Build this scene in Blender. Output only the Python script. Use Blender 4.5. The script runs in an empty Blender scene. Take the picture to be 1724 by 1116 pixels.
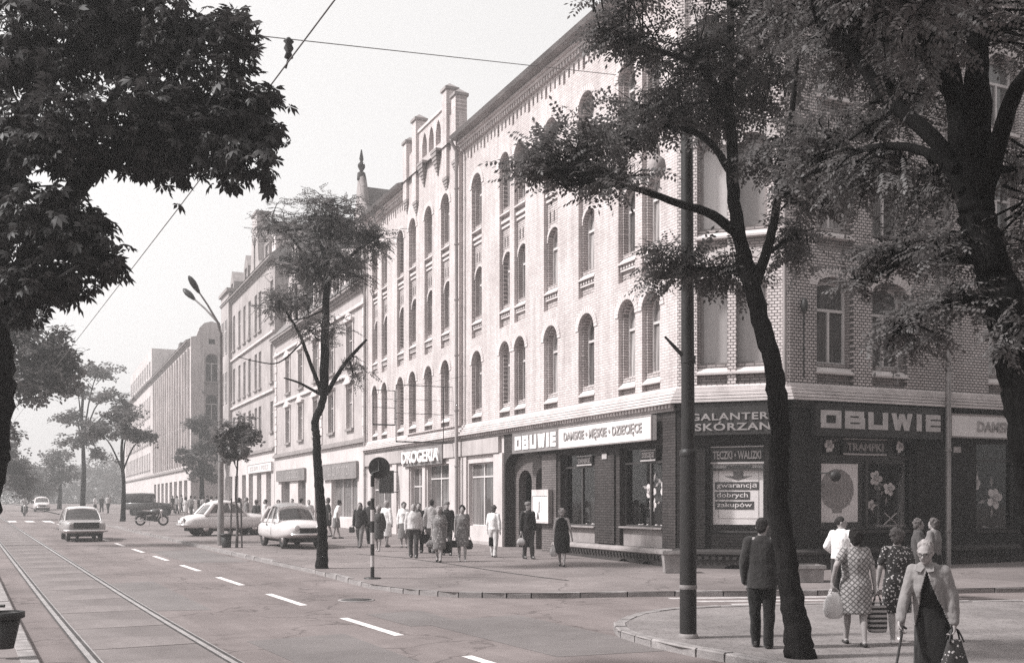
import bpy, bmesh, math, random
import numpy as np
from mathutils import Vector, Matrix, noise as mnoise
from mathutils.geometry import tessellate_polygon

rnd = random.Random(7)
R = math.radians
SC = bpy.context.scene
COL = SC.collection

# ------------------------------------------------------------------ camera
F, CX, HY, CH = 1750.0, 862.0, 843.0, 1.95        # focal length in photo pixels, centre column, horizon row, eye height
cam_d = bpy.data.cameras.new('camera')
cam = bpy.data.objects.new('camera', cam_d)
COL.objects.link(cam)
cam_d.sensor_width = 36.0
cam_d.lens = F / 1724.0 * 36.0
cam_d.shift_y = (HY - 558.0) / 1724.0
cam_d.clip_start = 0.1
cam_d.clip_end = 3000.0
cam.location = (0, 0, CH)
cam.rotation_euler = (R(90), 0, 0)
SC.camera = cam

# ------------------------------------------------------------------ sky, sun, exposure
SUN_EL, SUN_AZ = R(47), math.atan2(-0.98, -0.16)    # azimuth measured from +Y towards +X
world = bpy.data.worlds.new('World')
SC.world = world
world.use_nodes = True
wn = world.node_tree
bg = wn.nodes['Background']
sky = wn.nodes.new('ShaderNodeTexSky')
sky.sky_type = 'NISHITA'
sky.sun_disc = False
sky.sun_elevation = SUN_EL
sky.sun_rotation = SUN_AZ
sky.air_density = 1.0
sky.dust_density = 6.0
sky.ozone_density = 1.0
bw = wn.nodes.new('ShaderNodeRGBToBW')
wn.links.new(sky.outputs['Color'], bw.inputs[0])
even = wn.nodes.new('ShaderNodeMath')
even.operation = 'POWER'                            # a hazy sky is more even than a clear one
even.inputs[1].default_value = 0.35
wn.links.new(bw.outputs[0], even.inputs[0])
tone = wn.nodes.new('ShaderNodeMix')
tone.data_type = 'RGBA'
tone.blend_type = 'MULTIPLY'
tone.inputs[0].default_value = 1.0
tone.inputs[7].default_value = (1.0, 0.985, 0.98, 1)
lift = wn.nodes.new('ShaderNodeMath')
lift.operation = 'MULTIPLY'
lift.inputs[1].default_value = 2.5
wn.links.new(even.outputs[0], lift.inputs[0])
wn.links.new(lift.outputs[0], tone.inputs[6])
wn.links.new(tone.outputs[2], bg.inputs['Color'])
bg.inputs['Strength'].default_value = 0.15

sun_d = bpy.data.lights.new('sun', 'SUN')
sun_d.energy = 3.3
sun_d.angle = R(5.0)
sun_d.color = (1.0, 0.985, 0.975)
sun = bpy.data.objects.new('sun', sun_d)
COL.objects.link(sun)
sv = Vector((math.sin(SUN_AZ) * math.cos(SUN_EL), math.cos(SUN_AZ) * math.cos(SUN_EL), math.sin(SUN_EL)))
sun.rotation_euler = sv.to_track_quat('Z', 'Y').to_euler()
sun.location = (-60, 40, 80)

SC.view_settings.view_transform = 'Standard'
SC.view_settings.look = 'None'
SC.view_settings.gamma = 1.0
SC.view_settings.exposure = 0.95
SC.view_settings.use_curve_mapping = False
SC.render.engine = 'CYCLES'
SC.cycles.max_bounces = 6
SC.cycles.diffuse_bounces = 3
SC.cycles.glossy_bounces = 3
SC.cycles.transmission_bounces = 4
SC.cycles.transparent_max_bounces = 8
SC.cycles.volume_bounces = 0
SC.cycles.caustics_reflective = False
SC.cycles.caustics_refractive = False
SC.cycles.sample_clamp_indirect = 6.0
SC.cycles.use_denoising = False

# ------------------------------------------------------------------ basic helpers
def gz(Y):
    """height of the ground: level near the camera, then a rise of 0.9 per cent up the street"""
    if Y <= 14: return 0.0
    if Y < 22: return 0.009 * (Y - 14) ** 2 / 16.0
    if Y < 160: return 0.009 * (Y - 18)
    return 0.009 * 142

def on_ground(x, y):
    Y = 20.0
    for i in range(40):
        Y = F * (CH - gz(Y)) / (y - HY)
    return Vector(((x - CX) / F * Y, Y, gz(Y)))

def at(x, y, Y):
    return Vector(((x - CX) / F * Y, Y, CH + (HY - y) * Y / F))

WM = {}
def reg(o, M=None):
    WM[o.name] = (M or Matrix()).copy()
def put(o, parent=None, M=None):
    """link o, place it at world matrix M and hang it under parent"""
    M = M or Matrix()
    COL.objects.link(o)
    WM[o.name] = M.copy()
    if parent is not None:
        o.parent = parent
        o.matrix_basis = WM[parent.name].inverted() @ M
    else:
        o.matrix_basis = M
    return o

def rumple(me, amp, sc, stretch=0.45, fine=0.35):
    """push the surface in and out along its normals: folds, locks, bark"""
    n = len(me.vertices)
    co = np.empty(n * 3, np.float32); me.vertices.foreach_get('co', co); co = co.reshape(-1, 3)
    no = np.empty(n * 3, np.float32); me.vertices.foreach_get('normal', no); no = no.reshape(-1, 3)
    d = np.empty(n, np.float32)
    for i in range(n):
        x, y, z = co[i]
        p = Vector((x * sc, y * sc, z * sc * stretch))
        d[i] = mnoise.noise(p) + fine * mnoise.noise(p * 3.1)
    co += no * (d * amp)[:, None]
    me.vertices.foreach_set('co', co.reshape(-1)); me.update()

def tag(o, label=None, cat=None, group=None, kind=None):
    if label: o['label'] = label
    if cat: o['category'] = cat
    if group: o['group'] = group
    if kind: o['kind'] = kind
    return o

def empty(name, loc, label=None, cat=None, group=None, rz=0.0):
    o = bpy.data.objects.new(name, None)
    o.empty_display_size = 0.3
    put(o, None, Matrix.Translation(Vector(loc)) @ Matrix.Rotation(rz, 4, 'Z'))
    return tag(o, label, cat, group)

def mesh_obj(name, me, mat=None, parent=None, M=None):
    o = bpy.data.objects.new(name, me)
    if mat is not None and not me.materials:
        me.materials.append(mat)
    return put(o, parent, M)

class MB:
    """collects simple solids and builds one mesh"""
    def __init__(s):
        s.v = []; s.f = []; s.smooth = []
    def add(s, vs, fs, smooth=False):
        n = len(s.v)
        s.v.extend([tuple(p) for p in vs])
        s.f.extend([tuple(i + n for i in f) for f in fs])
        s.smooth.extend([smooth] * len(fs))
        return s
    def box(s, x0, x1, y0, y1, z0, z1, M=None):
        vs = [(x, y, z) for z in (z0, z1) for y in (y0, y1) for x in (x0, x1)]
        if M is not None: vs = [M @ Vector(p) for p in vs]
        return s.add(vs, [(0, 2, 3, 1), (4, 5, 7, 6), (0, 1, 5, 4), (2, 6, 7, 3), (0, 4, 6, 2), (1, 3, 7, 5)])
    def prism(s, poly, z0, z1, M=None):
        """poly in xy, extruded along z"""
        n = len(poly)
        vs = [(p[0], p[1], z0) for p in poly] + [(p[0], p[1], z1) for p in poly]
        if M is not None: vs = [M @ Vector(p) for p in vs]
        fs = [tuple(range(n - 1, -1, -1)), tuple(range(n, 2 * n))]
        fs += [(i, (i + 1) % n, (i + 1) % n + n, i + n) for i in range(n)]
        return s.add(vs, fs)
    def tube(s, pts, rad, seg=8, cap=True, smooth=True):
        pts = [Vector(p) for p in pts]
        if not hasattr(rad, '__len__'): rad = [rad] * len(pts)
        n = len(pts)
        vs = []; fs = []
        up = None
        for i, p in enumerate(pts):
            t = (pts[min(i + 1, n - 1)] - pts[max(i - 1, 0)])
            if t.length < 1e-9: t = Vector((0, 0, 1))
            t.normalize()
            if up is None:
                a = Vector((0, 0, 1)) if abs(t.z) < 0.9 else Vector((1, 0, 0))
                up = t.cross(a).normalized()
            up = (up - t * up.dot(t))
            if up.length < 1e-6: up = t.orthogonal()
            up.normalize()
            w = t.cross(up)
            for k in range(seg):
                a = 2 * math.pi * k / seg
                vs.append(p + (up * math.cos(a) + w * math.sin(a)) * rad[i])
        for i in range(n - 1):
            for k in range(seg):
                a = i * seg + k; b = i * seg + (k + 1) % seg
                fs.append((a, b, b + seg, a + seg))
        s.add(vs, fs, smooth)
        if cap:
            s.add(vs[:seg], [tuple(range(seg - 1, -1, -1))])
            s.add(vs[-seg:], [tuple(range(seg))])
        return s
    def rings(s, rings, cap=True, smooth=True, closed=True):
        """rings: list of equally long point loops"""
        m = len(rings[0]); vs = [p for r in rings for p in r]; fs = []
        for i in range(len(rings) - 1):
            for k in range(m if closed else m - 1):
                a = i * m + k; b = i * m + (k + 1) % m
                fs.append((a, b, b + m, a + m))
        s.add(vs, fs, smooth)
        if cap:
            s.add(rings[0], [tuple(range(m - 1, -1, -1))], smooth)
            s.add(rings[-1], [tuple(range(m))], smooth)
        return s
    def lathe(s, prof, seg=16, c=(0, 0, 0), M=None):
        """prof: (r, z) pairs turned about z"""
        rs = []
        for r, z in prof:
            ring = [Vector((c[0] + r * math.cos(2 * math.pi * k / seg), c[1] + r * math.sin(2 * math.pi * k / seg), c[2] + z)) for k in range(seg)]
            if M is not None: ring = [M @ p for p in ring]
            rs.append(ring)
        return s.rings(rs)
    def ellipsoid(s, c, r, seg=12, rows=8, M=None):
        rs = []
        for i in range(rows + 1):
            a = -math.pi / 2 + math.pi * i / rows
            cr = max(math.cos(a), 0.02)
            ring = []
            for k in range(seg):
                b = 2 * math.pi * k / seg
                p = Vector((r[0] * cr * math.cos(b), r[1] * cr * math.sin(b), r[2] * math.sin(a)))
                if M is not None: p = M @ p
                ring.append(p + Vector(c))
            rs.append(ring)
        return s.rings(rs)
    def fill(s, loops, t0, t1, back=False):
        """flat slab in local xy (first loop outside, the rest holes) between z = t0 and t1, with the reveals"""
        L = [[Vector((p[0], p[1], 0)) for p in lp] for lp in loops]
        tris = tessellate_polygon(L)
        flat = [p for lp in L for p in lp]
        f = []
        for a, b, c in tris:
            n = (flat[b] - flat[a]).cross(flat[c] - flat[a]).z
            if abs(n) < 1e-10: continue
            f.append((a, b, c) if n > 0 else (a, c, b))
        s.add([(p.x, p.y, t1) for p in flat], f)
        if back: s.add([(p.x, p.y, t0) for p in flat], [(a, c, b) for a, b, c in f])
        for i, lp in enumerate(L):
            n = len(lp)
            area = sum(lp[k].x * lp[(k + 1) % n].y - lp[(k + 1) % n].x * lp[k].y for k in range(n))
            ccw = area > 0
            if i > 0: ccw = not ccw
            vs = [(p.x, p.y, t0) for p in lp] + [(p.x, p.y, t1) for p in lp]
            fs = []
            for k in range(n):
                j = (k + 1) % n
                fs.append((k, j, j + n, k + n) if ccw else (j, k, k + n, j + n))
            s.add(vs, fs)
        return s
    def mesh(s, name):
        me = bpy.data.meshes.new(name)
        me.from_pydata(s.v, [], s.f)
        me.polygons.foreach_set('use_smooth', s.smooth)
        me.update()
        return me
    def build(s, name, mat, parent=None, M=None):
        return mesh_obj(name, s.mesh(name), mat, parent, M)

def frame(p, right):
    """matrix of a facade: local x to the right as seen from the street, y up, z out of the wall"""
    r = Vector((right[0], right[1], 0)).normalized()
    n = r.cross(Vector((0, 0, 1)))
    M = Matrix(((r.x, 0, n.x, p[0]), (r.y, 0, n.y, p[1]), (0, 1, 0, p[2]), (0, 0, 0, 1)))
    return M

def rect(x0, x1, y0, y1):
    return [(x0, y0), (x1, y0), (x1, y1), (x0, y1)]
def arch(x0, x1, y0, y1, rise=None, n=8):
    """opening with a round or segmental head; y1 is the crown"""
    w = (x1 - x0) / 2; c = (x0 + x1) / 2
    rise = rise if rise is not None else w
    pts = [(x0, y0), (x1, y0)]
    for i in range(n + 1):
        a = math.pi * i / n
        pts.append((c + w * math.cos(a), y1 - rise + rise * math.sin(a)))
    return pts
def lancet(x0, x1, y0, y1):
    c = (x0 + x1) / 2; w = (x1 - x0)
    return [(x0, y0), (x1, y0), (x1, y1 - w * 0.8), (c + w * 0.28, y1 - w * 0.3), (c, y1), (c - w * 0.28, y1 - w * 0.3), (x0, y1 - w * 0.8)]

def text_mesh(txt, size=1.0, extrude=0.01, bold=0.0, spacing=1.0, xs=1.0):
    cu = bpy.data.curves.new('lettering', 'FONT')
    cu.body = txt
    cu.size = size
    cu.align_x = 'CENTER'; cu.align_y = 'CENTER'
    cu.extrude = extrude
    cu.offset = bold
    cu.space_character = spacing
    cu.resolution_u = 3
    ob = bpy.data.objects.new('lettering', cu)
    me = bpy.data.meshes.new_from_object(ob)
    bpy.data.objects.remove(ob)
    if xs != 1.0:
        me.transform(Matrix.Diagonal((xs, 1, 1, 1)))
    me.materials.clear()
    return me

# ------------------------------------------------------------------ materials
def tint(g, cool=0.0):
    """the warm grey of the toned print"""
    k = min(1.0, max(0.0, g))
    w = 1.0 - 0.75 * k
    return (g * (1 + 0.055 * w), g * (1 - 0.02 * w), g * (1 - 0.03 * w), 1.0)

class NT:
    def __init__(s, name):
        s.m = bpy.data.materials.new(name); s.m.use_nodes = True
        s.t = s.m.node_tree; s.b = s.t.nodes['Principled BSDF']; s.out = s.t.nodes['Material Output']
    def n(s, typ, **kw):
        x = s.t.nodes.new(typ)
        for k, v in kw.items(): setattr(x, k, v)
        return x
    def l(s, a, b): s.t.links.new(a, b)

def coords(t, scale=(1, 1, 1), src='Object'):
    tc = t.n('ShaderNodeTexCoord'); mp = t.n('ShaderNodeMapping')
    mp.inputs['Scale'].default_value = scale
    t.l(tc.outputs[src], mp.inputs[0])
    return mp.outputs[0]

def noise_mix(t, vec, scale, lo, hi, c0, c1, detail=4.0, rough=0.6):
    nz = t.n('ShaderNodeTexNoise'); nz.inputs['Scale'].default_value = scale
    nz.inputs['Detail'].default_value = detail; nz.inputs['Roughness'].default_value = rough
    t.l(vec, nz.inputs['Vector'])
    rp = t.n('ShaderNodeValToRGB')
    rp.color_ramp.elements[0].position = lo; rp.color_ramp.elements[0].color = tint(c0)
    rp.color_ramp.elements[1].position = hi; rp.color_ramp.elements[1].color = tint(c1)
    t.l(nz.outputs['Fac'], rp.inputs[0])
    return rp.outputs[0], nz.outputs['Fac']

def mul(t, a, b, fac=1.0):
    mx = t.n('ShaderNodeMix', data_type='RGBA', blend_type='MULTIPLY')
    mx.inputs[0].default_value = fac
    t.l(a, mx.inputs[6]); t.l(b, mx.inputs[7])
    return mx.outputs[2]

def mat_plain(name, g, rough=0.8, var=0.25, scale=3.0, bump=0.15, spec=0.3, fine=60.0, metal=0.0, src='Object'):
    t = NT(name)
    v = coords(t, src=src)
    c, f = noise_mix(t, v, scale, 0.3, 0.7, g * (1 - var), g * (1 + var))
    c2, f2 = noise_mix(t, v, fine, 0.25, 0.75, 1 - var * 0.6, 1.0)
    t.l(mul(t, c, c2), t.b.inputs['Base Color'])
    t.b.inputs['Roughness'].default_value = rough
    t.b.inputs['Specular IOR Level'].default_value = spec
    t.b.inputs['Metallic'].default_value = metal
    if bump:
        bp = t.n('ShaderNodeBump'); bp.inputs['Strength'].default_value = bump; bp.inputs['Distance'].default_value = 0.02
        t.l(f2, bp.inputs['Height']); t.l(bp.outputs[0], t.b.inputs['Normal'])
    return t.m

def mat_brick(name, c0, c1, mortar, ms=0.014, bw_=0.25, rh=0.077, stain=0.25, rough=0.6, spec=0.35, bump=0.5):
    t = NT(name)
    v = coords(t)
    br = t.n('ShaderNodeTexBrick')
    br.inputs['Scale'].default_value = 1.0
    br.inputs['Color1'].default_value = tint(c0); br.inputs['Color2'].default_value = tint(c1)
    br.inputs['Mortar'].default_value = tint(mortar)
    br.inputs['Mortar Size'].default_value = ms; br.inputs['Mortar Smooth'].default_value = 0.1
    br.inputs['Brick Width'].default_value = bw_; br.inputs['Row Height'].default_value = rh
    br.inputs['Bias'].default_value = -0.2
    t.l(v, br.inputs['Vector'])
    st, f = noise_mix(t, v, 0.55, 0.3, 0.72, 1 - stain, 1.0, detail=6)
    st2, f2 = noise_mix(t, coords(t, (3.0, 0.22, 3.0)), 1.2, 0.3, 0.62, 1 - stain * 0.9, 1.0, detail=7)
    st3, f3 = noise_mix(t, v, 9.0, 0.3, 0.7, 0.80, 1.0)
    c = mul(t, mul(t, mul(t, br.outputs['Color'], st), st2), st3)
    t.l(c, t.b.inputs['Base Color'])
    t.b.inputs['Roughness'].default_value = rough
    t.b.inputs['Specular IOR Level'].default_value = spec
    inv = t.n('ShaderNodeMath', operation='SUBTRACT'); inv.inputs[0].default_value = 1.0
    t.l(br.outputs['Fac'], inv.inputs[1])
    bp = t.n('ShaderNodeBump'); bp.inputs['Strength'].default_value = bump; bp.inputs['Distance'].default_value = 0.01
    t.l(inv.outputs[0], bp.inputs['Height']); t.l(bp.outputs[0], t.b.inputs['Normal'])
    return t.m

def mat_stain(name, g, stain=0.35, scale=0.6, streak=True, rough=0.85, var=0.12):
    """plaster with soot streaks"""
    t = NT(name)
    v = coords(t)
    c, f = noise_mix(t, v, scale, 0.3, 0.7, g * (1 - stain), g)
    s2, f2 = noise_mix(t, coords(t, (2.5, 0.25, 2.5)), 1.6, 0.3, 0.7, 1 - stain * 0.7, 1.0, detail=6)
    s3, f3 = noise_mix(t, v, 25.0, 0.2, 0.8, 1 - var, 1.0)
    c = mul(t, mul(t, c, s2 if streak else s3), s3)
    t.l(c, t.b.inputs['Base Color'])
    t.b.inputs['Roughness'].default_value = rough
    t.b.inputs['Specular IOR Level'].default_value = 0.2
    bp = t.n('ShaderNodeBump'); bp.inputs['Strength'].default_value = 0.2; bp.inputs['Distance'].default_value = 0.01
    t.l(f3, bp.inputs['Height']); t.l(bp.outputs[0], t.b.inputs['Normal'])
    return t.m

def mat_ground(name, g, patches=0.3, grain=0.25, streak_dir=None, rough=0.85, bump=0.5, cracks=False):
    t = NT(name)
    v = coords(t)
    c, f = noise_mix(t, v, 0.35, 0.3, 0.7, g * (1 - patches), g * (1 + patches * 0.6), detail=6)
    c2, f2 = noise_mix(t, v, 2.2, 0.25, 0.75, 1 - patches * 0.7, 1.0, detail=5)
    c3, f3 = noise_mix(t, v, 55.0, 0.25, 0.75, 1 - grain, 1.0, detail=3)
    c = mul(t, mul(t, c, c2), c3)
    if cracks:
        vo = t.n('ShaderNodeTexVoronoi'); vo.feature = 'DISTANCE_TO_EDGE'; vo.inputs['Scale'].default_value = 0.33
        nzw = t.n('ShaderNodeTexNoise'); nzw.inputs['Scale'].default_value = 1.3; nzw.inputs['Detail'].default_value = 6.0; t.l(v, nzw.inputs['Vector'])
        av = t.n('ShaderNodeMix', data_type='RGBA', blend_type='LINEAR_LIGHT'); av.inputs[0].default_value = 0.55
        t.l(v, av.inputs[6]); t.l(nzw.outputs['Color'], av.inputs[7]); t.l(av.outputs[2], vo.inputs['Vector'])
        rc = t.n('ShaderNodeValToRGB'); rc.color_ramp.elements[0].color = tint(0.45); rc.color_ramp.elements[1].color = tint(1.0); rc.color_ramp.elements[1].position = 0.012
        t.l(vo.outputs['Distance'], rc.inputs[0])
        c = mul(t, c, rc.outputs[0], 0.8)
        c5, f5 = noise_mix(t, v, 0.9, 0.60, 0.72, 1.0, 0.72, detail=7)
        c = mul(t, c, c5)
    if streak_dir is not None:
        mp = t.n('ShaderNodeMapping'); mp.inputs['Rotation'].default_value = (0, 0, streak_dir)
        tc = t.n('ShaderNodeTexCoord'); t.l(tc.outputs['Object'], mp.inputs[0])
        m2 = t.n('ShaderNodeMapping'); m2.inputs['Scale'].default_value = (1.0, 0.06, 1.0)
        t.l(mp.outputs[0], m2.inputs[0])
        c4, f4 = noise_mix(t, m2.outputs[0], 1.1, 0.3, 0.7, 0.70, 1.0, detail=6)
        c = mul(t, c, c4)
    t.l(c, t.b.inputs['Base Color'])
    t.b.inputs['Roughness'].default_value = rough
    t.b.inputs['Specular IOR Level'].default_value = 0.25
    bp = t.n('ShaderNodeBump'); bp.inputs['Strength'].default_value = bump; bp.inputs['Distance'].default_value = 0.012
    t.l(f3, bp.inputs['Height']); t.l(bp.outputs[0], t.b.inputs['Normal'])
    return t.m

def mat_cobble(name, g):
    """small worn setts, far too fine to see singly"""
    t = NT(name)
    v = coords(t)
    vo = t.n('ShaderNodeTexVoronoi'); vo.feature = 'DISTANCE_TO_EDGE'; vo.inputs['Scale'].default_value = 9.0
    t.l(coords(t, (1, 1, 0.01)), vo.inputs['Vector'])
    rp = t.n('ShaderNodeValToRGB'); rp.color_ramp.elements[0].color = tint(0.74); rp.color_ramp.elements[1].color = tint(1.0)
    rp.color_ramp.elements[1].position = 0.10
    t.l(vo.outputs['Distance'], rp.inputs[0])
    c, f = noise_mix(t, v, 0.5, 0.3, 0.7, g * 0.7, g * 1.2, detail=6)
    c2, f2 = noise_mix(t, v, 3.0, 0.3, 0.7, 0.7, 1.0, detail=6)
    t.l(mul(t, mul(t, c, c2), rp.outputs[0]), t.b.inputs['Base Color'])
    t.b.inputs['Roughness'].default_value = 0.8
    bp = t.n('ShaderNodeBump'); bp.inputs['Strength'].default_value = 0.6; bp.inputs['Distance'].default_value = 0.02
    t.l(rp.outputs[0], bp.inputs['Height']); t.l(bp.outputs[0], t.b.inputs['Normal'])
    return t.m

def mat_bark(name, g, vert=0.15):
    t = NT(name)
    v = coords(t, (1, 1, vert))
    c, f = noise_mix(t, v, 34.0, 0.3, 0.7, g * 0.45, g * 1.5, detail=6)
    c2, f2 = noise_mix(t, coords(t), 2.0, 0.3, 0.7, 0.7, 1.0)
    t.l(mul(t, c, c2), t.b.inputs['Base Color'])
    t.b.inputs['Roughness'].default_value = 0.95
    t.b.inputs['Specular IOR Level'].default_value = 0.1
    bp = t.n('ShaderNodeBump'); bp.inputs['Strength'].default_value = 0.8; bp.inputs['Distance'].default_value = 0.015
    t.l(f, bp.inputs['Height']); t.l(bp.outputs[0], t.b.inputs['Normal'])
    return t.m

def mat_leaf(name, g, trans=0.35, var=0.35):
    t = NT(name)
    geo = t.n('ShaderNodeNewGeometry')
    rp = t.n('ShaderNodeValToRGB')
    rp.color_ramp.elements[0].color = tint(g * (1 - var)); rp.color_ramp.elements[1].color = tint(g * (1 + var))
    t.l(geo.outputs['Random Per Island'], rp.inputs[0])
    t.l(rp.outputs[0], t.b.inputs['Base Color'])
    t.b.inputs['Roughness'].default_value = 0.55
    t.b.inputs['Specular IOR Level'].default_value = 0.35
    tr = t.n('ShaderNodeBsdfTranslucent'); t.l(rp.outputs[0], tr.inputs['Color'])
    mx = t.n('ShaderNodeMixShader'); mx.inputs[0].default_value = trans
    t.l(t.b.outputs[0], mx.inputs[1]); t.l(tr.outputs[0], mx.inputs[2])
    t.l(mx.outputs[0], t.out.inputs['Surface'])
    return t.m

def mat_pane(name, g, curtain=0.0, rough=0.06):
    """window glass with a dim room, or a net curtain, behind it"""
    t = NT(name)
    v = coords(t, (1, 0.05, 1))
    c, f = noise_mix(t, v, 9.0, 0.35, 0.65, g, g + curtain, detail=3)
    oi = t.n('ShaderNodeObjectInfo')
    rp = t.n('ShaderNodeValToRGB'); rp.color_ramp.elements[0].color = tint(0.45); rp.color_ramp.elements[1].color = tint(1.0)
    t.l(oi.outputs['Random'], rp.inputs[0])
    t.l(mul(t, c, rp.outputs[0]), t.b.inputs['Base Color'])
    t.b.inputs['Roughness'].default_value = rough
    t.b.inputs['Specular IOR Level'].default_value = 0.6
    nz = t.n('ShaderNodeTexNoise'); nz.inputs['Scale'].default_value = 2.5
    bp = t.n('ShaderNodeBump'); bp.inputs['Strength'].default_value = 0.05; bp.inputs['Distance'].default_value = 0.05
    t.l(nz.outputs['Fac'], bp.inputs['Height']); t.l(bp.outputs[0], t.b.inputs['Normal'])
    return t.m

def mat_glass(name):
    """clear shop glass: lets the display show and mirrors the street at a slant"""
    t = NT(name)
    tr = t.n('ShaderNodeBsdfTransparent'); tr.inputs[0].default_value = (0.95, 0.94, 0.94, 1)
    gl = t.n('ShaderNodeBsdfGlossy'); gl.inputs['Roughness'].default_value = 0.03
    gl.inputs['Color'].default_value = (0.9, 0.9, 0.9, 1)
    lw = t.n('ShaderNodeLayerWeight'); lw.inputs['Blend'].default_value = 0.5
    pw = t.n('ShaderNodeMath', operation='POWER'); pw.inputs[1].default_value = 4.5; t.l(lw.outputs['Facing'], pw.inputs[0])
    fr = t.n('ShaderNodeMath', operation='MULTIPLY_ADD'); fr.inputs[1].default_value = 0.8; fr.inputs[2].default_value = 0.05; t.l(pw.outputs[0], fr.inputs[0])
    mx = t.n('ShaderNodeMixShader')
    t.l(fr.outputs[0], mx.inputs[0]); t.l(tr.outputs[0], mx.inputs[1]); t.l(gl.outputs[0], mx.inputs[2])
    t.l(mx.outputs[0], t.out.inputs['Surface'])
    return t.m

def mat_paint(name, g, rough=0.3, coat=0.4):
    t = NT(name)
    v = coords(t)
    c, f = noise_mix(t, v, 2.5, 0.3, 0.7, g * 0.9, g * 1.03, detail=6)
    c2, f2 = noise_mix(t, v, 30.0, 0.3, 0.7, 0.93, 1.0)
    t.l(mul(t, c, c2), t.b.inputs['Base Color'])
    t.b.inputs['Roughness'].default_value = rough
    t.b.inputs['Coat Weight'].default_value = coat
    t.b.inputs['Coat Roughness'].default_value = 0.15
    return t.m

def mat_cloth(name, g, var=0.15, weave=90.0, pattern=None, g2=None, pscale=14.0):
    t = NT(name)
    v = coords(t)
    c, f = noise_mix(t, v, 5.0, 0.3, 0.7, g * (1 - var), g * (1 + var), detail=5)
    col = c
    if pattern == 'check':                        # diagonal lattice
        mp = t.n('ShaderNodeMapping'); mp.inputs['Rotation'].default_value = (0, R(42), 0)
        tc = t.n('ShaderNodeTexCoord'); t.l(tc.outputs['Object'], mp.inputs[0])
        fac = None
        for ax in ('X', 'Z'):
            w = t.n('ShaderNodeTexWave', wave_type='BANDS', bands_direction=ax, wave_profile='SIN')
            w.inputs['Scale'].default_value = pscale; w.inputs['Distortion'].default_value = 0.6
            w.inputs['Detail'].default_value = 1.0
            t.l(mp.outputs[0], w.inputs['Vector'])
            r = t.n('ShaderNodeValToRGB'); r.color_ramp.elements[0].position = 0.10; r.color_ramp.elements[1].position = 0.32
            r.color_ramp.elements[0].color = (0, 0, 0, 1); r.color_ramp.elements[1].color = (1, 1, 1, 1)
            t.l(w.outputs['Fac'], r.inputs[0])
            if fac is None: fac = r.outputs[0]
            else: fac = mul(t, fac, r.outputs[0])
        mx = t.n('ShaderNodeMix', data_type='RGBA')
        t.l(fac, mx.inputs[0]); mx.inputs[6].default_value = tint(g2); t.l(c, mx.inputs[7])
        col = mx.outputs[2]
    elif pattern == 'floral':
        vo = t.n('ShaderNodeTexVoronoi'); vo.inputs['Scale'].default_value = pscale
        t.l(v, vo.inputs['Vector'])
        nz = t.n('ShaderNodeTexNoise'); nz.inputs['Scale'].default_value = pscale * 1.3; t.l(v, nz.inputs['Vector'])
        ad = t.n('ShaderNodeMath', operation='ADD'); t.l(vo.outputs['Distance'], ad.inputs[0]); t.l(nz.outputs['Fac'], ad.inputs[1])
        r = t.n('ShaderNodeValToRGB'); r.color_ramp.interpolation = 'LINEAR'
        r.color_ramp.elements[0].position = 0.72; r.color_ramp.elements[1].position = 0.82
        r.color_ramp.elements[0].color = (1, 1, 1, 1); r.color_ramp.elements[1].color = (0, 0, 0, 1)
        t.l(ad.outputs[0], r.inputs[0])
        mx = t.n('ShaderNodeMix', data_type='RGBA')
        t.l(r.outputs[0], mx.inputs[0]); t.l(c, mx.inputs[6]); mx.inputs[7].default_value = tint(g2)
        col = mx.outputs[2]
    elif pattern == 'stripe':
        w = t.n('ShaderNodeTexWave', wave_type='BANDS', bands_direction='Z')
        w.inputs['Scale'].default_value = pscale; w.inputs['Distortion'].default_value = 0.3
        t.l(v, w.inputs['Vector'])
        r = t.n('ShaderNodeValToRGB'); r.color_ramp.elements[0].position = 0.45; r.color_ramp.elements[1].position = 0.55
        r.color_ramp.elements[0].color = (0, 0, 0, 1); r.color_ramp.elements[1].color = (1, 1, 1, 1)
        t.l(w.outputs['Fac'], r.inputs[0])
        mx = t.n('ShaderNodeMix', data_type='RGBA')
        t.l(r.outputs[0], mx.inputs[0]); t.l(c, mx.inputs[6]); mx.inputs[7].default_value = tint(g2)
        col = mx.outputs[2]
    t.l(col, t.b.inputs['Base Color'])
    t.b.inputs['Roughness'].default_value = 0.95
    t.b.inputs['Specular IOR Level'].default_value = 0.1
    t.b.inputs['Sheen Weight'].default_value = 0.15
    nf = t.n('ShaderNodeTexNoise'); nf.inputs['Scale'].default_value = 9.0; nf.inputs['Detail'].default_value = 3.0
    t.l(coords(t, (1.6, 1.6, 0.7)), nf.inputs['Vector'])
    bp = t.n('ShaderNodeBump'); bp.inputs['Strength'].default_value = 0.55; bp.inputs['Distance'].default_value = 0.03
    t.l(nf.outputs['Fac'], bp.inputs['Height']); t.l(bp.outputs[0], t.b.inputs['Normal'])
    return t.m

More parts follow.
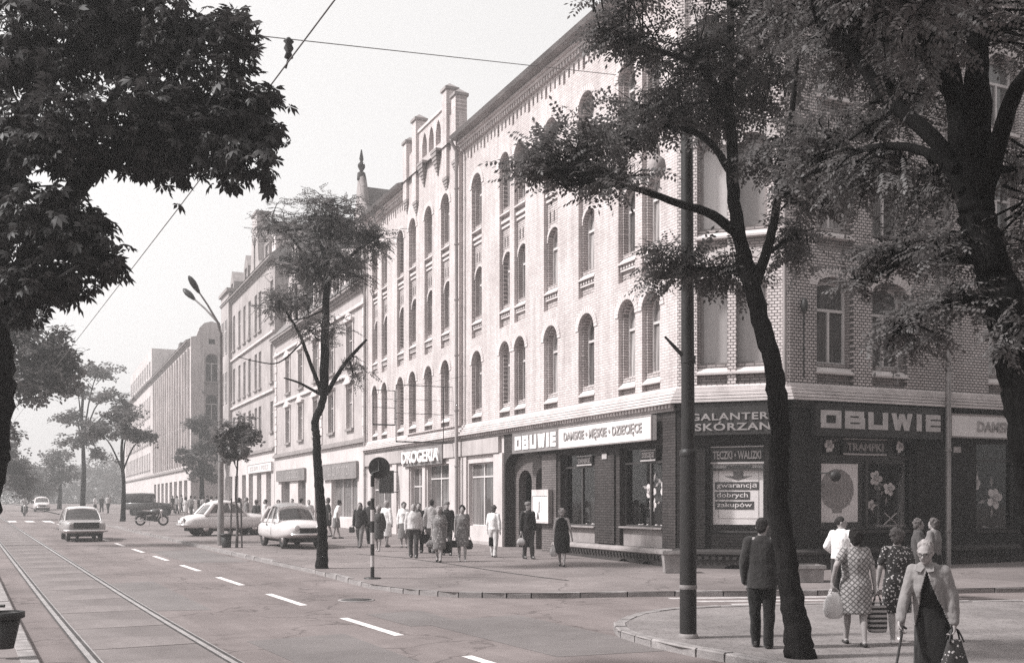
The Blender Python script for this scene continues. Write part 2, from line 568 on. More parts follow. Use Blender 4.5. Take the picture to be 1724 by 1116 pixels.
MT = {}
MT['white_brick'] = mat_brick('white_glazed_brick', 0.74, 0.62, 0.45, ms=0.011, stain=0.30, rough=0.45)
MT['corner_brick'] = mat_brick('sunlit_white_brick', 0.80, 0.68, 0.20, ms=0.014, bw_=0.14, stain=0.2, rough=0.45)  # lighter copy of the side brick: sunlight on the corner face in the colour
MT['front_brick'] = mat_brick('sunlit_shop_brick', 0.075, 0.05, 0.03, ms=0.012, stain=0.35, spec=0.15)  # the dark brick made lighter for the sunlit main front
MT['side_brick'] = mat_brick('shaded_white_brick', 0.64, 0.50, 0.10, ms=0.016, bw_=0.14, stain=0.22, rough=0.45)  # the white brick in darker tones, with the side front's shade painted in
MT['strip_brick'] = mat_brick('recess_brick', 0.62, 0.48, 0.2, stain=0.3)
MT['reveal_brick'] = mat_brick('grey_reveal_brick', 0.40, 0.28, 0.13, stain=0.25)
MT['dark_brick'] = mat_brick('dark_brick', 0.034, 0.022, 0.012, ms=0.012, stain=0.35, spec=0.12)
MT['portal_brick'] = mat_brick('portal_brick', 0.2, 0.14, 0.08, ms=0.012, stain=0.3)
MT['trim_white'] = mat_stain('white_trim', 0.66, stain=0.25, scale=1.5)
MT['trim_dark'] = mat_stain('dark_trim', 0.05, stain=0.3, scale=1.5)
MT['trim_grey'] = mat_stain('grey_trim', 0.33, stain=0.3, scale=1.5)
MT['plinth'] = mat_stain('plinth_render', 0.07, stain=0.45, scale=0.9)
MT['plaster'] = mat_stain('pale_plaster', 0.6, stain=0.22, scale=0.5)
MT['plaster_b'] = mat_stain('grey_plaster', 0.52, stain=0.35, scale=0.4)
MT['plaster_c'] = mat_stain('worn_plaster', 0.48, stain=0.4, scale=0.35)
MT['plaster_d'] = mat_stain('far_plaster', 0.64, stain=0.35, scale=0.3)  # lightened so that the colour carries part of the distance haze
MT['plaster_e'] = mat_stain('brown_plaster', 0.22, stain=0.35, scale=0.4)
MT['shopfront'] = mat_stain('shopfront_paint', 0.62, stain=0.2, scale=0.6)
MT['roof'] = mat_plain('roof_tiles', 0.16, var=0.3, scale=1.5, bump=0.4, fine=20)
MT['gutter'] = mat_plain('zinc_gutter', 0.22, rough=0.5, var=0.3, scale=1.2, metal=0.3)
MT['frame_white'] = mat_plain('window_frame_paint', 0.55, rough=0.5, var=0.15, bump=0.05)
MT['frame_dark'] = mat_plain('dark_shop_frame', 0.05, rough=0.5, var=0.2, bump=0.05)
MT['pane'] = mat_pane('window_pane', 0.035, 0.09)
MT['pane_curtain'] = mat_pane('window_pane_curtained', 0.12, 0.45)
MT['pane_blind'] = mat_pane('window_blind', 0.40, 0.06, rough=0.35)
MT['pane_shop'] = mat_pane('shop_pane', 0.10, 0.12)
MT['glass'] = mat_glass('shop_glass')
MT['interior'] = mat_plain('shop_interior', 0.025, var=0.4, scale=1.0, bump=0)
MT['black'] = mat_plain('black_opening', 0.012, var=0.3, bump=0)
MT['asphalt'] = mat_ground('worn_asphalt', 0.225, patches=0.25, grain=0.3, streak_dir=R(-28), cracks=True)
MT['asphalt_new'] = mat_ground('patched_asphalt', 0.185, patches=0.25, grain=0.35)
MT['pave'] = mat_ground('pavement_slabs', 0.215, patches=0.32, grain=0.3, cracks=True)
MT['cobble'] = mat_cobble('trodden_setts', 0.21)
MT['kerb'] = mat_plain('granite_kerb', 0.26, rough=0.85, var=0.35, scale=2.5, bump=0.4, fine=40)
MT['slab'] = mat_ground('concrete_track_slab', 0.235, patches=0.3, grain=0.3, streak_dir=R(-28))
MT['rail'] = mat_plain('tram_rail', 0.42, rough=0.35, var=0.2, metal=0.6, bump=0.05)
MT['groove'] = mat_plain('rail_groove', 0.05, var=0.3, bump=0)
MT['marking'] = mat_plain('road_paint', 0.62, var=0.25, scale=6, bump=0.2, fine=35)
MT['marking_worn'] = mat_plain('worn_road_paint', 0.42, var=0.3, scale=6, bump=0.2, fine=35)
MT['bark'] = mat_bark('dark_bark', 0.013)
MT['bark_shaded'] = mat_bark('shaded_bark', 0.007)  # bark blackened to stand for the shade under the crown
MT['bark_pale'] = mat_bark('pale_bark', 0.10)
MT['leaf_locust'] = mat_leaf('locust_leaf', 0.115, trans=0.42)
MT['leaf_chestnut'] = mat_leaf('chestnut_leaf', 0.042, trans=0.35)
MT['leaf_far'] = mat_leaf('street_tree_leaf', 0.12, trans=0.38)
MT['pole_dark'] = mat_plain('dark_green_pole_paint', 0.02, rough=0.5, var=0.3, scale=4, bump=0.15)
MT['pole_grey'] = mat_plain('grey_pole_paint', 0.17, rough=0.5, var=0.25, scale=4, bump=0.1)
MT['iron'] = mat_plain('black_iron', 0.022, rough=0.5, var=0.3, bump=0.1)
MT['concrete'] = mat_plain('concrete', 0.24, rough=0.9, var=0.3, scale=4, bump=0.4)
MT['white'] = mat_plain('white_paint', 0.72, rough=0.5, var=0.08, bump=0.05)
MT['pale_board'] = mat_plain('pale_sign_board', 0.66, rough=0.45, var=0.10, scale=1.2, bump=0.03)
MT['dark_board'] = mat_plain('dark_sign_board', 0.028, rough=0.45, var=0.3, scale=1.2, bump=0.03)
MT['grey_board'] = mat_plain('grey_sign_board', 0.19, rough=0.5, var=0.25, scale=1.2, bump=0.03)
MT['letter_grey'] = mat_plain('grey_letters', 0.42, rough=0.5, var=0.15, bump=0.03)
MT['letter_dim'] = mat_plain('dim_letters', 0.24, rough=0.5, var=0.2, bump=0.03)
MT['letter_mid'] = mat_plain('faded_letters', 0.30, rough=0.5, var=0.2, bump=0.03)
MT['poster'] = mat_plain('poster_paper', 0.78, rough=0.6, var=0.06, bump=0)
MT['poster_grey'] = mat_plain('poster_print', 0.14, rough=0.6, var=0.25, scale=8, bump=0)
MT['petal'] = mat_plain('paper_petal', 0.62, rough=0.7, var=0.2, scale=5, bump=0.1)
MT['petal_dim'] = mat_plain('paper_leaf', 0.26, rough=0.7, var=0.25, scale=5, bump=0.1)
MT['goods'] = mat_plain('display_goods', 0.6, rough=0.6, var=0.35, scale=9, bump=0)
MT['car_white'] = mat_paint('white_car_paint', 0.58)
MT['car_grey'] = mat_paint('grey_car_paint', 0.30)
MT['car_light'] = mat_paint('light_grey_car_paint', 0.48)
MT['car_dark'] = mat_paint('dark_green_car_paint', 0.05, rough=0.5)
MT['car_glass'] = mat_pane('car_window', 0.05, 0.08)
MT['tyre'] = mat_plain('tyre_rubber', 0.03, var=0.2, bump=0.2)
MT['chrome'] = mat_plain('chrome', 0.6, rough=0.2, var=0.05, metal=0.9, bump=0)
MT['lamp_glass'] = mat_plain('headlamp_glass', 0.62, rough=0.15, var=0.1, bump=0)
MT['skin'] = mat_plain('skin', 0.27, rough=0.6, var=0.08, scale=8, bump=0.05)
MT['hair_dark'] = mat_bark('dark_hair', 0.035, 0.6)
MT['hair_grey'] = mat_bark('grey_hair', 0.3, 0.6)
MT['hair_mid'] = mat_bark('brown_hair', 0.11, 0.6)
MT['shoe'] = mat_plain('shoe_leather', 0.03, rough=0.45, var=0.3, bump=0.1)
MT['shoe_white'] = mat_plain('white_shoe', 0.6, rough=0.5, var=0.1, bump=0.1)
for nm, g in (('black', 0.012), ('dark', 0.028), ('char', 0.055), ('mid', 0.15), ('wool', 0.19), ('light', 0.34), ('pale', 0.50), ('white', 0.70)):
    MT['cloth_' + nm] = mat_cloth('cloth_' + nm, g)
MT['cloth_check'] = mat_cloth('checked_cloth', 0.30, pattern='check', g2=0.10, pscale=6.5)
MT['cloth_floral'] = mat_cloth('dark_floral_cloth', 0.035, pattern='floral', g2=0.42, pscale=26.0)
MT['cloth_blot'] = mat_cloth('large_floral_cloth', 0.15, pattern='floral', g2=0.36, pscale=13.0)
MT['cloth_stripe'] = mat_cloth('striped_cloth', 0.025, pattern='stripe', g2=0.28, pscale=5.2)
MT['wire'] = mat_plain('wire', 0.12, rough=0.5, var=0.1, bump=0)

# ------------------------------------------------------------------ ground, road, pavements
UR = Vector((-math.sin(R(28)), math.cos(R(28)), 0)); NR = Vector((math.cos(R(28)), math.sin(R(28)), 0))
def pitch_at(p): return math.atan((gz(p[1] + 0.5) - gz(p[1] - 0.5)))

def sheet(name, poly, dz, mat, parent=None):
    bm = bmesh.new()
    bm.faces.new([bm.verts.new((p[0], p[1], 0)) for p in poly])
    for Yc in (14, 16, 18, 20, 22, 160):
        bmesh.ops.bisect_plane(bm, geom=bm.verts[:] + bm.edges[:] + bm.faces[:], plane_co=(0, Yc, 0), plane_no=(0, 1, 0))
    bmesh.ops.triangulate(bm, faces=bm.faces[:])
    for v in bm.verts: v.co.z = gz(v.co.y) + dz
    bmesh.ops.recalc_face_normals(bm, faces=bm.faces[:])
    if sum(f.normal.z for f in bm.faces) < 0: bmesh.ops.reverse_faces(bm, faces=bm.faces[:])
    me = bpy.data.meshes.new(name); bm.to_mesh(me); bm.free()
    return mesh_obj(name, me, mat, parent)

road = sheet('road', [(-900, -80), (900, -80), (900, 1500), (-900, 1500)], 0.0, MT['asphalt'])
tag(road, 'worn grey asphalt carriageway of the town street', 'road', kind='structure')

K1 = Vector((-8.16, 32.3, 0))
kerb_far = [tuple((K1 + UR * t)[:2]) for t in (170, 60, 16.6, 7.0, 0.0)]
kerb_main = kerb_far + [(-5.15, 26.9), (-3.95, 24.36), (-3.06, 22.57), (-2.13, 21.4), (-1.19, 20.75), (-0.26, 20.56), (1.0, 20.56),
             (2.1, 20.8), (3.42, 20.97), (4.77, 20.97), (5.9, 21.1), (7.7, 21.3), (10.6, 21.8), (24, 23.7), (60, 28.5)]
PH = 0.115
pave_poly = kerb_main + [(60, 200), (kerb_main[0][0], 200)]
pavement = sheet('pavement', pave_poly, PH - 0.008, MT['pave'])
tag(pavement, 'broad worn pavement in front of the shops', 'pavement', kind='structure')

near_edge = [(12.0, -4.6), (2.63, 12.5), (2.12, 13.25), (1.75, 14.1), (1.50, 14.9), (1.52, 15.7), (1.75, 16.5), (2.1, 17.25), (2.57, 17.75), (2.94, 18.05), (5.2, 18.7), (9.0, 19.2), (60, 25.5)]
corner = sheet('pavement_corner', near_edge + [(60, -4.6)], PH - 0.02, MT['cobble'])
tag(corner, 'trodden sett pavement on the near street corner', 'pavement', kind='structure')

LK = Vector((-5.72, 12.5, 0))
lk_pts = [tuple((LK + UR * t)[:2]) for t in (-22, -8, 0, 8, 20, 40, 80, 190)]
left_pave = sheet('pavement_opposite', lk_pts + [(-160, lk_pts[-1][1]), (-160, lk_pts[0][1])], PH - 0.02, MT['pave'])
tag(left_pave, 'narrow pavement beside the tram rails', 'pavement', kind='structure')

stone_me = {}
def kerb_run(pts, parent, width, inward, step=0.98, maxY=75.0, h=PH):
    """separate kerb stones laid along a line"""
    P = [Vector((p[0], p[1], 0)) for p in pts]
    lens = [0.0]
    for a, b in zip(P, P[1:]): lens.append(lens[-1] + (b - a).length)
    def pos(d):
        for i in range(len(P) - 1):
            if d <= lens[i + 1]:
                return P[i].lerp(P[i + 1], (d - lens[i]) / max(lens[i + 1] - lens[i], 1e-6))
        return P[-1]
    d = 0.0
    while d < lens[-1] - 0.2:
        a = pos(d); L = step
        curv = (pos(min(d + step, lens[-1])) - a).normalized().dot((pos(min(d + 2 * step, lens[-1])) - pos(min(d + step, lens[-1]))).normalized() if d + 2 * step < lens[-1] else (pos(min(d + step, lens[-1])) - a).normalized())
        if curv < 0.99: L = step * 0.5
        b = pos(min(d + L, lens[-1]))
        d += L
        mid = (a + b) / 2
        if mid.y > maxY or mid.y < 1 or abs(mid.x) > 40: continue
        u = (b - a).normalized(); n = Vector((-u.y, u.x, 0)) * inward
        ln = round((b - a).length - 0.016, 2)
        key = (ln, width, rnd.randint(0, 3))
        if key not in stone_me:
            m = MB(); e = 0.018
            hh = h - 0.004
            prof = [(0, -0.12), (0, hh - e), (e, hh), (width - 0.005, hh - 0.002), (width, hh - 0.01), (width, -0.12)]
            x0, x1 = -ln / 2, ln / 2
            j = [rnd.uniform(-0.008, 0.008) for _ in range(4)]
            vs = [(x0 + (0.006 if 0 < i < 4 else 0), p[0] + j[0], p[1] + (j[2] if p[1] > 0 else 0)) for i, p in enumerate(prof)]
            vs += [(x1 - (0.006 if 0 < i < 4 else 0), p[0] + j[1], p[1] + (j[3] if p[1] > 0 else 0)) for i, p in enumerate(prof)]
            k = len(prof)
            m.add(vs, [(i, i + k, (i + 1) % k + k, (i + 1) % k) for i in range(k)] + [tuple(range(k)), tuple(range(2 * k - 1, k - 1, -1))])
            stone_me[key] = m.mesh('kerb_stone'); stone_me[key].materials.append(MT['kerb'])
        sl = (gz(b.y) - gz(a.y)) / max((b - a).length, 1e-3)
        X = Vector((u.x, u.y, sl)).normalized()
        Z = Vector((-X.x * X.z, -X.y * X.z, 1)).normalized()
        M = Matrix(((X.x, n.x, Z.x, mid.x), (X.y, n.y, Z.y, mid.y), (X.z, 0, Z.z, gz(mid.y) + rnd.uniform(-0.006, 0.006)), (0, 0, 0, 1)))
        put(bpy.data.objects.new('kerb_stone', stone_me[key]), parent, M)

kerb_run(kerb_main, pavement, 0.16, 1, maxY=70)
kerb_run(near_edge, corner, 0.17, -1)
kerb_run(lk_pts, left_pave, 0.20, 1, maxY=40)

# the long crooked joint across the broad pavement
jp = [on_ground(x, y) for x, y in ((600, 938), (678, 944.5), (760, 956), (840, 969), (913, 979.5), (957, 985))]
m = MB()
for a, b in zip(jp, jp[1:]):
    u = (b - a); u.z = 0; u.normalize(); n = Vector((-u.y, u.x, 0)) * 0.035
    z = lambda p: gz(p.y) + PH
    m.add([(a.x - n.x, a.y - n.y, z(a)), (b.x - n.x, b.y - n.y, z(b)), (b.x + n.x, b.y + n.y, z(b)), (a.x + n.x, a.y + n.y, z(a))], [(0, 1, 2, 3)])
m.build('pavement_joint', MT['groove'], pavement)

# tram track: concrete slabs and grooved rails
track = empty('tram_track', (-5.0, 12.6, 0), 'single line of grooved tram rails set in concrete slabs', 'tram track')
tag(track, kind='structure')
r1 = Vector((-5.09, 12.6, 0)); r2 = Vector((-3.41, 12.6, 0))
mid = (r1 + r2) / 2 - (((r1 - r2) / 2).dot(UR)) * UR * 0
def along(p, t): 
    q = p + UR * t
    return q
def strip(m, p, w0, w1, t0, t1, dz):
    """flat strip parallel to the street, w measured along NR from p"""
    n = max(1, int(abs(t1 - t0) / 2.0))
    for i in range(n):
        a = t0 + (t1 - t0) * i / n; b = t0 + (t1 - t0) * (i + 1) / n
        q = [p + UR * a + NR * w0, p + UR * a + NR * w1, p + UR * b + NR * w1, p + UR * b + NR * w0]
        m.add([(v.x, v.y, gz(v.y) + dz) for v in q], [(0, 1, 2, 3)])
GA = (r2 - r1).dot(NR)
slab_cache = {}
def slab(w0, w1, t0, t1, dz, p=r1):
    q = [p + UR * t0 + NR * w0, p + UR * t0 + NR * w1, p + UR * t1 + NR * w1, p + UR * t1 + NR * w0]
    c = sum(q, Vector()) / 4
    m = MB()
    top = [(v.x - c.x, v.y - c.y, gz(v.y) + dz + rnd.uniform(-0.002, 0.002)) for v in q]
    m.add([(x, y, z - 0.05) for x, y, z in top] + top, [(4, 5, 6, 7), (0, 1, 5, 4), (1, 2, 6, 5), (2, 3, 7, 6), (3, 0, 4, 7)])
    m.build('track_slab', MT['slab'], track, Matrix.Translation(Vector((c.x, c.y, 0))))
t = -11.0
while t < 60:
    L = 2.4
    slab(0.085, GA - 0.06, t + 0.02, t + L - 0.02, 0.014)
    t += L
for p in (r1, r2):
    m = MB(); strip(m, p, -0.035, 0.035, -14, 150, 0.022); strip(m, p, 0.085, 0.105, -14, 150, 0.022)
    m.build('rail', MT['rail'], track)
    m = MB(); strip(m, p, 0.035, 0.085, -14, 150, 0.017); strip(m, p, -0.06, -0.035, -14, 150, 0.018)
    m.build('rail_groove', MT['groove'], track)

# painted lane line
d0 = on_ground(451.7, 999.4); d0.z = 0
lane = empty('lane_line', d0, 'broken white lane line painted along the carriageway', 'road marking')
tag(lane, kind='structure')
step, ln = 4.75, 2.5
for i in range(-3, 13):
    a = d0 + UR * (i * step - ln) * 1.0
    m = MB()
    q = []
    for tt in (0, ln):
        for w in (-0.075, 0.075):
            v = a + UR * tt + NR * w; q.append((v.x, v.y, gz(v.y) + 0.004))
    m.add(q, [(0, 1, 3, 2)])
    m.build('dash', MT['marking'], lane)

# mended places in the carriageway and an iron cover
for i, (px, py, a, b) in enumerate(((560, 1095, 1.6, .7), (250, 1000, 3.2, .6), (700, 1040, 1.0, .5), (900, 1065, 2.2, .9), (330, 935, 3.5, .9))):
    c = on_ground(px, py); q = []
    for ta, w_ in ((-a, -b), (a * .9, -b * 1.1), (a, b), (-a * 1.1, b * .9)):
        v = c + UR * ta + NR * w_; q.append((v.x, v.y))
    sheet('asphalt_patch', q, 0.003, MT['asphalt_new'], road)
c = on_ground(600, 1010)
cv = empty('manhole_cover', c, 'round iron manhole cover in the carriageway near the kerb', 'manhole cover')
m = MB(); m.lathe([(.36, 0.0), (.36, .008), (.31, .010)], 24); m.build('rim', MT['kerb'], cv, Matrix.Translation(c))
m = MB(); m.lathe([(.30, 0.0), (.30, .012), (.02, .012)], 24); m.build('lid', MT['groove'], cv, Matrix.Translation(c))

# crossings
zb = empty('zebra_crossing', (4.5, 20, 0), 'worn white crossing bars on the side street', 'road marking')
tag(zb, kind='structure')
for (ya, yb, xa, xb) in ((20.42, 20.67, 3.1, 6.4), (19.85, 20.1, 3.55, 6.6), (19.35, 19.55, 4.1, 6.7)):
    sl = 0.10
    m = MB()
    q = [(xa, ya), (xb, ya + (xb - xa) * sl), (xb, yb + (xb - xa) * sl), (xa, yb)]
    m.add([(x, y, gz(y) + 0.004) for x, y in q], [(0, 1, 2, 3)])
    m.build('bar', MT['marking_worn'], zb)
zf = empty('zebra_crossing_far', (-34, 74, gz(74)), 'row of short white crossing bars far up the street', 'road marking')
tag(zf, kind='structure')
for i in range(6):
    c = on_ground(20 + 30 * i, 877.6)
    m = MB(); q = []
    for tt in (-1.9, 1.9):
        for w in (-0.28, 0.28):
            v = c + UR * tt + NR * w; q.append((v.x, v.y, gz(v.y) + 0.004))
    m.add(q, [(0, 1, 3, 2)])
    if i < 3: m.build('bar', MT['marking'], zf)

# ------------------------------------------------------------------ the corner building
A = R(24.5)
C1 = Vector((4.39, 27.6, 0)); U1 = Vector((-math.sin(A), math.cos(A), 0)); N1 = Vector((-math.cos(A), -math.sin(A), 0))
UC = Vector((math.cos(R(20.5)), -math.sin(R(20.5)), 0)); LC = 2.90
C2 = C1 + UC * LC; U2 = Vector((math.cos(A), math.sin(A), 0))
FM = frame(C1, -U1)          # main facade: x = -s
FC = frame(C1, UC)           # corner face
FS = frame(C2, U2)           # side street facade
def S1(px):
    k = (px - CX) / F
    return (C1.x - C1.y * k) / (U1.y * k - U1.x)
def SC_(px):
    k = (px - CX) / F
    return (k * C1.y - C1.x) / (UC.x - UC.y * k)
def S2(px):
    k = (px - CX) / F
    return (k * C2.y - C2.x) / (U2.x - U2.y * k)
def Z1(px, y): return CH + (HY - y) * (C1.y + U1.y * S1(px)) / F
def ZC(px, y): return CH + (HY - y) * (C1.y + UC.y * SC_(px)) / F
def Z2(px, y): return CH + (HY - y) * (C2.y + U2.y * S2(px)) / F

L1 = S1(617)                 # length of the main facade
L2 = 17.0
b1 = empty('corner_building', (C1.x, C1.y, gz(C1.y)), 'four storey white brick corner house with arched windows and dark brick shops', 'building')
ZB = 4.95                    # where the upper brickwork starts
ZT = 15.98                   # top of the upper brickwork

def window_mesh(w, y0, y1, rise, style):
    """frame and pane of a window, origin at the middle of its foot"""
    fr = MB(); x = w / 2; b = 0.055
    outer = arch(-x, x, 0, y1 - y0, rise) if rise else rect(-x, x, 0, y1 - y0)
    H = y1 - y0; tr = H * 0.64
    holes = []
    inner_top = (lambda a, c: arch(a, c, tr + b, H - b, max(rise - b, 0.05) if rise else None)) 
    if style == 'cross':
        holes.append(rect(-x + b, -b * 0.6, b, tr)); holes.append(rect(b * 0.6, x - b, b, tr))
        if rise: holes.append(arch(-x + b, x - b, tr + b * 1.3, H - b, max(min(rise, x - b) - 0.02, 0.03)))
        else: holes += [rect(-x + b, -b * 0.6, tr + b, H - b), rect(b * 0.6, x - b, tr + b, H - b)]
    else:
        if rise: holes.append(arch(-x + b, x - b, b, H - b, max(min(rise, x - b) - 0.02, 0.03)))
        else: holes.append(rect(-x + b, x - b, b, H - b))
    fr.fill([outer] + holes, 0.0, 0.06)
    pn = MB(); pn.fill([outer], -0.01, 0.0)
    return fr.mesh('window'), pn.mesh('pane')

WC = {}
def window(parent, M, x, y0, y1, w, rise, t, fmat='frame_white', pmat='pane', style='cross'):
    k = (round(w, 2), round(y1 - y0, 2), round(rise or 0, 2), style, fmat, pmat)
    if k not in WC:
        a, b = window_mesh(w, y0, y1, rise, style)
        a.materials.append(MT[fmat]); b.materials.append(MT[pmat]); WC[k] = (a, b)
    Mw = M @ Matrix.Translation(Vector((x, y0, t)))
    o = put(bpy.data.objects.new('window', WC[k][0]), parent, Mw)
    put(bpy.data.objects.new('pane', WC[k][1]), o, Mw)
    return o
def pick_pane():
    r = rnd.random()
    return 'pane_curtain' if r < 0.45 else 'pane'

SILL = {}
def sill(parent, M, x, w, yb, yt, t_front, t_back, mat='trim_white'):
    """sloping brick sill running up to the window"""
    k = (round(w, 2), round(yt - yb, 2), round(t_front - t_back, 2), mat)
    if k not in SILL:
        m = MB(); d = t_front - t_back; h = yt - yb; n = 4
        for i in range(n):
            a = i / n; b_ = (i + 1) / n
            m.add([(-w / 2, a * h, -a * d * 0.9), (w / 2, a * h, -a * d * 0.9), (w / 2, b_ * h, -a * d * 0.9 - d * 0.16), (-w / 2, b_ * h, -a * d * 0.9 - d * 0.16),
                   (-w / 2, a * h, -d), (w / 2, a * h, -d), (w / 2, b_ * h, -d), (-w / 2, b_ * h, -d)],
                  [(0, 1, 2, 3), (3, 2, 6, 7), (0, 4, 5, 1), (0, 3, 7, 4), (1, 5, 6, 2)])
        m.box(-w / 2 - 0.02, w / 2 + 0.02, -0.05, 0.0, -d, 0.03)
        SILL[k] = m.mesh('sill'); SILL[k].materials.append(MT[mat])
    put(bpy.data.objects.new('sill', SILL[k]), parent, M @ Matrix.Translation(Vector((x, yb, t_front))))

ARCHM = {}
def arch_course(parent, M, x, w, y_spring, rise, t, th=0.2, mat='trim_white', name='arch_band'):
    """raised band of header bricks round a window head"""
    k = (round(w, 2), round(rise, 2), th, mat)
    if k not in ARCHM:
        m = MB(); n = 16
        inner = [((w / 2) * math.cos(math.pi * i / n), rise * math.sin(math.pi * i / n)) for i in range(n + 1)]
        outer = [((w / 2 + th) * math.cos(math.pi * i / n), (rise + th) * math.sin(math.pi * i / n)) for i in range(n + 1)]
        for i in range(n):
            g = 0.06
            def lp(p, q, a): return (p[0] + (q[0] - p[0]) * a, p[1] + (q[1] - p[1]) * a)
            q = [lp(inner[i], inner[i + 1], g), lp(inner[i], inner[i + 1], 1 - g), lp(outer[i], outer[i + 1], 1 - g), lp(outer[i], outer[i + 1], g)]
            m.prism(q[::-1], 0, 0.025)
        ARCHM[k] = m.mesh(name); ARCHM[k].materials.append(MT[mat])
    put(bpy.data.objects.new(name, ARCHM[k]), parent, M @ Matrix.Translation(Vector((x, y_spring, t))))

SLOPE_D = 0.13
def upper_wall(parent, M, x0, x1, cols, row1, row23, frieze, top, mat='white_brick', seed=1, recess='strip_brick'):
    """brick upper floors: a proud front layer with tall strips cut through it, a recessed layer with the windows"""
    front = [rect(x0, x1, ZB, top)]
    back = [rect(x0 + 0.02, x1 - 0.02, ZB, top - 0.05)]
    for (x, w) in cols:
        if row1: front.append(arch(x - w / 2, x + w / 2, row1[0], row1[3], min(w / 2, row1[4])))
        front.append(arch(x - w / 2, x + w / 2, row23[0], row23[-1], min(w / 2, row1[4])))
    if frieze:
        n = int((x1 - x0 - 0.3) / 0.32)
        for i in range(n):
            x = x0 + 0.25 + (x1 - x0 - 0.5) * i / max(n - 1, 1)
            big = (i % 4 == 2)
            front.append(lancet(x - (0.085 if big else 0.06), x + (0.085 if big else 0.06), frieze - (0.10 if big else 0), frieze + 0.36))
    r2b, r2p, r2s, r2t, sl0, sl1, r3p, r3s, r3t = row23[0], row23[1], row23[2], row23[3], row23[4], row23[5], row23[6], row23[7], row23[8]
    for (x, w) in cols:
        ww = w - 0.14
        if row1:
            back.append(arch(x - ww / 2, x + ww / 2, row1[2], row1[3] - 0.09, min(ww / 2, row1[4])))
        back.append(arch(x - ww / 2, x + ww / 2, r2s, r2t, min(ww / 2, row1[4])))
        back.append(arch(x - ww / 2, x + ww / 2, r3s, r3t - 0.09, min(ww / 2, row1[4])))
        for j in (-1, 0, 1):
            back.append(lancet(x + j * w * 0.27 - 0.045, x + j * w * 0.27 + 0.045, sl0, sl1))
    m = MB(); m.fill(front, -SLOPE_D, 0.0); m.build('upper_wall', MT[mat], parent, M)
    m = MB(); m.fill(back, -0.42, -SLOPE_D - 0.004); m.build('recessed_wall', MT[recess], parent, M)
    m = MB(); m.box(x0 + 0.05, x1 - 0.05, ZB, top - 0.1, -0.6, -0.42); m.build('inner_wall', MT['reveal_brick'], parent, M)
    for (x, w) in cols:
        ww = w - 0.14
        rs = min(ww / 2, row1[4])
        if row1:
            window(parent, M, x, row1[2], row1[3] - 0.09, ww, rs, -0.36, pmat=pick_pane())
            sill(parent, M, x, w, row1[1], row1[2], -0.01, -0.34)
            arch_course(parent, M, x, w, row1[3] - min(w / 2, row1[4]), min(w / 2, row1[4]), 0.0)
        window(parent, M, x, r2s, r2t, ww, rs, -0.36, pmat=pick_pane())
        sill(parent, M, x, w, r2p, r2s, -0.01, -0.34)
        window(parent, M, x, r3s, r3t - 0.09, ww, rs, -0.36, pmat=pick_pane())
        sill(parent, M, x, w, r3p, r3s, -0.01, -0.34)
        arch_course(parent, M, x, ww, r2t - rs, rs, -SLOPE_D - 0.004, th=0.1)
        arch_course(parent, M, x, w, row23[-1] - min(w / 2, row1[4]), min(w / 2, row1[4]), 0.0)
        # little blocks in the panel under the middle window and a moulding under the top one
        m = MB()
        nb = 6
        for i in range(nb):
            xx = x - w / 2 + w * (i + 0.5) / nb
            m.box(xx - 0.04, xx + 0.04, r2p - 0.17, r2p - 0.08, -SLOPE_D - 0.002, -0.045)
        m.box(x - w / 2 + 0.002, x + w / 2 - 0.002, r2p - 0.24, r2p - 0.19, -SLOPE_D - 0.002, -0.06)
        m.box(x - w / 2 + 0.002, x + w / 2 - 0.002, r3p - 0.32, r3p - 0.22, -SLOPE_D - 0.002, -0.05)
        m.box(x - w / 2 + 0.002, x + w / 2 - 0.002, r3p - 0.5, r3p - 0.42, -SLOPE_D - 0.002, -0.08)
        tag(m.build('panel_moulding', MT['trim_white'], parent, M), kind='stuff')

ROW1 = (5.0, 5.24, 5.52, 7.76, 0.5)
ROW23 = (8.28, 8.86, 9.12, 11.02, 11.22, 11.62, 12.42, 12.66, 14.62, 14.62)
cols_a = [(-S1(p), w) for p, w in ((1096, 0.94), (1055, 0.94), (987, 1.02), (927, 1.02), (875, 0.92), (849.5, 0.92), (802.5, 1.0))]
cols_b = [(-S1(p), 0.98) for p in (755.5, 727, 700)]
cols_c = [(-S1(p), w) for p, w in ((674, 0.98), (647, 0.9), (631, 0.9))]
XG0, XG1 = -S1(779), -S1(688)          # the gabled bay stands a little forward
upper_wall(b1, FM, XG0, 0.0, cols_a, ROW1, ROW23, 15.46, ZT)
upper_wall(b1, FM, -L1, XG1, cols_c, ROW1, ROW23, 15.46, ZT)
FG = FM @ Matrix.Translation(Vector((0, 0, 0.16)))
upper_wall(b1, FG, XG1 + 0.003, XG0 - 0.003, cols_b, ROW1, ROW23, None, 16.6)
# returns of the forward bay
m = MB(); m.box(XG0 - 0.12, XG0 - 0.006, ZB, 16.5, -0.155, -0.005, None); m.box(XG1 + 0.006, XG1 + 0.12, ZB, 16.5, -0.155, -0.005)
m.build('bay_return', MT['white_brick'], b1, FG)

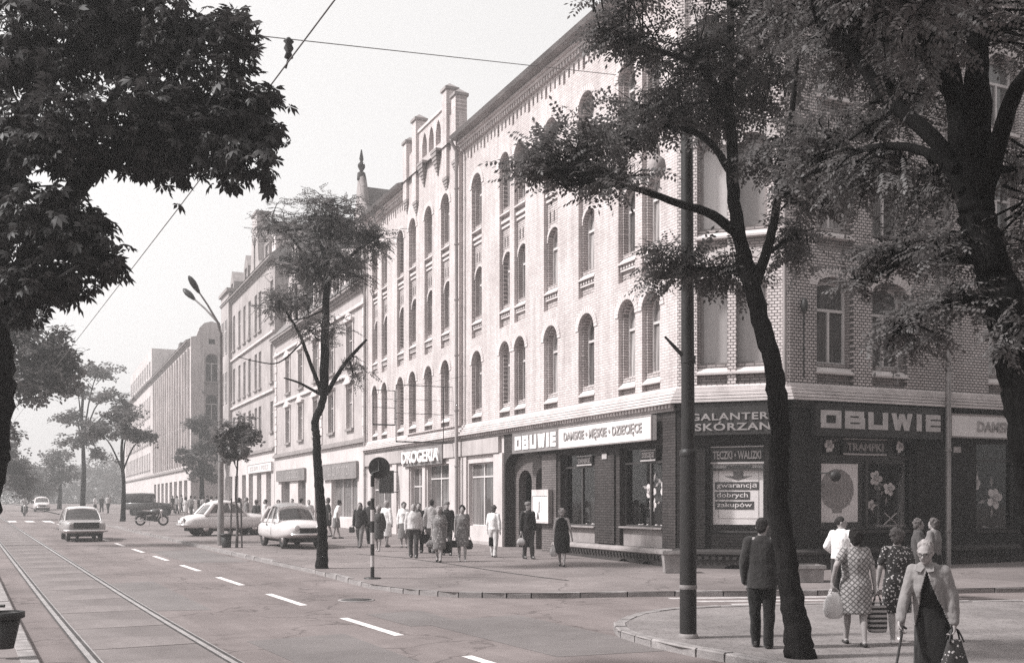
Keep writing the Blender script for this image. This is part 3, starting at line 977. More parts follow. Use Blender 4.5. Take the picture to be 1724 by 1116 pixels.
# stepped gable over the bay
m = MB()
ga, gb = XG1, XG0
w = gb - ga
p1, p2 = ga + 0.28, ga + w * 0.235
q2, q1 = gb - w * 0.2, gb - 0.28
m.fill([[(ga, 16.6), (gb, 16.6), (gb, 17.45), (q2, 17.75), (q2, 18.15), (p2, 18.15), (p2, 17.75), (ga, 17.45)],
        lancet((p2 + q2) / 2 - 1.15, (p2 + q2) / 2 - 0.55, 16.9, 17.95), lancet((p2 + q2) / 2 - 0.3, (p2 + q2) / 2 + 0.3, 16.9, 17.95), lancet((p2 + q2) / 2 + 0.55, (p2 + q2) / 2 + 1.15, 16.9, 17.95)], -0.35, 0.0, True)
m.build('gable', MT['white_brick'], b1, FG)
m = MB(); m.box(ga + 0.3, gb - 0.3, 16.55, 18.1, -0.34, -0.22); m.build('gable_niche', MT['strip_brick'], b1, FG)
for x, z0, z1, hw in ((p1, 15.6, 18.15, 0.24), (p2, 15.2, 18.75, 0.26), (q2, 15.2, 18.75, 0.26), (q1, 15.6, 18.15, 0.24)):
    m = MB(); m.box(x - hw, x + hw, z0, z1, -0.36, 0.13)
    m.build('gable_pillar', MT['white_brick'], b1, FG)
    m = MB(); m.box(x - hw - 0.06, x + hw + 0.06, z1 + 0.002, z1 + 0.12, -0.42, 0.19)
    m.add([(x - hw - 0.04, z1 + 0.12, -0.40), (x + hw + 0.04, z1 + 0.12, -0.40), (x + hw + 0.04, z1 + 0.12, 0.17), (x - hw - 0.04, z1 + 0.12, 0.17), (x, z1 + 0.36, -0.12)],
          [(0, 1, 4), (1, 2, 4), (2, 3, 4), (3, 0, 4), (0, 3, 2, 1)])
    m.build('pillar_cap', MT['trim_grey'], b1, FG)
    m = MB()                              # stepped corbel under the pillar
    for i in range(5):
        f = 1 - i / 5.0
        m.box(x - hw * f, x + hw * f, z0 - 0.12 * (i + 1), z0 - 0.12 * i - 0.01, 0.0, 0.125 * f)
    m.build('corbel', MT['trim_grey'], b1, FG)
for x in ((p2 + q2) / 2 - 0.85, (p2 + q2) / 2 + 0.85):
    m = MB()
    m.box(x - 0.36, x + 0.36, 16.52, 16.64, 0.003, 0.24)
    for i in range(6):
        f = 1 - i / 6.0
        m.box(x - 0.3 * f, x + 0.3 * f, 16.50 - 0.15 * (i + 1), 16.50 - 0.15 * i, 0.003, 0.2 * f + 0.02)
    m.build('corbel', MT['trim_grey'], b1, FG)
m = MB()
m.box(p2 + 0.27, q2 - 0.27, 18.152, 18.27, -0.40, 0.06)
for a, b in ((ga, p2), (q2, gb)):
    pass
m.build('gable_coping', MT['trim_white'], b1, FG)

# eaves: dentils, gutter and the tiled roof edge
def eaves(parent, M, x0, x1):
    m = MB()
    n = int((x1 - x0) / 0.2)
    for i in range(n):
        x = x0 + (i + 0.5) * (x1 - x0) / n
        m.box(x - 0.055, x + 0.055, ZT - 0.10, ZT + 0.06, 0.002, 0.12)
    m.build('dentil_course', MT['trim_white'], parent, M)
    m = MB(); m.box(x0, x1, ZT + 0.062, ZT + 0.17, -0.3, 0.16); m.box(x0, x1, ZT + 0.172, ZT + 0.26, -0.3, 0.24)
    m.build('eaves_moulding', MT['trim_white'], parent, M)
    m = MB()
    prof = [(0.20, ZT + 0.262), (0.52, ZT + 0.30), (0.60, ZT + 0.42), (0.50, ZT + 0.47), (-0.35, ZT + 0.75), (-0.35, ZT + 0.262)]
    vs = [(x0 - 0.0, p[1], p[0]) for p in prof] + [(x1 + 0.0, p[1], p[0]) for p in prof]
    k = len(prof)
    m.add(vs, [(i, (i + 1) % k, (i + 1) % k + k, i + k) for i in range(k)] + [tuple(range(k)), tuple(range(2 * k - 1, k - 1, -1))])
    m.build('roof_edge', MT['gutter'], parent, M)
eaves(b1, FM, XG0 + 0.02, 0.0)
eaves(b1, FM, -L1, XG1 - 0.02)
m = MB()
p_line = [(XG0 + 0.02, 0.05), (-L1 * 0 - 0.0, 0.05)]
eaves(b1, FC, 0.0, LC)
eaves(b1, FS, 0.0, L2)
# roof: one hipped shape over the three fronts
def W(M, x, y, t=0.0): return M @ Vector((x, y, t))
zt = ZT + 0.45
rim = [W(FM, -L1, zt, 0.35), W(FM, 0, zt, 0.35), W(FC, LC, zt, 0.35), W(FS, L2, zt, 0.35)]
ins = [W(FM, -L1, zt + 3.2, -5.5), W(FM, -3.0, zt + 3.2, -5.5), W(FS, 3.0, zt + 3.2, -5.5), W(FS, L2, zt + 3.2, -5.5)]
m = MB(); m.add(rim + ins, [(0, 1, 5, 4), (1, 2, 6, 5), (2, 3, 7, 6)])
bk = [W(FM, -L1, zt, -12.0), W(FM, -12, zt, -12.0), W(FS, L2, zt, -12)]
m.add([ins[0], ins[1], ins[2], ins[3]] + bk, [(0, 1, 5, 4), (1, 2, 5), (2, 3, 6, 5)])
m.build('roof', MT['roof'], b1)
# plain rear so that the house is closed
m = MB()
bb = [W(FM, -L1, 0, -0.61), W(FM, -L1, 0, -12), W(FM, -12, 0, -12), W(FS, L2, 0, -12), W(FS, L2, 0, -0.61)]
for a, b in zip(bb, bb[1:]):
    m.add([a, b, b + Vector((0, 0, zt)), a + Vector((0, 0, zt))], [(0, 1, 2, 3)])
m.build('rear_wall', MT['plaster_c'], b1)

# corner face and side street front
arch_c = ROW1[:4] + (0.3,)
cc = [(SC_(p), 1.02) for p in (1206, 1258)]
cs = [(S2(1406), 1.22), (S2(1498), 1.22), (S2(1690), 1.22), (S2(1790), 1.22)]
def wide_wall(parent, M, x0, x1, cols, blinds=False, mat='side_brick'):
    """upper floors with paired square windows under broad segmental arches"""
    rows = ((5.0, 5.55, 7.7), (8.5, 9.1, 11.4), (12.1, 12.7, 14.6))
    front = [rect(x0, x1, ZB, ZT)]; back = [rect(x0 + 0.02, x1 - 0.02, ZB, ZT - 0.05)]
    for r, (pb, s, tp) in enumerate(rows):
        for (x, w) in cols:
            front.append(arch(x - w / 2, x + w / 2, pb, tp + 0.1, 0.26))
            back.append(arch(x - w / 2 + 0.06, x + w / 2 - 0.06, s, tp, 0.24))
    n = int((x1 - x0 - 0.3) / 0.32)
    for i in range(n):
        x = x0 + 0.25 + (x1 - x0 - 0.5) * i / max(n - 1, 1)
        front.append(lancet(x - 0.06, x + 0.06, 15.46, 15.82))
    m = MB(); m.fill(front, -SLOPE_D, 0.0); m.build('upper_wall', MT[mat], parent, M)
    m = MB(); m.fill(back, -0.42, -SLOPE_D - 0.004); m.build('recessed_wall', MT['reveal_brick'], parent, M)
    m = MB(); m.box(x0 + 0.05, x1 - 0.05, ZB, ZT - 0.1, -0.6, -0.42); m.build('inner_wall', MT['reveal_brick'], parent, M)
    for r, (pb, s, tp) in enumerate(rows):
        for (x, w) in cols:
            bl = blinds and r < 2
            window(parent, M, x, s, tp, w - 0.12, 0.24, -0.32, fmat='trim_grey' if bl else 'frame_white', pmat='pane_blind' if bl else pick_pane(), style='plain' if bl else 'cross')
            sill(parent, M, x, w, s - 0.24, s, 0.02, -0.30, mat='trim_white')
            arch_course(parent, M, x, w, tp - 0.16, 0.26, 0.0, th=0.24)
wide_wall(b1, FC, 0.0, LC, cc, blinds=True, mat='corner_brick')
for zz in (7.95,):
    arch_course(b1, FC, LC / 2, 1.75, zz, 0.42, 0.0, th=0.2)
wide_wall(b1, FS, 0.0, L2, cs)

# the stepped cornice over the shops and its dentils
def cornice(parent, M, x0, x1, wmat='trim_white', dmat='trim_white', e0=0.0, e1=0.0):
    for i in range(5):
        m = MB(); y = 4.52 + 0.088 * i; d = 0.30 - 0.062 * i
        m.add([(x0 - e0 * d, y + 0.004, 0.0), (x1 + e1 * d, y + 0.004, 0.0), (x1 + e1 * d, y + 0.004, d), (x0 - e0 * d, y + 0.004, d),
               (x0 - e0 * d, y + 0.10, 0.0), (x1 + e1 * d, y + 0.10, 0.0), (x1 + e1 * d, y + 0.066, d), (x0 - e0 * d, y + 0.066, d)],
              [(0, 1, 2, 3), (4, 7, 6, 5), (3, 2, 6, 7), (0, 3, 7, 4), (1, 5, 6, 2)])
        m.build('cornice_course', MT[wmat], parent, M)
    m = MB(); n = int((x1 - x0) / 0.17)
    for i in range(n):
        x = x0 + (i + 0.5) * (x1 - x0) / n
        m.box(x - 0.045, x + 0.045, 4.42, 4.518, 0.062, 0.2)
    m.build('dentil_course', MT[dmat], parent, M)
    m = MB(); m.box(x0, x1, 4.34, 4.42, 0.062, 0.13); m.build('string_course', MT['trim_grey'] if dmat == 'trim_white' else MT['trim_dark'], parent, M)
cornice(b1, FM, -L1, 0.0, e1=0.41)
cornice(b1, FC, 0.0, LC, dmat='trim_dark', e0=0.41, e1=0.41)
cornice(b1, FS, 0.0, L2, dmat='trim_dark', e0=0.41)

# --- shop floor, dark brick part
GF = 0.06
def shop_window(parent, M, x0, x1, y0, ytr, y1, fm='frame_dark', mull=(), depth=0.95, pm='glass'):
    """large shop window: frame with a transom, panes, and the display space behind"""
    m = MB(); b = 0.05
    holes = []
    xs = [x0] + list(mull) + [x1]
    for a, c in zip(xs, xs[1:]):
        holes.append(rect(a + b, c - b * 0.5, y0 + b, ytr - b * 0.6))
        holes.append(rect(a + b, c - b * 0.5, ytr + b * 0.6, y1 - b))
    m.fill([rect(x0, x1, y0, y1)] + holes, -0.20, -0.12)
    o = m.build('shop_window', MT[fm], parent, M)
    for h in holes:
        g = MB(); g.add([(h[0][0] - 0.01, h[0][1] - 0.01, -0.16), (h[2][0] + 0.01, h[0][1] - 0.01, -0.16), (h[2][0] + 0.01, h[2][1] + 0.01, -0.16), (h[0][0] - 0.01, h[2][1] + 0.01, -0.16)], [(0, 1, 2, 3)])
        g.build('pane', MT[pm], o, M)
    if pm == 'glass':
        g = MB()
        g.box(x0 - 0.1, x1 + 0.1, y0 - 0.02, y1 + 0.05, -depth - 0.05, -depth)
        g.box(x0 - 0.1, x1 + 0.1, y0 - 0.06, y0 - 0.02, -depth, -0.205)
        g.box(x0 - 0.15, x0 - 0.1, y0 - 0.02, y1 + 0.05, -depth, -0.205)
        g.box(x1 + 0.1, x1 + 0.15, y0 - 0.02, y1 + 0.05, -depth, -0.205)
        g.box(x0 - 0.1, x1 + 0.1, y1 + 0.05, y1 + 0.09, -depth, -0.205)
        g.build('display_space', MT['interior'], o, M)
    return o

XP = -S1(851)                                   # left end of the dark brick front
sw1 = (-S1(1046), -S1(1118), 1.22, 3.03, 3.46)
sw2 = (-S1(946), -S1(1004), 1.18, 3.02, 3.44)
pt = (-S1(853), -S1(911.5) + 0.25)               # portal
def cellar(x): return arch(x - 0.3, x + 0.3, 0.06, 0.3, 0.12, 6)
front = [rect(XP, 0.0, 0.0, 4.5), rect(sw1[0], sw1[1], 0.62, sw1[4]), rect(sw2[0], sw2[1], 0.62, sw2[4]),
         arch(pt[0], pt[1], -0.0 + 0.02, 3.75, 0.55)]
m = MB(); m.fill(front, -0.32, GF); m.build('shop_wall', MT['front_brick'], b1, FM)
for s in (sw1, sw2):
    shop_window(b1, FM, s[0], s[1], s[2], s[3], s[4], mull=((s[0] + s[1]) / 2 + 0.25,) if s is sw1 else ((s[0] + s[1]) / 2,))
    m = MB(); m.box(s[0] + 0.002, s[1] - 0.002, 0.66, s[2] - 0.05, -0.3, -0.06); m.box(s[0] + 0.002, s[1] - 0.002, s[2] - 0.048, s[2] - 0.002, -0.3, 0.1)
    m.build('stall_riser', MT['trim_grey'], b1, FM)
# portal: brick screen with two pointed openings set back in the arch
i1 = (-S1(859.5), -S1(881)); i2 = (-S1(888), -S1(911.5))
m = MB()
m.fill([rect(pt[0] - 0.1, pt[1] + 0.1, 0.0, 3.9), arch(i1[0], i1[1], 0.02, 3.05, 0.42), arch(i2[0], i2[1], 0.02, 3.12, 0.42)], -0.62, -0.33)
m.build('portal_wall', MT['portal_brick'], b1, FM)
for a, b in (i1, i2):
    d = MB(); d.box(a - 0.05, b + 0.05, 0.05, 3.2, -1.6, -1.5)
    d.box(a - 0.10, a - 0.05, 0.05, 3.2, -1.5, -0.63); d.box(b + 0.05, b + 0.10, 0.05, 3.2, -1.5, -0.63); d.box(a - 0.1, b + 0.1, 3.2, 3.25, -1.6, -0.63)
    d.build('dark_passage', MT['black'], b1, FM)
m = MB(); m.box(-S1(941), pt[1] + 0.006, 0.02, 3.5, GF + 0.002, GF + 0.05); m.build('brick_pier', MT['portal_brick'], b1, FM)
# pier between the shop windows has a slit recess
m = MB(); m.box(sw2[1] + 0.22, sw1[0] - 0.22, 0.7, 3.3, GF + 0.002, GF + 0.06); m.build('brick_pier', MT['front_brick'], b1, FM)
# plinth with its rounded ledge
def plinth(M, x0, x1, yt=0.64, vents=(), e0=0.0, e1=0.0):
    m = MB(); m.fill([rect(x0, x1, -0.3, yt - 0.17)] + [cellar(v) for v in vents], -0.1, 0.18)
    m.build('plinth', MT['plinth'], b1, M)
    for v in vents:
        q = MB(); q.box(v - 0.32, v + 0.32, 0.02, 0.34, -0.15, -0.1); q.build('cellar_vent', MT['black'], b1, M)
    m = MB()
    prof = [(GF, yt), (0.20, yt - 0.02), (0.27, yt - 0.07), (0.28, yt - 0.13), (0.22, yt - 0.175), (GF, yt - 0.18)]
    k = len(prof)
    vs = [(x0 - e0 * p[0], p[1], p[0]) for p in prof] + [(x1 + e1 * p[0], p[1], p[0]) for p in prof]
    m.add(vs, [(i, (i + 1) % k, (i + 1) % k + k, i + k) for i in range(k)] + [tuple(range(k)), tuple(range(2 * k - 1, k - 1, -1))])
    m.build('plinth_ledge', MT['trim_grey'] if M is FM else MT['trim_dark'], b1, M)
    m = MB(); n = int((x1 - x0) / 0.18)
    for i in range(n):
        x = x0 + (i + 0.5) * (x1 - x0) / n
        m.box(x - 0.05, x + 0.05, yt - 0.27, yt - 0.18, 0.181, 0.25)
    m.build('dentil_course', MT['trim_dark'], b1, M)
plinth(FM, -S1(941) + 0.0, 0.0, 0.66, vents=(-S1(1060), -S1(1100)), e1=0.41)
plinth(FC, 0.0, LC, 0.70, vents=(SC_(1240),), e0=0.41, e1=0.41)
plinth(FS, 0.0, L2, 0.72, vents=(S2(1683),), e0=0.41)

# corner shop front
cw = (SC_(1194), SC_(1287), 1.12, 2.78, 3.45)
m = MB(); m.fill([rect(0, LC, 0, 4.5), rect(cw[0], cw[1], cw[2] - 0.02, cw[4])], -0.32, GF); m.build('shop_wall', MT['dark_brick'], b1, FC)
shop_window(b1, FC, *cw)
m = MB(); m.box(SC_(1170), SC_(1189), 0.72, 3.3, GF + 0.002, GF + 0.09); m.build('brick_pier', MT['dark_brick'], b1, FC)
m = MB(); m.box(LC - 0.34, LC - 0.05, 0.72, 4.3, GF + 0.002, GF + 0.09); m.build('brick_pier', MT['dark_brick'], b1, FC)
# side street shop front
ss1 = (S2(1380), S2(1541), 1.20, 3.12, 3.62)
ss2 = (S2(1641), S2(1712), 1.15, 3.1, 3.62)
ss3 = (S2(1770), S2(1850), 1.15, 3.1, 3.62)
m = MB(); m.fill([rect(0, L2, 0, 4.5)] + [rect(a[0], a[1], a[2] - 0.02, a[4]) for a in (ss1, ss2, ss3)], -0.32, GF); m.build('shop_wall', MT['dark_brick'], b1, FS)
shop_window(b1, FS, *ss1, mull=((ss1[0] + ss1[1]) / 2 + 0.05,))
shop_window(b1, FS, *ss2)
shop_window(b1, FS, *ss3)
for a in (ss1, ss2, ss3):
    m = MB(); m.box(a[0] - 0.05, a[1] + 0.05, a[2] - 0.1, a[2] - 0.022, GF + 0.002, GF + 0.09); m.build('stall_riser', MT['trim_dark'], b1, FS)

# --- pale plastered shop part of the main front
dw = [(-S1(790.5), -S1(832), 0.98, 2.88, 3.42), (-S1(721), -S1(757), 0.95, 2.9, 3.5), (-S1(693), -S1(712.5), 0.12, 2.6, 3.45),
      (-S1(628), -S1(660), 0.12, 2.5, 3.2)]
m = MB(); m.fill([rect(-L1, XP - 0.002, 0.0, 4.5)] + [rect(a[0], a[1], a[2], a[4]) for a in dw], -0.32, 0.03); m.build('shop_wall', MT['plaster'], b1, FM)
for a in dw:
    mid_ = (a[0] + a[1]) / 2
    shop_window(b1, FM, a[0], a[1], a[2] + 0.005, a[3], a[4] - 0.005, fm='frame_white', mull=(mid_,), pm='pane_shop')
for i, (pa, pb) in enumerate(((835, 850), (760, 776), (780, 789), (714.5, 719.5), (681, 692), (664, 671))):
    m = MB(); m.box(-S1(pa), -S1(pb), 0.1, 3.7 if i != 3 else 3.5, 0.032, 0.11); m.build('pilaster', MT['plaster'], b1, FM)
m = MB(); m.box(-L1, XP - 0.3, 3.72, 4.30, 0.032, 0.16); m.build('fascia', MT['plaster_b'], b1, FM)
m = MB(); m.box(-L1, XP - 0.05, -0.2, 0.42, 0.034, 0.075); m.build('plinth', MT['plaster_b'], b1, FM)

# rain pipes
def rain_pipe(parent, M, x, y0, y1, t, mat='gutter', r=0.06, name='rain_pipe'):
    m = MB(); m.tube([(x, y0, t + 0.12), (x, y0 + 0.15, t), (x, y1 - 0.4, t), (x, y1, t + 0.25)], r, 8)
    y = y0 + 1.0
    while y < y1 - 0.6:
        m.tube([(x, y, t), (x, y + 0.06, t)], r * 1.35, 8); y += 2.2
    return m.build(name, MT[mat], parent, M)
rain_pipe(b1, FM, -S1(778) + 0.25, 0.1, 16.2, 0.34, 'trim_grey', 0.075)
rain_pipe(b1, FM, -L1 + 0.15, 0.1, 16.2, 0.14, 'trim_grey')
rain_pipe(b1, FS, S2(1579), 0.1, 16.2, 0.36, 'gutter', 0.075)
m = MB(); m.tube([(LC - 0.12, 5.0, 0.08), (LC - 0.12, 15.8, 0.08)], 0.05, 8); m.build('rain_pipe', MT['trim_grey'], b1, FC)
m = MB(); m.tube([(0.22, 5.0, 0.05), (0.22, 15.8, 0.05)], 0.03, 6); m.build('cable_pipe', MT['trim_grey'], b1, FC)
# white trim rolls at the corner edges

# ------------------------------------------------------------------ the other houses of the row
def row_house(name, label, x0, x1, eave, zf, rows, cols, mat, roof_h=3.5, roof_d=5.0, depth=12.0, hood=None, shop=None, round_head=False, M=FM, tfront=0.0, win_t=-0.2):
    """terrace house on the line of the main front. rows: (sill, head), cols: (x, width); zf: top of the shop floor"""
    c = W(M, (x0 + x1) / 2, 0, tfront)
    o = empty(name, (c.x, c.y, gz(c.y)), label, 'building')
    Mf = M @ Matrix.Translation(Vector((0, 0, tfront)))
    holes = []
    for (a, b) in rows:
        for (x, w) in cols:
            holes.append(arch(x - w / 2, x + w / 2, a, b, w * 0.3, 6) if round_head else rect(x - w / 2, x + w / 2, a, b))
    m = MB(); m.fill([rect(x0 + 0.002, x1 - 0.002, zf, eave)] + holes, -0.35, 0.0); m.build('upper_wall', MT[mat], o, Mf)
    for (a, b) in rows:
        for (x, w) in cols:
            window(o, Mf, x, a, b, w, w * 0.3 if round_head else None, win_t, pmat=pick_pane())
            m = MB(); m.box(x - w / 2 - 0.1, x + w / 2 + 0.1, a - 0.14, a - 0.004, 0.002, 0.14); m.build('sill', MT['trim_grey'], o, Mf)
            if hood:
                m = MB(); m.box(x - w / 2 - 0.16, x + w / 2 + 0.16, b + 0.22, b + 0.34, 0.002, 0.2)
                m.box(x - w / 2 - 0.14, x - w / 2 - 0.01, a, b + 0.21, 0.002, 0.07); m.box(x + w / 2 + 0.01, x + w / 2 + 0.14, a, b + 0.21, 0.002, 0.07)
                if hood == 'gable': m.prism([(x - w / 2 - 0.2, b + 0.35), (x + w / 2 + 0.2, b + 0.35), (x, b + 0.75)], 0.002, 0.18)
                m.build('window_hood', MT['trim_white'], o, Mf)
    m = MB(); m.box(x0 + 0.004, x1 - 0.004, -0.3, eave - 0.02, -depth, -0.36); m.build('house_body', MT['plaster_c'], o, Mf)
    m = MB()
    for i, (dy, d) in enumerate(((0.0, 0.12), (0.14, 0.24), (0.28, 0.4))):
        m.box(x0 + 0.004, x1 - 0.004, eave + dy + 0.002, eave + dy + 0.14, -0.3, d)
    m.build('eaves_moulding', MT['trim_grey'], o, Mf)
    m = MB(); m.box(x0 + 0.004, x1 - 0.004, zf + 0.002, zf + 0.16, 0.002, 0.2); m.box(x0 + 0.004, x1 - 0.004, zf + 0.162, zf + 0.26, 0.002, 0.1)
    m.build('string_course', MT['trim_grey'], o, Mf)
    e = eave + 0.424
    rp = MB(); a = [(x0, e, 0.45), (x1, e, 0.45), (x1, e + roof_h, -roof_d), (x0, e + roof_h, -roof_d), (x0, e, -depth), (x1, e, -depth)]
    rp.add(a, [(0, 1, 2, 3), (3, 2, 5, 4), (0, 3, 4), (1, 5, 2), (0, 4, 5, 1)])
    rf = rp.build('roof', MT['roof'], o, Mf)
    # shop floor
    sh = shop or []
    m = MB(); m.fill([rect(x0 + 0.002, x1 - 0.002, -0.3, zf)] + [rect(q[0], q[1], q[2], q[3]) for q in sh], -0.35, 0.02); m.build('shop_wall', MT['shopfront'], o, Mf)
    for q in sh:
        mm = MB(); b = 0.06
        n = q[4] if len(q) > 4 else 2
        xs = [q[0] + (q[1] - q[0]) * i / n for i in range(n + 1)]
        hs = [rect(u + b, v - b * 0.3, q[2] + b, q[3] - b) for u, v in zip(xs, xs[1:])]
        mm.fill([rect(q[0], q[1], q[2], q[3])] + hs, -0.3, -0.18)
        s = mm.build('shop_window', MT['frame_white'], o, Mf)
        g = MB(); g.box(q[0] + 0.01, q[1] - 0.01, q[2] + 0.01, q[3] - 0.01, -0.26, -0.25); g.build('pane', MT['pane_shop'], s, Mf)
    return o, Mf, rf

# second house: ornate, with two finialled gables
xs0, xs1 = -S1(462), -L1
cols2 = [(-S1(p), 1.25) for p in (588, 557, 531, 505.5, 484)]
b2, M2, rf2 = row_house('ornate_house', 'grey plastered house with hooded windows, finialled gables and a steep tiled roof', xs0, xs1 - 0.05, 13.0, 5.0,
    ((5.9, 8.1), (9.3, 11.5)), cols2, 'plaster_b', roof_h=5.2, roof_d=4.2, hood='gable',
    shop=[(-S1(557), -S1(601), 1.0, 3.35, 3), (-S1(529), -S1(535), 0.2, 3.4, 1), (-S1(501), -S1(514), 0.5, 3.35, 1), (-S1(473), -S1(487), 0.5, 3.35, 1)], tfront=-0.05)
def gable(parent, M, xc, w, z0, z1, mat, wins=True, finial=True, t=0.06):
    m = MB()
    hh = z1 - z0
    prof = [(xc - w / 2, z0), (xc + w / 2, z0), (xc + w / 2, z0 + hh * 0.34), (xc + w * 0.36, z0 + hh * 0.40), (xc + w * 0.36, z0 + hh * 0.58), (xc + w * 0.2, z0 + hh * 0.70),
            (xc + w * 0.12, z0 + hh * 0.86), (xc, z0 + hh), (xc - w * 0.12, z0 + hh * 0.86), (xc - w * 0.2, z0 + hh * 0.70), (xc - w * 0.36, z0 + hh * 0.58), (xc - w * 0.36, z0 + hh * 0.40), (xc - w / 2, z0 + hh * 0.34)]
    holes = []
    ws = [(xc - w * 0.18, 0.9), (xc + w * 0.18, 0.9)] if w > 3 else [(xc, w * 0.35)]
    for (x, ww) in ws: holes.append(rect(x - ww / 2, x + ww / 2, z0 + 0.4, z0 + hh * 0.48))
    m.fill([prof] + holes, -0.35, t, True)
    g = m.build('gable', MT[mat], parent, M)
    for (x, ww) in ws: window(parent, M, x, z0 + 0.4, z0 + hh * 0.48, ww, None, -0.2)
    m = MB()
    for a, b in zip(prof[3:10], prof[4:11]):
        m.tube([(a[0], a[1] + 0.05, -0.1), (b[0], b[1] + 0.05, -0.1)], 0.16, 6)
    m.build('coping', MT['trim_grey'], g, M)
    if finial:
        m = MB()
        Mx = Matrix.Translation(Vector((xc, z0 + hh, -0.1))) @ Matrix.Rotation(R(-90), 4, 'X')
        m.lathe([(0.25, -0.25), (0.22, 0.1), (0.08, 0.2), (0.2, 0.42), (0.2, 0.55), (0.07, 0.7), (0.12, 0.85), (0.03, 1.35)], 8, M=Mx)
        m.build('finial', MT['trim_dark'], g, M)
    # little roof behind the gable
    m = MB(); e = z0 + hh * 0.9
    m.add([(xc - w / 2, z0 + 0.2, -0.3), (xc, e, -0.3), (xc + w / 2, z0 + 0.2, -0.3), (xc - w / 2, z0 + 0.2, -4.5), (xc, e, -4.5), (xc + w / 2, z0 + 0.2, -4.5)], [(0, 1, 4, 3), (1, 2, 5, 4)])
    m.build('gable_roof', MT['roof'], g, M)
    return g
gable(b2, M2, -S1(603) + 0.1, 3.0, 13.42, 19.2, 'plaster_c')
gable(b2, M2, -S1(494), 4.2, 13.42, 19.0, 'plaster_c')
for p in (574, 553, 530):                        # dormers between the gables
    x = -S1(p)
    d = MB(); d.fill([[(x - 0.7, 13.42), (x + 0.7, 13.42), (x + 0.7, 15.4), (x, 16.1), (x - 0.7, 15.4)], rect(x - 0.42, x + 0.42, 13.75, 15.2)], -2.0, -0.02)
    dm = d.build('dormer', MT['trim_white'], b2, M2)
    window(b2, M2, x, 13.75, 15.2, 0.84, None, -0.2)
m = MB(); m.box(-S1(560), -S1(566), 18.4, 20.2, -4.6, -3.9); m.build('chimney', MT['portal_brick'], rf2, M2)
for zc_ in (8.72, 12.2):
    m = MB(); m.box(xs0 + .01, xs1 - .06, zc_, zc_ + .12, .002, .14); m.box(xs0 + .01, xs1 - .06, zc_ + .122, zc_ + .2, .002, .08); m.build('string_course', MT['trim_white'], b2, M2)
for x_ in (xs0 + .4, (xs0 + xs1) / 2 + 1.9, xs1 - .5):
    for i in range(14):
        m = MB(); w_ = .34 if i % 2 else .26; m.box(x_ - w_, x_ + w_, 5.35 + i * .52, 5.35 + i * .52 + .46, .002, .06); m.build('quoin', MT['trim_white'], b2, M2)
for x_ in (xs0 + 7.2, xs0 + 15.0, xs0 + 19.5):
    m = MB(); m.box(x_ - .5, x_ + .5, 16.8, 19.6, -5.2, -4.2); ch_ = m.build('chimney', MT['portal_brick'], rf2, M2)
rain_pipe(b2, M2, xs1 - 0.25, 0.3, 13.0, 0.1, 'trim_grey', 0.05)

# third house: tall, with a stepped gable wall and a flat topped end bay
ys0, ys1 = -S1(377), xs0
cols3 = [(-S1(p), 1.05) for p in (393.5, 402.5, 411, 419.5, 430, 437, 457)]
b3, M3, rf3 = row_house('tall_plastered_house', 'tall worn plaster house with narrow windows and a tapering gable above its roof', ys0, ys1 - 0.02, 19.2, 5.6,
    ((7.0, 9.2), (10.6, 13.4), (15.0, 18.0)), cols3, 'plaster_c', roof_h=3.6, roof_d=4.5,
    shop=[(-S1(p) - 0.9, -S1(p) + 0.9, 0.6, 4.1, 1) for p in (388, 398, 410.5, 422, 436, 452)], tfront=-0.03)
gx = -S1(430)
m = MB(); m.fill([[(gx - 2.6, 19.2), (gx + 2.6, 19.2), (gx + 1.6, 20.4), (gx + 1.1, 22.6), (gx + 0.9, 24.2), (gx - 0.9, 24.2), (gx - 1.1, 22.6), (gx - 1.6, 20.4)],
        lancet(gx - 0.35, gx + 0.35, 20.0, 22.6)], -0.9, 0.1, True)
g3 = m.build('gable', MT['plaster_b'], b3, M3)
m = MB(); m.box(gx - 0.5, gx + 0.5, 19.9, 22.8, -0.6, -0.5); m.build('gable_niche', MT['pane'], g3, M3)
m = MB(); m.box(gx - 1.05, gx + 1.05, 24.202, 24.4, -1.0, 0.2); m.build('coping', MT['trim_grey'], g3, M3)
m = MB(); m.box(-S1(452) - 0.9, -S1(452) + 0.9, 20.0, 22.4, -2.2, -0.3); m.build('dormer', MT['trim_white'], b3, M3)
for p_ in (388, 411, 446):
    x_ = -S1(p_)
    d = MB(); d.fill([[(x_ - .9, 19.62), (x_ + .9, 19.62), (x_ + .9, 21.2), (x_, 22.2), (x_ - .9, 21.2)], rect(x_ - .5, x_ + .5, 19.9, 21.1)], -2.4, -0.1); d.build('dormer', MT['trim_grey'], b3, M3)
    window(b3, M3, x_, 19.9, 21.1, 1.0, None, -.3)
for zc_ in (9.9, 14.1):
    m = MB(); m.box(ys0 + .01, ys1 - .04, zc_, zc_ + .16, .002, .16); m.build('string_course', MT['trim_white'], b3, M3)
m = MB(); m.box(-S1(421) - .6, -S1(421) + .6, 21.5, 24.6, -5.2, -4.2); m.build('chimney', MT['portal_brick'], rf3, M3)
tb = MB(); tb.box(ys0 + 0.1, ys0 + 4.2, 5.9, 20.3, 0.002, 0.3); o = tb.build('end_bay', MT['plaster_c'], b3, M3)
tb = MB(); tb.box(ys0 - 0.1, ys0 + 4.4, 20.302, 20.6, -0.1, 0.5); tb.build('bay_cornice', MT['trim_grey'], o, M3)
for zz in ((7.0, 9.2), (10.6, 13.4), (15.0, 18.0)):
    for dx in (1.2, 3.0):
        window(b3, M3, ys0 + dx, zz[0], zz[1], 0.95, None, 0.31, pmat='pane')

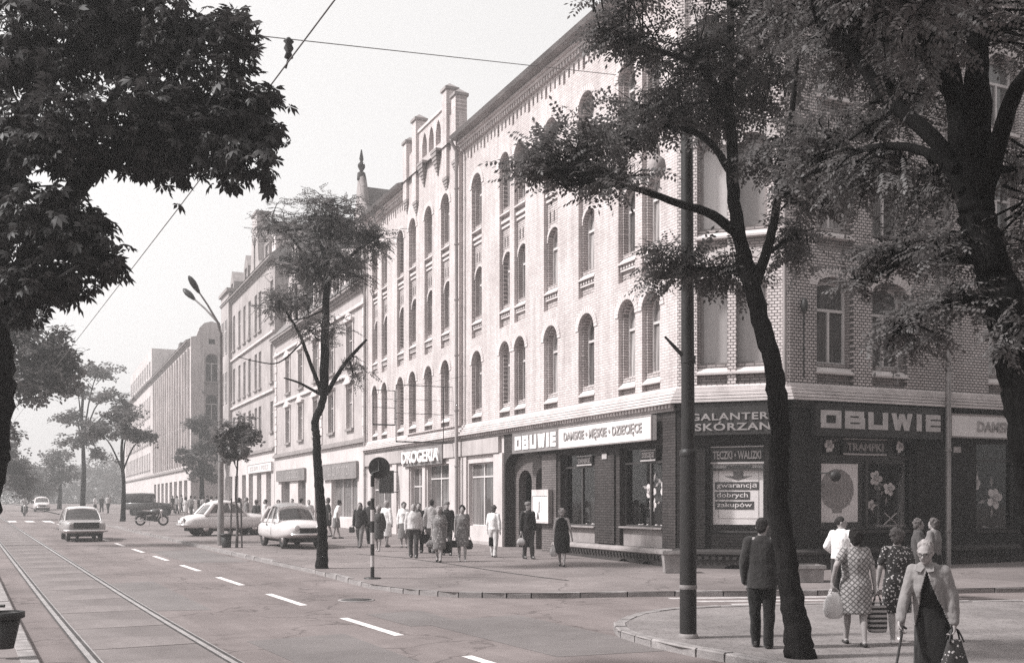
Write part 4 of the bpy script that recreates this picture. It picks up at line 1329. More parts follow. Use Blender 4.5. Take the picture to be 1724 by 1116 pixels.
# fourth house, standing a little forward: end wall with a curved gable towards us
d4 = 80.0
zs0, zs1 = -(d4 + 38.0), -d4
T4 = 2.2
cols4 = [(zs1 - 1.6 - 2.2 * i, 1.15) for i in range(16)]
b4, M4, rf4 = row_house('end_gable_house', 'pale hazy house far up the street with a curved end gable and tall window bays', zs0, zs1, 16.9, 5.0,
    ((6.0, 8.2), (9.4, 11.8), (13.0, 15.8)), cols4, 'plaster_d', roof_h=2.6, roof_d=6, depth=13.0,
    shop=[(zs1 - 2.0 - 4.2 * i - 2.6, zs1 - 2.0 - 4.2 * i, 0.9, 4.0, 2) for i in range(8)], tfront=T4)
FE = frame(W(FM, zs1, 0, T4), N1 * -1.0)           # local x runs away from the street
for (x, w) in cols4:
    m = MB(); m.box(x + 0.66, x + 1.04, 5.4, 16.6, 0.003, 0.22); m.build('pilaster', MT['plaster_d'], b4, M4)
ew = 3.9; ec = ew * 0.5
prof = [(0.0, -0.3), (ew, -0.3), (ew, 17.6), (ew - 0.5, 17.7), (ec + 1.15, 18.5), (ec + 0.7, 19.0), (ec, 19.2), (ec - 0.7, 19.0), (ec - 1.15, 18.5), (0.5, 17.7), (0.0, 17.6)]
m = MB()
m.fill([prof, arch(ec - 0.6, ec + 0.6, 9.5, 12.2, 0.5), arch(ec - 0.6, ec + 0.6, 13.4, 16.1, 0.5), rect(ec - 0.3, ec + 0.3, 17.0, 17.5)], 0.01, 0.4, True)
eo = m.build('end_wall', MT['plaster_d'], b4, FE)
for a, b in ((9.5, 12.2), (13.4, 16.1)):
    window(b4, FE, ec, a, b, 1.2, 0.5, 0.12)
    m = MB()
    for i in range(6): m.box(ec - 0.6 + i * 0.22, ec - 0.52 + i * 0.22, a - 1.1, a - 0.15, 0.402, 0.5)
    m.box(ec - 0.75, ec + 0.75, a - 0.15, a - 0.003, 0.402, 0.55); m.box(ec - 0.75, ec + 0.75, a - 1.25, a - 1.1, 0.402, 0.55)
    m.build('balustrade', MT['trim_grey'], eo, FE)
    m = MB()
    m.box(ec - 0.95, ec - 0.72, a - 1.2, b + 0.3, 0.402, 0.5); m.box(ec + 0.72, ec + 0.95, a - 1.2, b + 0.3, 0.402, 0.5)
    m.build('pilaster', MT['plaster_d'], eo, FE)
m = MB(); m.box(ec - 0.28, ec + 0.28, 17.02, 17.48, 0.05, 0.1); m.build('niche', MT['pane'], eo, FE)
m = MB(); m.box(zs0 + 6.5, zs0 + 8.4, 17.3, 21.4, -4.2, -2.6); m.build('chimney', MT['portal_brick'], rf4, M4)

# fifth house, farthest, with an attic storey
vs0, vs1 = zs0 - 45.0, zs0
cols5 = [(vs1 - 1.8 - 2.6 * i, 1.2) for i in range(16)]
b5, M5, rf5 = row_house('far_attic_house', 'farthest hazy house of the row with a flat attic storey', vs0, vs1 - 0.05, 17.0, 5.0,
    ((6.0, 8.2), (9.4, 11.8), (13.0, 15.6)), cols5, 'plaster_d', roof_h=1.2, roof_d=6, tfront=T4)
m = MB(); m.box(vs0 + 4, vs1 - 5.5, 17.44, 22.4, -9, -0.6); at5 = m.build('attic_storey', MT['plaster_d'], b5, M5)
for i in range(10):
    window(b5, M5, vs1 - 8.0 - 3.4 * i, 18.9, 20.9, 1.2, None, -0.58)

# unseen house, added beside and behind the camera to block sky light
FO = frame((8.6, 12.6, 0), (-math.cos(A), -math.sin(A)))
row_house('sky_block_house', 'unseen brown plastered house added beside the near corner to block sky light', -26.0, 0.0, 15.5, 4.6, ((5.6, 7.8), (9.0, 11.2), (12.3, 14.4)), [(-2.0 - 2.4 * i, 1.1) for i in range(10)], 'plaster_e', depth=11.0,
    shop=[(-3.6 - 4.6 * i, -1.2 - 4.6 * i, 0.8, 3.6, 2) for i in range(5)], M=FO)

# ------------------------------------------------------------------ shop signs and displays
BLK = {   # blocky wide letters: strokes on a 0..1 grid
 'O': [[(0, 0), (1, 0), (1, 1), (0, 1), (0, 0)]],
 'B': [[(0, 0), (1, 0), (1, .5), (0, .5)], [(0, 0), (0, 1), (.93, 1), (.93, .5)]],
 'U': [[(0, 1), (0, 0), (1, 0), (1, 1)]],
 'W': [[(0, 1), (.22, 0), (.5, .95), (.78, 0), (1, 1)]],
 'I': [[(0.5, 0), (0.5, 1)]],
 'E': [[(1, 0), (0, 0), (0, 1), (1, 1)], [(0, .5), (1, .5)]],
}
def block_letters(word, x0, x1, y0, y1, th_x, th_y, t, widths):
    """wide sign letters made of straight strokes with chamfered corners"""
    m = MB()
    tot = sum(widths[c] for c in word); gap = 0.03 * (x1 - x0)
    unit = ((x1 - x0) - gap * (len(word) - 1)) / tot
    x = x0
    for ci, c in enumerate(word):
        w = widths[c] * unit
        ax, bx = x + th_x / 2, x + w - th_x / 2
        ay, by = y0 + th_y / 2, y1 - th_y / 2
        if c == 'I': ax = bx = x + w / 2
        def P(p): return (ax + (bx - ax) * p[0], ay + (by - ay) * p[1])
        k = 0
        for st in BLK[c]:
            for a, b in zip(st, st[1:]):
                p, q = P(a), P(b); k += 1; tt = t + 0.0006 * k
                if abs(p[1] - q[1]) < 1e-6:        # horizontal
                    l, r = min(p[0], q[0]) - th_x / 2, max(p[0], q[0]) + th_x / 2
                    m.box(l, r, p[1] - th_y / 2, p[1] + th_y / 2, 0.0, tt)
                elif abs(p[0] - q[0]) < 1e-6:
                    l, r = min(p[1], q[1]) - th_y / 2, max(p[1], q[1]) + th_y / 2
                    e = 0.35 * th_x if c in 'OU' else 0.0
                    m.box(p[0] - th_x / 2, p[0] + th_x / 2, l, r, 0.0, tt)
                else:
                    d = 1 if q[1] > p[1] else -1
                    lo, hi = (p, q) if p[1] < q[1] else (q, p)
                    hw = th_x * 0.46
                    m.prism([(lo[0] - hw, lo[1] - th_y / 2), (lo[0] + hw, lo[1] - th_y / 2), (hi[0] + hw, hi[1] + th_y / 2), (hi[0] - hw, hi[1] + th_y / 2)], 0.0, tt)
        x += w + gap
    return m
OW = {'O': 1.25, 'B': 1.25, 'U': 1.25, 'W': 1.4, 'I': 0.42, 'E': 1.0}

def sign(name, label, M, x0, x1, y0, y1, t, mat, thick=0.14, rim=True):
    c = M @ Vector(((x0 + x1) / 2, y0, t))
    o = empty(name, c, label, 'sign')
    m = MB(); m.box(x0, x1, y0, y1, t, t + thick); m.build('board', MT[mat], o, M)
    if rim:
        r = MB(); e = 0.03
        r.fill([rect(x0 - 0.01, x1 + 0.01, y0 - 0.01, y1 + 0.01), rect(x0 + e, x1 - e, y0 + e, y1 - e)], t + thick - 0.02, t + thick + 0.015)
        r.build('rim', MT['trim_grey'] if mat != 'dark_board' else MT['dark_board'], o, M)
    return o
def letters(parent, M, txt, xc, yc, t, size, mat, width=None, bold=0.0, spacing=1.0, ext=0.012, name='lettering'):
    me = text_mesh(txt, size, ext, bold, spacing)
    xs = [v.co.x for v in me.vertices]; ys = [v.co.y for v in me.vertices]
    cx, cy = (min(xs) + max(xs)) / 2, (min(ys) + max(ys)) / 2
    sx = width / (max(xs) - min(xs)) if width else 1.0
    me.transform(Matrix.Diagonal((sx, 1, 1, 1)) @ Matrix.Translation(Vector((-cx, -cy, 0))))
    o = bpy.data.objects.new(name, me); me.materials.append(MT[mat])
    return put(o, parent, M @ Matrix.Translation(Vector((xc, yc, t + ext))))
def squiggle(parent, M, x0, x1, y0, y1, t, n, mat, seed=0):
    """lettering too worn to read: a row of short upright strokes"""
    r = random.Random(seed); m = MB(); w = (x1 - x0) / n
    for i in range(n):
        a = x0 + w * i
        m.box(a + w * 0.12, a + w * 0.32, y0, y1, t, t + 0.012)
        k = r.randint(0, 3)
        if k != 0: m.box(a + w * 0.33, a + w * 0.78, y1 - (y1 - y0) * 0.2, y1, t, t + 0.011)
        if k in (1, 2): m.box(a + w * 0.33, a + w * 0.78, y0, y0 + (y1 - y0) * 0.2, t, t + 0.011)
        if k in (2, 3): m.box(a + w * 0.6, a + w * 0.8, y0 + (y1 - y0) * 0.2, y1 - (y1 - y0) * 0.21, t, t + 0.01)
    tag(m.build('worn_lettering', MT[mat], parent, M), kind='stuff')

# long shoe shop sign on the main front
xa, xb, xm = -S1(879), -S1(1116), -S1(957)
o = sign('shop_sign', 'long two-tone sign of the shoe shop reading OBUWIE and damskie, męskie, dziecięce', FM, xa, xb, 3.60, 4.28, 0.20, 'pale_board', 0.16)
m = MB(); m.box(xa - 0.012, xm, 3.59, 4.29, 0.30, 0.378); m.build('dark_panel', MT['grey_board'], o, FM)
m = block_letters('OBUWIE', xa + 0.25, xm - 0.12, 3.70, 4.17, 0.17, 0.125, 0.02, OW)
m.build('lettering', MT['white'], o, FM @ Matrix.Translation(Vector((0, 0, 0.379))))
letters(o, FM, 'DAMSKIE • MĘSKIE • DZIECIĘCE', (xm + xb) / 2 - 0.05, 3.94, 0.362, 0.36, 'letter_mid', width=(xb - xm) * 0.84, bold=0.006)

o = sign('shop_sign', 'dark sign with pale grey block letters OBUWIE on the side street', FS, S2(1361), S2(1572), Z2(1361, 733), Z2(1361, 680) - 0.0, 0.14, 'dark_board', 0.16)
y0_, y1_ = Z2(1450, 724), Z2(1450, 695)
m = block_letters('OBUWIE', S2(1368), S2(1568), y0_, y1_, 0.17, 0.125, 0.02, OW)
m.build('lettering', MT['letter_grey'], o, FS @ Matrix.Translation(Vector((0, 0, 0.302))))
o = sign('shop_sign', 'pale blank-ended shop sign beyond the rain pipe, half hidden by leaves', FS, S2(1586), S2(1760), Z2(1600, 737), Z2(1600, 698), 0.14, 'pale_board', 0.16)
letters(o, FS, 'DAMSKIE', S2(1665), (Z2(1600, 737) + Z2(1600, 698)) / 2, 0.303, 0.4, 'letter_mid', bold=0.004)

o = sign('shop_sign', 'dark fascia on the corner face reading GALANTERIA SKÓRZANA', FC, SC_(1158), LC - 0.06, ZC(1200, 733), ZC(1200, 681), 0.16, 'dark_board', 0.08, rim=False)
yc1, yc2 = ZC(1230, 702), ZC(1230, 717)
letters(o, FC, 'GALANTERIA', (SC_(1165) + LC - 0.12) / 2, yc1, 0.242, 0.25, 'letter_dim', width=LC - 0.12 - SC_(1165), bold=0.006, spacing=1.1)
letters(o, FC, 'SKÓRZANA', (SC_(1173) + LC - 0.14) / 2, yc2 - 0.01, 0.242, 0.26, 'letter_dim', width=LC - 0.14 - SC_(1173), bold=0.006, spacing=1.1)

def transom_sign(label, M, x0, x1, y0, y1, txt, lw, bars=True, mat='letter_mid'):
    o = sign('window_sign', label, M, x0, x1, y0, y1, -0.115, 'dark_board', 0.03, rim=False)
    letters(o, M, txt, (x0 + x1) / 2, (y0 + y1) / 2, -0.083, (y1 - y0) * 0.62, mat, width=(x1 - x0) * lw, bold=0.008)
    if bars:
        m = MB(); m.box(x0, x1, y0 + 0.002, y0 + 0.045, -0.085, -0.06); m.box(x0, x1, y1 - 0.03, y1 - 0.002, -0.085, -0.06); m.build('edge_strip', MT['letter_grey'], o, M)
    return o
transom_sign('dark strip sign TECZKI WALIZKI over the corner shop window', FC, cw[0] + 0.02, cw[1] - 0.02, 2.92, 3.38, 'TECZKI • WALIZKI', 0.9)
tx0, tx1 = S2(1423), S2(1496)
transom_sign('dark strip sign TRAMPKI between two flower rosettes', FS, tx0, tx1, Z2(1455, 766), Z2(1455, 738), 'TRAMPKI', 0.84)
transom_sign('pale transom label above the shop window beside the corner pole', FM, -S1(1075), -S1(1100), 3.06, 3.38, 'DZIECIĘCE', 0.8, True, 'letter_grey')
transom_sign('pale transom label above the shop window beside the arched portal', FM, -S1(968), -S1(993), 3.05, 3.36, 'DAMSKIE', 0.8, True, 'letter_grey')

o = sign('shop_sign', 'raised pale letters DROGERIA over the plastered shop', FM, -S1(686), -S1(752), Z1(720, 783), Z1(720, 752), 0.165, 'grey_board', 0.05, rim=False)
letters(o, FM, 'DROGERIA', (-S1(686) - S1(751)) / 2, (Z1(720, 783) + Z1(720, 752)) / 2, 0.22, 0.72, 'white', width=S1(686) - S1(751) - 0.15, bold=0.02, ext=0.05)

o = sign('shop_sign', 'dark weathered shop sign on the ornate house beside the young street tree', M2, -S1(546), -S1(603), Z1(575, 806), Z1(575, 779), 0.05, 'grey_board', 0.12)
squiggle(o, M2, -S1(556), -S1(594), Z1(575, 800), Z1(575, 785), 0.172, 10, 'letter_mid', 1)
o = sign('shop_sign', 'grey weathered shop sign at the far end of the ornate house', M2, -S1(468), -S1(515), Z1(492, 809), Z1(492, 790), 0.05, 'grey_board', 0.12)
squiggle(o, M2, -S1(476), -S1(508), Z1(492, 805), Z1(492, 794), 0.172, 9, 'letter_mid', 2)
o = sign('shop_sign', 'pale weathered fascia sign on the tall plastered house', M3, -S1(420), -S1(460), Z1(440, 795), Z1(440, 780), 0.05, 'pale_board', 0.12)
squiggle(o, M3, -S1(424), -S1(456), Z1(440, 791), Z1(440, 784), 0.172, 10, 'letter_grey', 3)

# posters and paper flowers in the windows
o = empty('poster', FC @ Vector(((cw[0] + cw[1]) / 2, cw[2], -0.22)), 'white poster reading gwarancją dobrych zakupów in the corner shop window', 'poster')
px0, px1, py0, py1 = cw[0] + 0.06, cw[1] - 0.06, ZC(1230, 883), ZC(1230, 775)
m = MB(); m.box(px0, px1, py0, py1, -0.25, -0.24); m.build('paper', MT['poster'], o, FC)
wc = (px0 + px1) / 2; pw = px1 - px0
m = MB()
m.fill([rect(px0 + pw * .1, px1 - pw * .08, py0 + .15, py1 - .2), rect(px0 + pw * .1 + .025, px1 - pw * .08 - .025, py0 + .175, py1 - .225)], -0.239, -0.236)
m.build('printed_frame', MT['letter_grey'], o, FC)
m = MB(); ay = py1 - 0.52; m.prism([(wc - .35, ay + .12), (wc - .12, ay + .12), (wc - .12, ay + .25), (wc + .14, ay + .25), (wc + .14, ay + .12), (wc + .38, ay + .12), (wc, ay - .0)][::-1], -0.239, -0.233)
m.prism([(wc - .3, py1 - .12), (wc + .36, py1 - .12), (wc + .36, py1 - .22), (wc - .3, py1 - .22)], -0.239, -0.234)
m.build('printed_arrow', MT['poster_grey'], o, FC)
for i, (tx, wd) in enumerate((('gwarancją', .80), ('dobrych', .62), ('zakupów', .70))):
    yy = ZC(1230, 817.5) - i * (ZC(1230, 817.5) - ZC(1230, 834))
    m = MB(); m.box(px0 + .05, px0 + .05 + pw * (wd + .08), yy - .105, yy + .105, -0.238, -0.231); m.build('dark_band', MT['frame_dark'], o, FC)
    letters(o, FC, tx, px0 + .05 + pw * (wd + .08) / 2, yy, -0.230, 0.175, 'poster', width=pw * wd, bold=0.0012, ext=0.001)

o = empty('poster', FS @ Vector((S2(1419), ss1[2], -0.22)), 'pale poster with a dark printed oval in the side street window', 'poster')
qx0, qx1, qy0, qy1 = S2(1384), S2(1455), Z2(1420, 879), Z2(1420, 780)
m = MB(); m.box(qx0, qx1, qy0, qy1, -0.25, -0.24); m.build('paper', MT['poster'], o, FS)
oc = ((qx0 + qx1) / 2, (qy0 + qy1) / 2 + 0.08); ow, oh = (qx1 - qx0) * 0.40, (qy1 - qy0) * 0.36
el = [(oc[0] + ow * math.cos(2 * math.pi * i / 28), oc[1] + oh * math.sin(2 * math.pi * i / 28) * (1.0 if math.sin(2 * math.pi * i / 28) > 0 else 0.95)) for i in range(28)]
m = MB(); m.prism(el, -0.239, -0.234); m.prism([(oc[0] - .16, oc[1] - oh - .05), (oc[0] + .16, oc[1] - oh - .05), (oc[0] + .2, oc[1] - oh + .2), (oc[0] - .2, oc[1] - oh + .2)], -0.239, -0.2335)
m.build('printed_oval', MT['letter_dim'], o, FS)
r_ = random.Random(5)
m = MB()
for i in range(7):
    for j in range(3):
        xx = oc[0] - ow * 0.72 + i * ow * 0.24; yy = oc[1] + (1 - j) * oh * 0.5
        if ((xx - oc[0]) / ow) ** 2 + ((yy - oc[1]) / oh) ** 2 < 0.8: m.box(xx - .03, xx + .025, yy - r_.uniform(.05, .12), yy + r_.uniform(.05, .14), -0.2335, -0.231)
m.build('printed_strokes', MT['letter_mid'], o, FS)

def paper_flower(label, M, x, y, t, s, seed, n=5, leaves=3):
    r = random.Random(seed)
    o = empty('paper_flower', M @ Vector((x, y, t)), label, 'decoration')
    m = MB()
    for k in range(n):
        a = 2 * math.pi * k / n + r.uniform(-.2, .2); L = s * r.uniform(.85, 1.15); w = s * .78
        c, sn = math.cos(a), math.sin(a)
        prof = [(0.08, 0), (.3, -.7), (.65, -1), (.95, -.55), (1.0, 0), (.95, .55), (.65, 1), (.3, .7)]
        q = [(x + c * u * L - sn * v * w * .5, y + sn * u * L + c * v * w * .5) for u, v in prof]
        m.prism(q, t + .004 * k, t + .004 * k + .012)
    m.build('petals', MT['petal'], o, M)
    m = MB(); Mx = M @ Matrix.Translation(Vector((x, y, t + .03)))
    m.lathe([(s * .3, 0), (s * .34, s * .2), (s * .26, s * .26), (s * .1, s * .12)], 10)
    m.build('trumpet', MT['letter_grey'], o, Mx)
    m = MB()
    for k in range(leaves):
        a = r.uniform(0, 6.28); L = s * r.uniform(1.4, 2.1); w = s * .3; c, sn = math.cos(a), math.sin(a)
        q = [(x + c * u * L - sn * v * w, y + sn * u * L + c * v * w) for u, v in ((.5, 0), (.8, -.6), (1.1, 0), (.8, .6))]
        m.prism(q, t - .03 - .003 * k, t - .025 - .003 * k)
    m.build('paper_leaf', MT['petal_dim'], o, M)
paper_flower('large paper daffodil high in the side street window beside the oval poster', FS, S2(1490), Z2(1490, 804), -0.35, 0.22, 1)
paper_flower('smaller paper daffodil lower down in the side street window', FS, S2(1510), Z2(1510, 822), -0.3, 0.2, 2)
paper_flower('lowest paper daffodil in the side street window', FS, S2(1482), Z2(1482, 850), -0.35, 0.15, 3)
paper_flower('paper daffodil in the far side street window', FS, S2(1658), Z2(1658, 812), -0.35, 0.24, 4)
paper_flower('big drooping paper daffodil at the edge of the far side street window', FS, S2(1688), Z2(1688, 838), -0.3, 0.30, 6)
paper_flower('paper daffodil with round petals in the shoe shop window by the pole', FM, -S1(1107), Z1(1107, 822), -0.3, 0.30, 7)
paper_flower('tall paper daffodil in the shoe shop window by the brick pier', FM, -S1(1078), Z1(1078, 826), -0.35, 0.26, 8)
paper_flower('low paper daffodil in the shoe shop window by the brick pier', FM, -S1(1080), Z1(1080, 850), -0.38, 0.2, 9)
paper_flower('flat flower rosette beside the TRAMPKI strip', FS, S2(1519), Z2(1519, 752), -0.10, 0.15, 10, n=7, leaves=0)
paper_flower('ragged flower rosette before the TRAMPKI strip', FS, S2(1400), Z2(1400, 750), -0.10, 0.17, 11, n=6, leaves=1)
o = empty('display_stand', FS @ Vector((S2(1518), ss1[2], -0.4)), 'crossed wooden display stand at the foot of the side street window', 'display')
for d in (1, -1):
    m = MB(); m.tube([(S2(1518) - .25 * d, 1.3, -.4), (S2(1518) + .25 * d, 1.62, -.4 - .03 * d)], .018, 6); m.build('slat', MT['petal'], o, FS)
m = MB(); m.box(S2(1500), S2(1540), 1.22, 1.3, -.6, -.3); m.build('base', MT['petal_dim'], o, FS)
def shoe_row(label, M, x0, x1, y, t, n, seed):
    """pairs of shoes set out on the window floor, one thing each"""
    r = random.Random(seed)
    for i in range(n):
        x = x0 + (x1 - x0) * (i + .5) / n; s = .11
        m = MB()
        rr = []
        for u, w_, h in ((-1, .25, .5), (-.8, .34, .62), (-.4, .33, .6), (0, .33, .42), (.5, .38, .3), (.9, .3, .22), (1.1, .1, .1)):
            rr.append([Vector((u * s, h * s * (0.5 + .5 * math.sin(a)), w_ * s * math.cos(a))) for a in [2 * math.pi * k / 8 for k in range(8)]])
        m.rings(rr)
        ob = m.build('display_shoe', MT['goods'], None, M @ Matrix.Translation(Vector((x, y, t + r.uniform(-.1, .1)))) @ Matrix.Rotation(r.uniform(0, 6), 4, 'Y'))
        tag(ob, label.replace('on the floor of the', 'in the').replace('pale display shoe', ('first', 'second', 'third', 'fourth', 'fifth', 'sixth', 'seventh', 'eighth', 'ninth')[i] + ' shoe from the left'), 'shoe', label.replace('pale display shoe', 'shoes'))
shoe_row('pale display shoe on the floor of the shoe shop window nearest the corner', FM, sw1[0] + .15, sw1[1] - .15, sw1[2] + .002, -.45, 9, 1)
shoe_row('pale display shoe on the floor of the shoe shop window by the portal', FM, sw2[0] + .9, sw2[1] - .15, sw2[2] + .002, -.45, 6, 2)
shoe_row('pale display shoe on the floor of the far side street window', FS, ss2[0] + .15, ss2[1] - .15, ss2[2] + .002, -.45, 5, 3)

# small enamel plates
for lab, Mx_, x_, y_, t_ in (('small white enamel plate on the brick pier between the shoe shop windows', FM, -S1(1024), Z1(1024, 768), .125), ('small pale plate on the dark brick beyond the rain pipe', FS, S2(1608), Z2(1608, 757), .065)):
    m = MB(); m.box(x_ - .14, x_ + .14, y_ - .08, y_ + .08, t_, t_ + .015); tag(m.build('enamel_plate', MT['letter_grey'], None, Mx_), lab, 'plate')

# notice case by the portal
nx0, nx1, ny0, ny1 = -S1(908), -S1(936), Z1(922, 880), Z1(922, 824)
o = empty('notice_case', FM @ Vector(((nx0 + nx1) / 2, ny0, .11)), 'glazed white notice case hung on the brick pier by the portal', 'notice board')
m = MB(); m.box(nx0, nx1, ny0, ny1, .13, .26); m.build('case', MT['trim_grey'], o, FM)
m = MB(); m.box(nx0 + .06, nx1 - .06, ny0 + .06, ny1 - .22, .261, .27); m.build('notice_sheet', MT['white'], o, FM)
m = MB(); m.fill([rect(nx0, nx1, ny0, ny1), rect(nx0 + .05, nx1 - .05, ny0 + .05, ny1 - .21)], .262, .29); m.build('case_frame', MT['trim_white'], o, FM)
m = MB(); cxn = (nx0 + nx1) / 2
m.box(cxn - .12, cxn - .04, ny0 + .35, ny1 - .4, .271, .274); m.box(cxn + .1, cxn + .12, ny0 + .4, ny1 - .28, .271, .274)
m.prism([(cxn - .3, ny0 + .12), (cxn - .05, ny0 + .12), (cxn - .17, ny0 + .42)], .271, .274)
m.build('printed_figure', MT['poster_grey'], o, FM)

# projecting frame of an unlit neon sign
o = empty('neon_sign_frame', FM @ Vector((-S1(768), 4.3, .2)), 'bare metal frame of a projecting neon sign above the DROGERIA letters', 'sign frame')
xx = -S1(768)
def bar(a, b, r=.025, nm='bar'):
    m = MB(); m.tube([a, b], r * .6, 6); m.build(nm, MT['iron'], o, FM)
for (ta, tb_, za, zb_) in ((.1, 2.55, 4.30, 6.55), (2.6, 3.5, 4.95, 6.3)):
    bar((xx, za, ta), (xx, za, tb_), .045); bar((xx, zb_, ta), (xx, zb_, tb_)); bar((xx, za, tb_), (xx, zb_, tb_), .03); bar((xx, za, max(ta, .55)), (xx, zb_, max(ta, .55)), .03)
    bar((xx, (za + zb_) / 2, ta), (xx, (za + zb_) / 2, tb_), .018); bar((xx, za + (zb_ - za) * .75, ta), (xx, za + (zb_ - za) * .75, tb_), .012)
bar((xx, 5.9, 2.5), (xx, 5.9, 2.65), .02); bar((xx, 5.2, 2.5), (xx, 5.2, 2.65), .02)
bar((xx + 1.2, 6.9, .02), (xx, 6.55, 1.9), .012, 'stay')

# iron holder and round lamp on the corner
xi = S2(1349)
o = empty('flag_holder', FS @ Vector((xi, 5.1, .05)), 'slim iron bracket with a dark bulbous head on the white brick near the corner', 'bracket')
m = MB(); m.tube([(xi, 5.1, .1), (xi, 6.9, .1)], .018, 6); m.build('rod', MT['iron'], o, FS)
m = MB(); m.lathe([(.02, 0), (.07, .05), (.1, .2), (.08, .32), (.03, .4)], 10, M=Matrix.Translation(Vector((xi, 6.75, .12))) @ Matrix.Rotation(R(-90), 4, 'X')); m.build('head', MT['iron'], o, FS)
for zz in (5.85, 6.5):
    m = MB(); m.ellipsoid((xi, zz, .1), (.035, .05, .035), 8, 6); m.build('knob', MT['iron'], o, FS)
xi = S2(1366)
o = empty('wall_lamp', FS @ Vector((xi, 2.6, .1)), 'round dark lamp head on a short arm between the corner and the oval poster', 'lamp')
m = MB(); m.tube([(xi, 2.66, .06), (xi + .05, 2.66, .5), (xi + .22, 2.66, .6)], .02, 6); m.tube([(xi, 2.3, .06), (xi + .1, 2.4, .45)], .012, 6); m.build('arm', MT['iron'], o, FS)
m = MB(); m.lathe([(.03, -.02), (.11, .02), (.14, .07), (.13, .11), (.04, .14)], 16, M=Matrix.Translation(Vector((xi + .22, 2.58, .6))) @ Matrix.Rotation(R(-20), 4, 'Y')); m.build('lamp_head', MT['iron'], o, FS)

# ------------------------------------------------------------------ street furniture
def on_pave(x, y, dz=PH):
    Y = 20.0
    for i in range(40): Y = F * (CH - gz(Y) - dz) / (y - HY)
    return Vector(((x - CX) / F * Y, Y, gz(Y) + dz))
def T(p): return Matrix.Translation(Vector(p))

p = on_pave(1158.5, 1073, PH - .02)
o = empty('tram_wire_pole', p, 'stout dark steel pole standing on the near street corner', 'pole')
m = MB(); m.tube([(0, 0, -.05), (0, 0, 2.44), (0, 0, 2.5)], [.115, .112, .112], 20); m.build('lower_tube', MT['pole_dark'], o, T(p))
m = MB(); m.tube([(0, 0, 2.5), (-.02, 0, 7.25)], [.092, .08], 20); m.lathe([(.118, 2.46), (.122, 2.5), (.11, 2.54), (.09, 2.56)], 20); m.build('upper_tube', MT['pole_dark'], o, T(p))
m = MB(); m.lathe([(.135, 0.0), (.14, .03), (.12, .06)], 16); m.lathe([(.118, .66), (.125, .68), (.118, .72)], 16); m.build('collar', MT['concrete'], o, T(p))
m = MB(); m.tube([(0, 0, 3.72), (0, 0, 3.82)], .10, 14); m.tube([(-.03, -.02, 3.77), (-.2, -.03, 3.95), (-.32, -.03, 4.08)], [.03, .025, .015], 6); m.build('bracket', MT['iron'], o, T(p))
PT = p + Vector((0, 0, 7.1))

def lamp_post():
    p = on_pave(371.5, 917)
    o = empty('street_lamp', p, 'tall two-armed street lamp beside the sapling at the kerb', 'street lamp')
    H = CH + (HY - 560) * p.y / F - p.z
    m = MB(); m.tube([(0, 0, 0), (0, 0, 1.3), (0, 0, 1.35), (0, 0, H)], [.13, .125, .105, .07], 12); m.build('post', MT['pole_grey'], o, T(p))
    for (px, py, dy) in ((331, 486, -.5), (323, 500, .6)):
        tip = at(px, py, p.y + dy) - p
        a = Vector((0, 0, H - .1)); b = Vector((-.08, dy * .1, H + .35))
        m = MB(); m.tube([a, b, b.lerp(tip, .5) + Vector((0, 0, .05)), tip], [.05, .045, .035, .03], 8); m.build('arm', MT['pole_grey'], o, T(p))
        d = (tip - b).normalized()
        m = MB(); Mx = Matrix.Translation(tip - d * .25) @ d.to_track_quat('Z', 'Y').to_matrix().to_4x4() @ Matrix.Diagonal((1, .62, 1, 1))
        m.lathe([(.035, .05), (.09, .12), (.16, .32), (.18, .5), (.13, .68), (.04, .78)], 12, M=Mx); m.build('lamp_head', MT['pole_dark'], o, T(p))
    return p
lamp_p = lamp_post()

def litter_bin(name, label, p, h, w0, w1, mat, square=False, group=None):
    """tapered waste bin with a thick rim; narrower at the foot"""
    o = empty(name, p, label, 'bin')
    m = MB(); n = 4 if square else 14; off = math.pi / 4 if square else 0
    f = 1.414 if square else 1.0
    def ring(r, z): return [Vector((r * f * math.cos(off + 2 * math.pi * k / n), r * f * math.sin(off + 2 * math.pi * k / n), z)) for k in range(n)]
    m.rings([ring(w0, .0), ring(w1, h), ring(w1 - .03, h), ring(w0 - .02, .06)], smooth=not square); m.build('body', MT[mat], o, T(p))
    m = MB(); m.rings([ring(w1 + .002, h - .07), ring(w1 + .03, h - .06), ring(w1 + .03, h + .01), ring(w1 - .02, h + .01)], cap=False, smooth=not square); m.build('rim', MT[mat], o, T(p))
    return o
litter_bin('litter_bin', 'small dark tapered bin at the foot of the street lamp', on_pave(381, 921), .48, .15, .2, 'pole_dark')
litter_bin('litter_bin', 'square concrete bin against the corner of the dark brick shop', on_pave(1132, 963), .52, .2, .25, 'concrete', True)
litter_bin('litter_bin', 'low square concrete tub behind the leaning tree trunk', on_pave(1357, 978), .36, .3, .32, 'concrete', True)
lb = at(7, 1094, 12.0); lb.z = 0
lb = Vector((-5.98, 12.25, PH - .02))
o = litter_bin('litter_bin', 'dark tapered bin hung on a post at the left edge of the picture', lb + Vector((0, 0, .12)), .42, .10, .19, 'iron')
m = MB(); m.tube([(-.3, 0, -.2), (-.3, 0, .75)], .035, 8); m.tube([(-.3, 0, .5), (0, 0, .5)], .02, 6); m.build('post', MT['iron'], o, T(lb + Vector((0, 0, .12))))

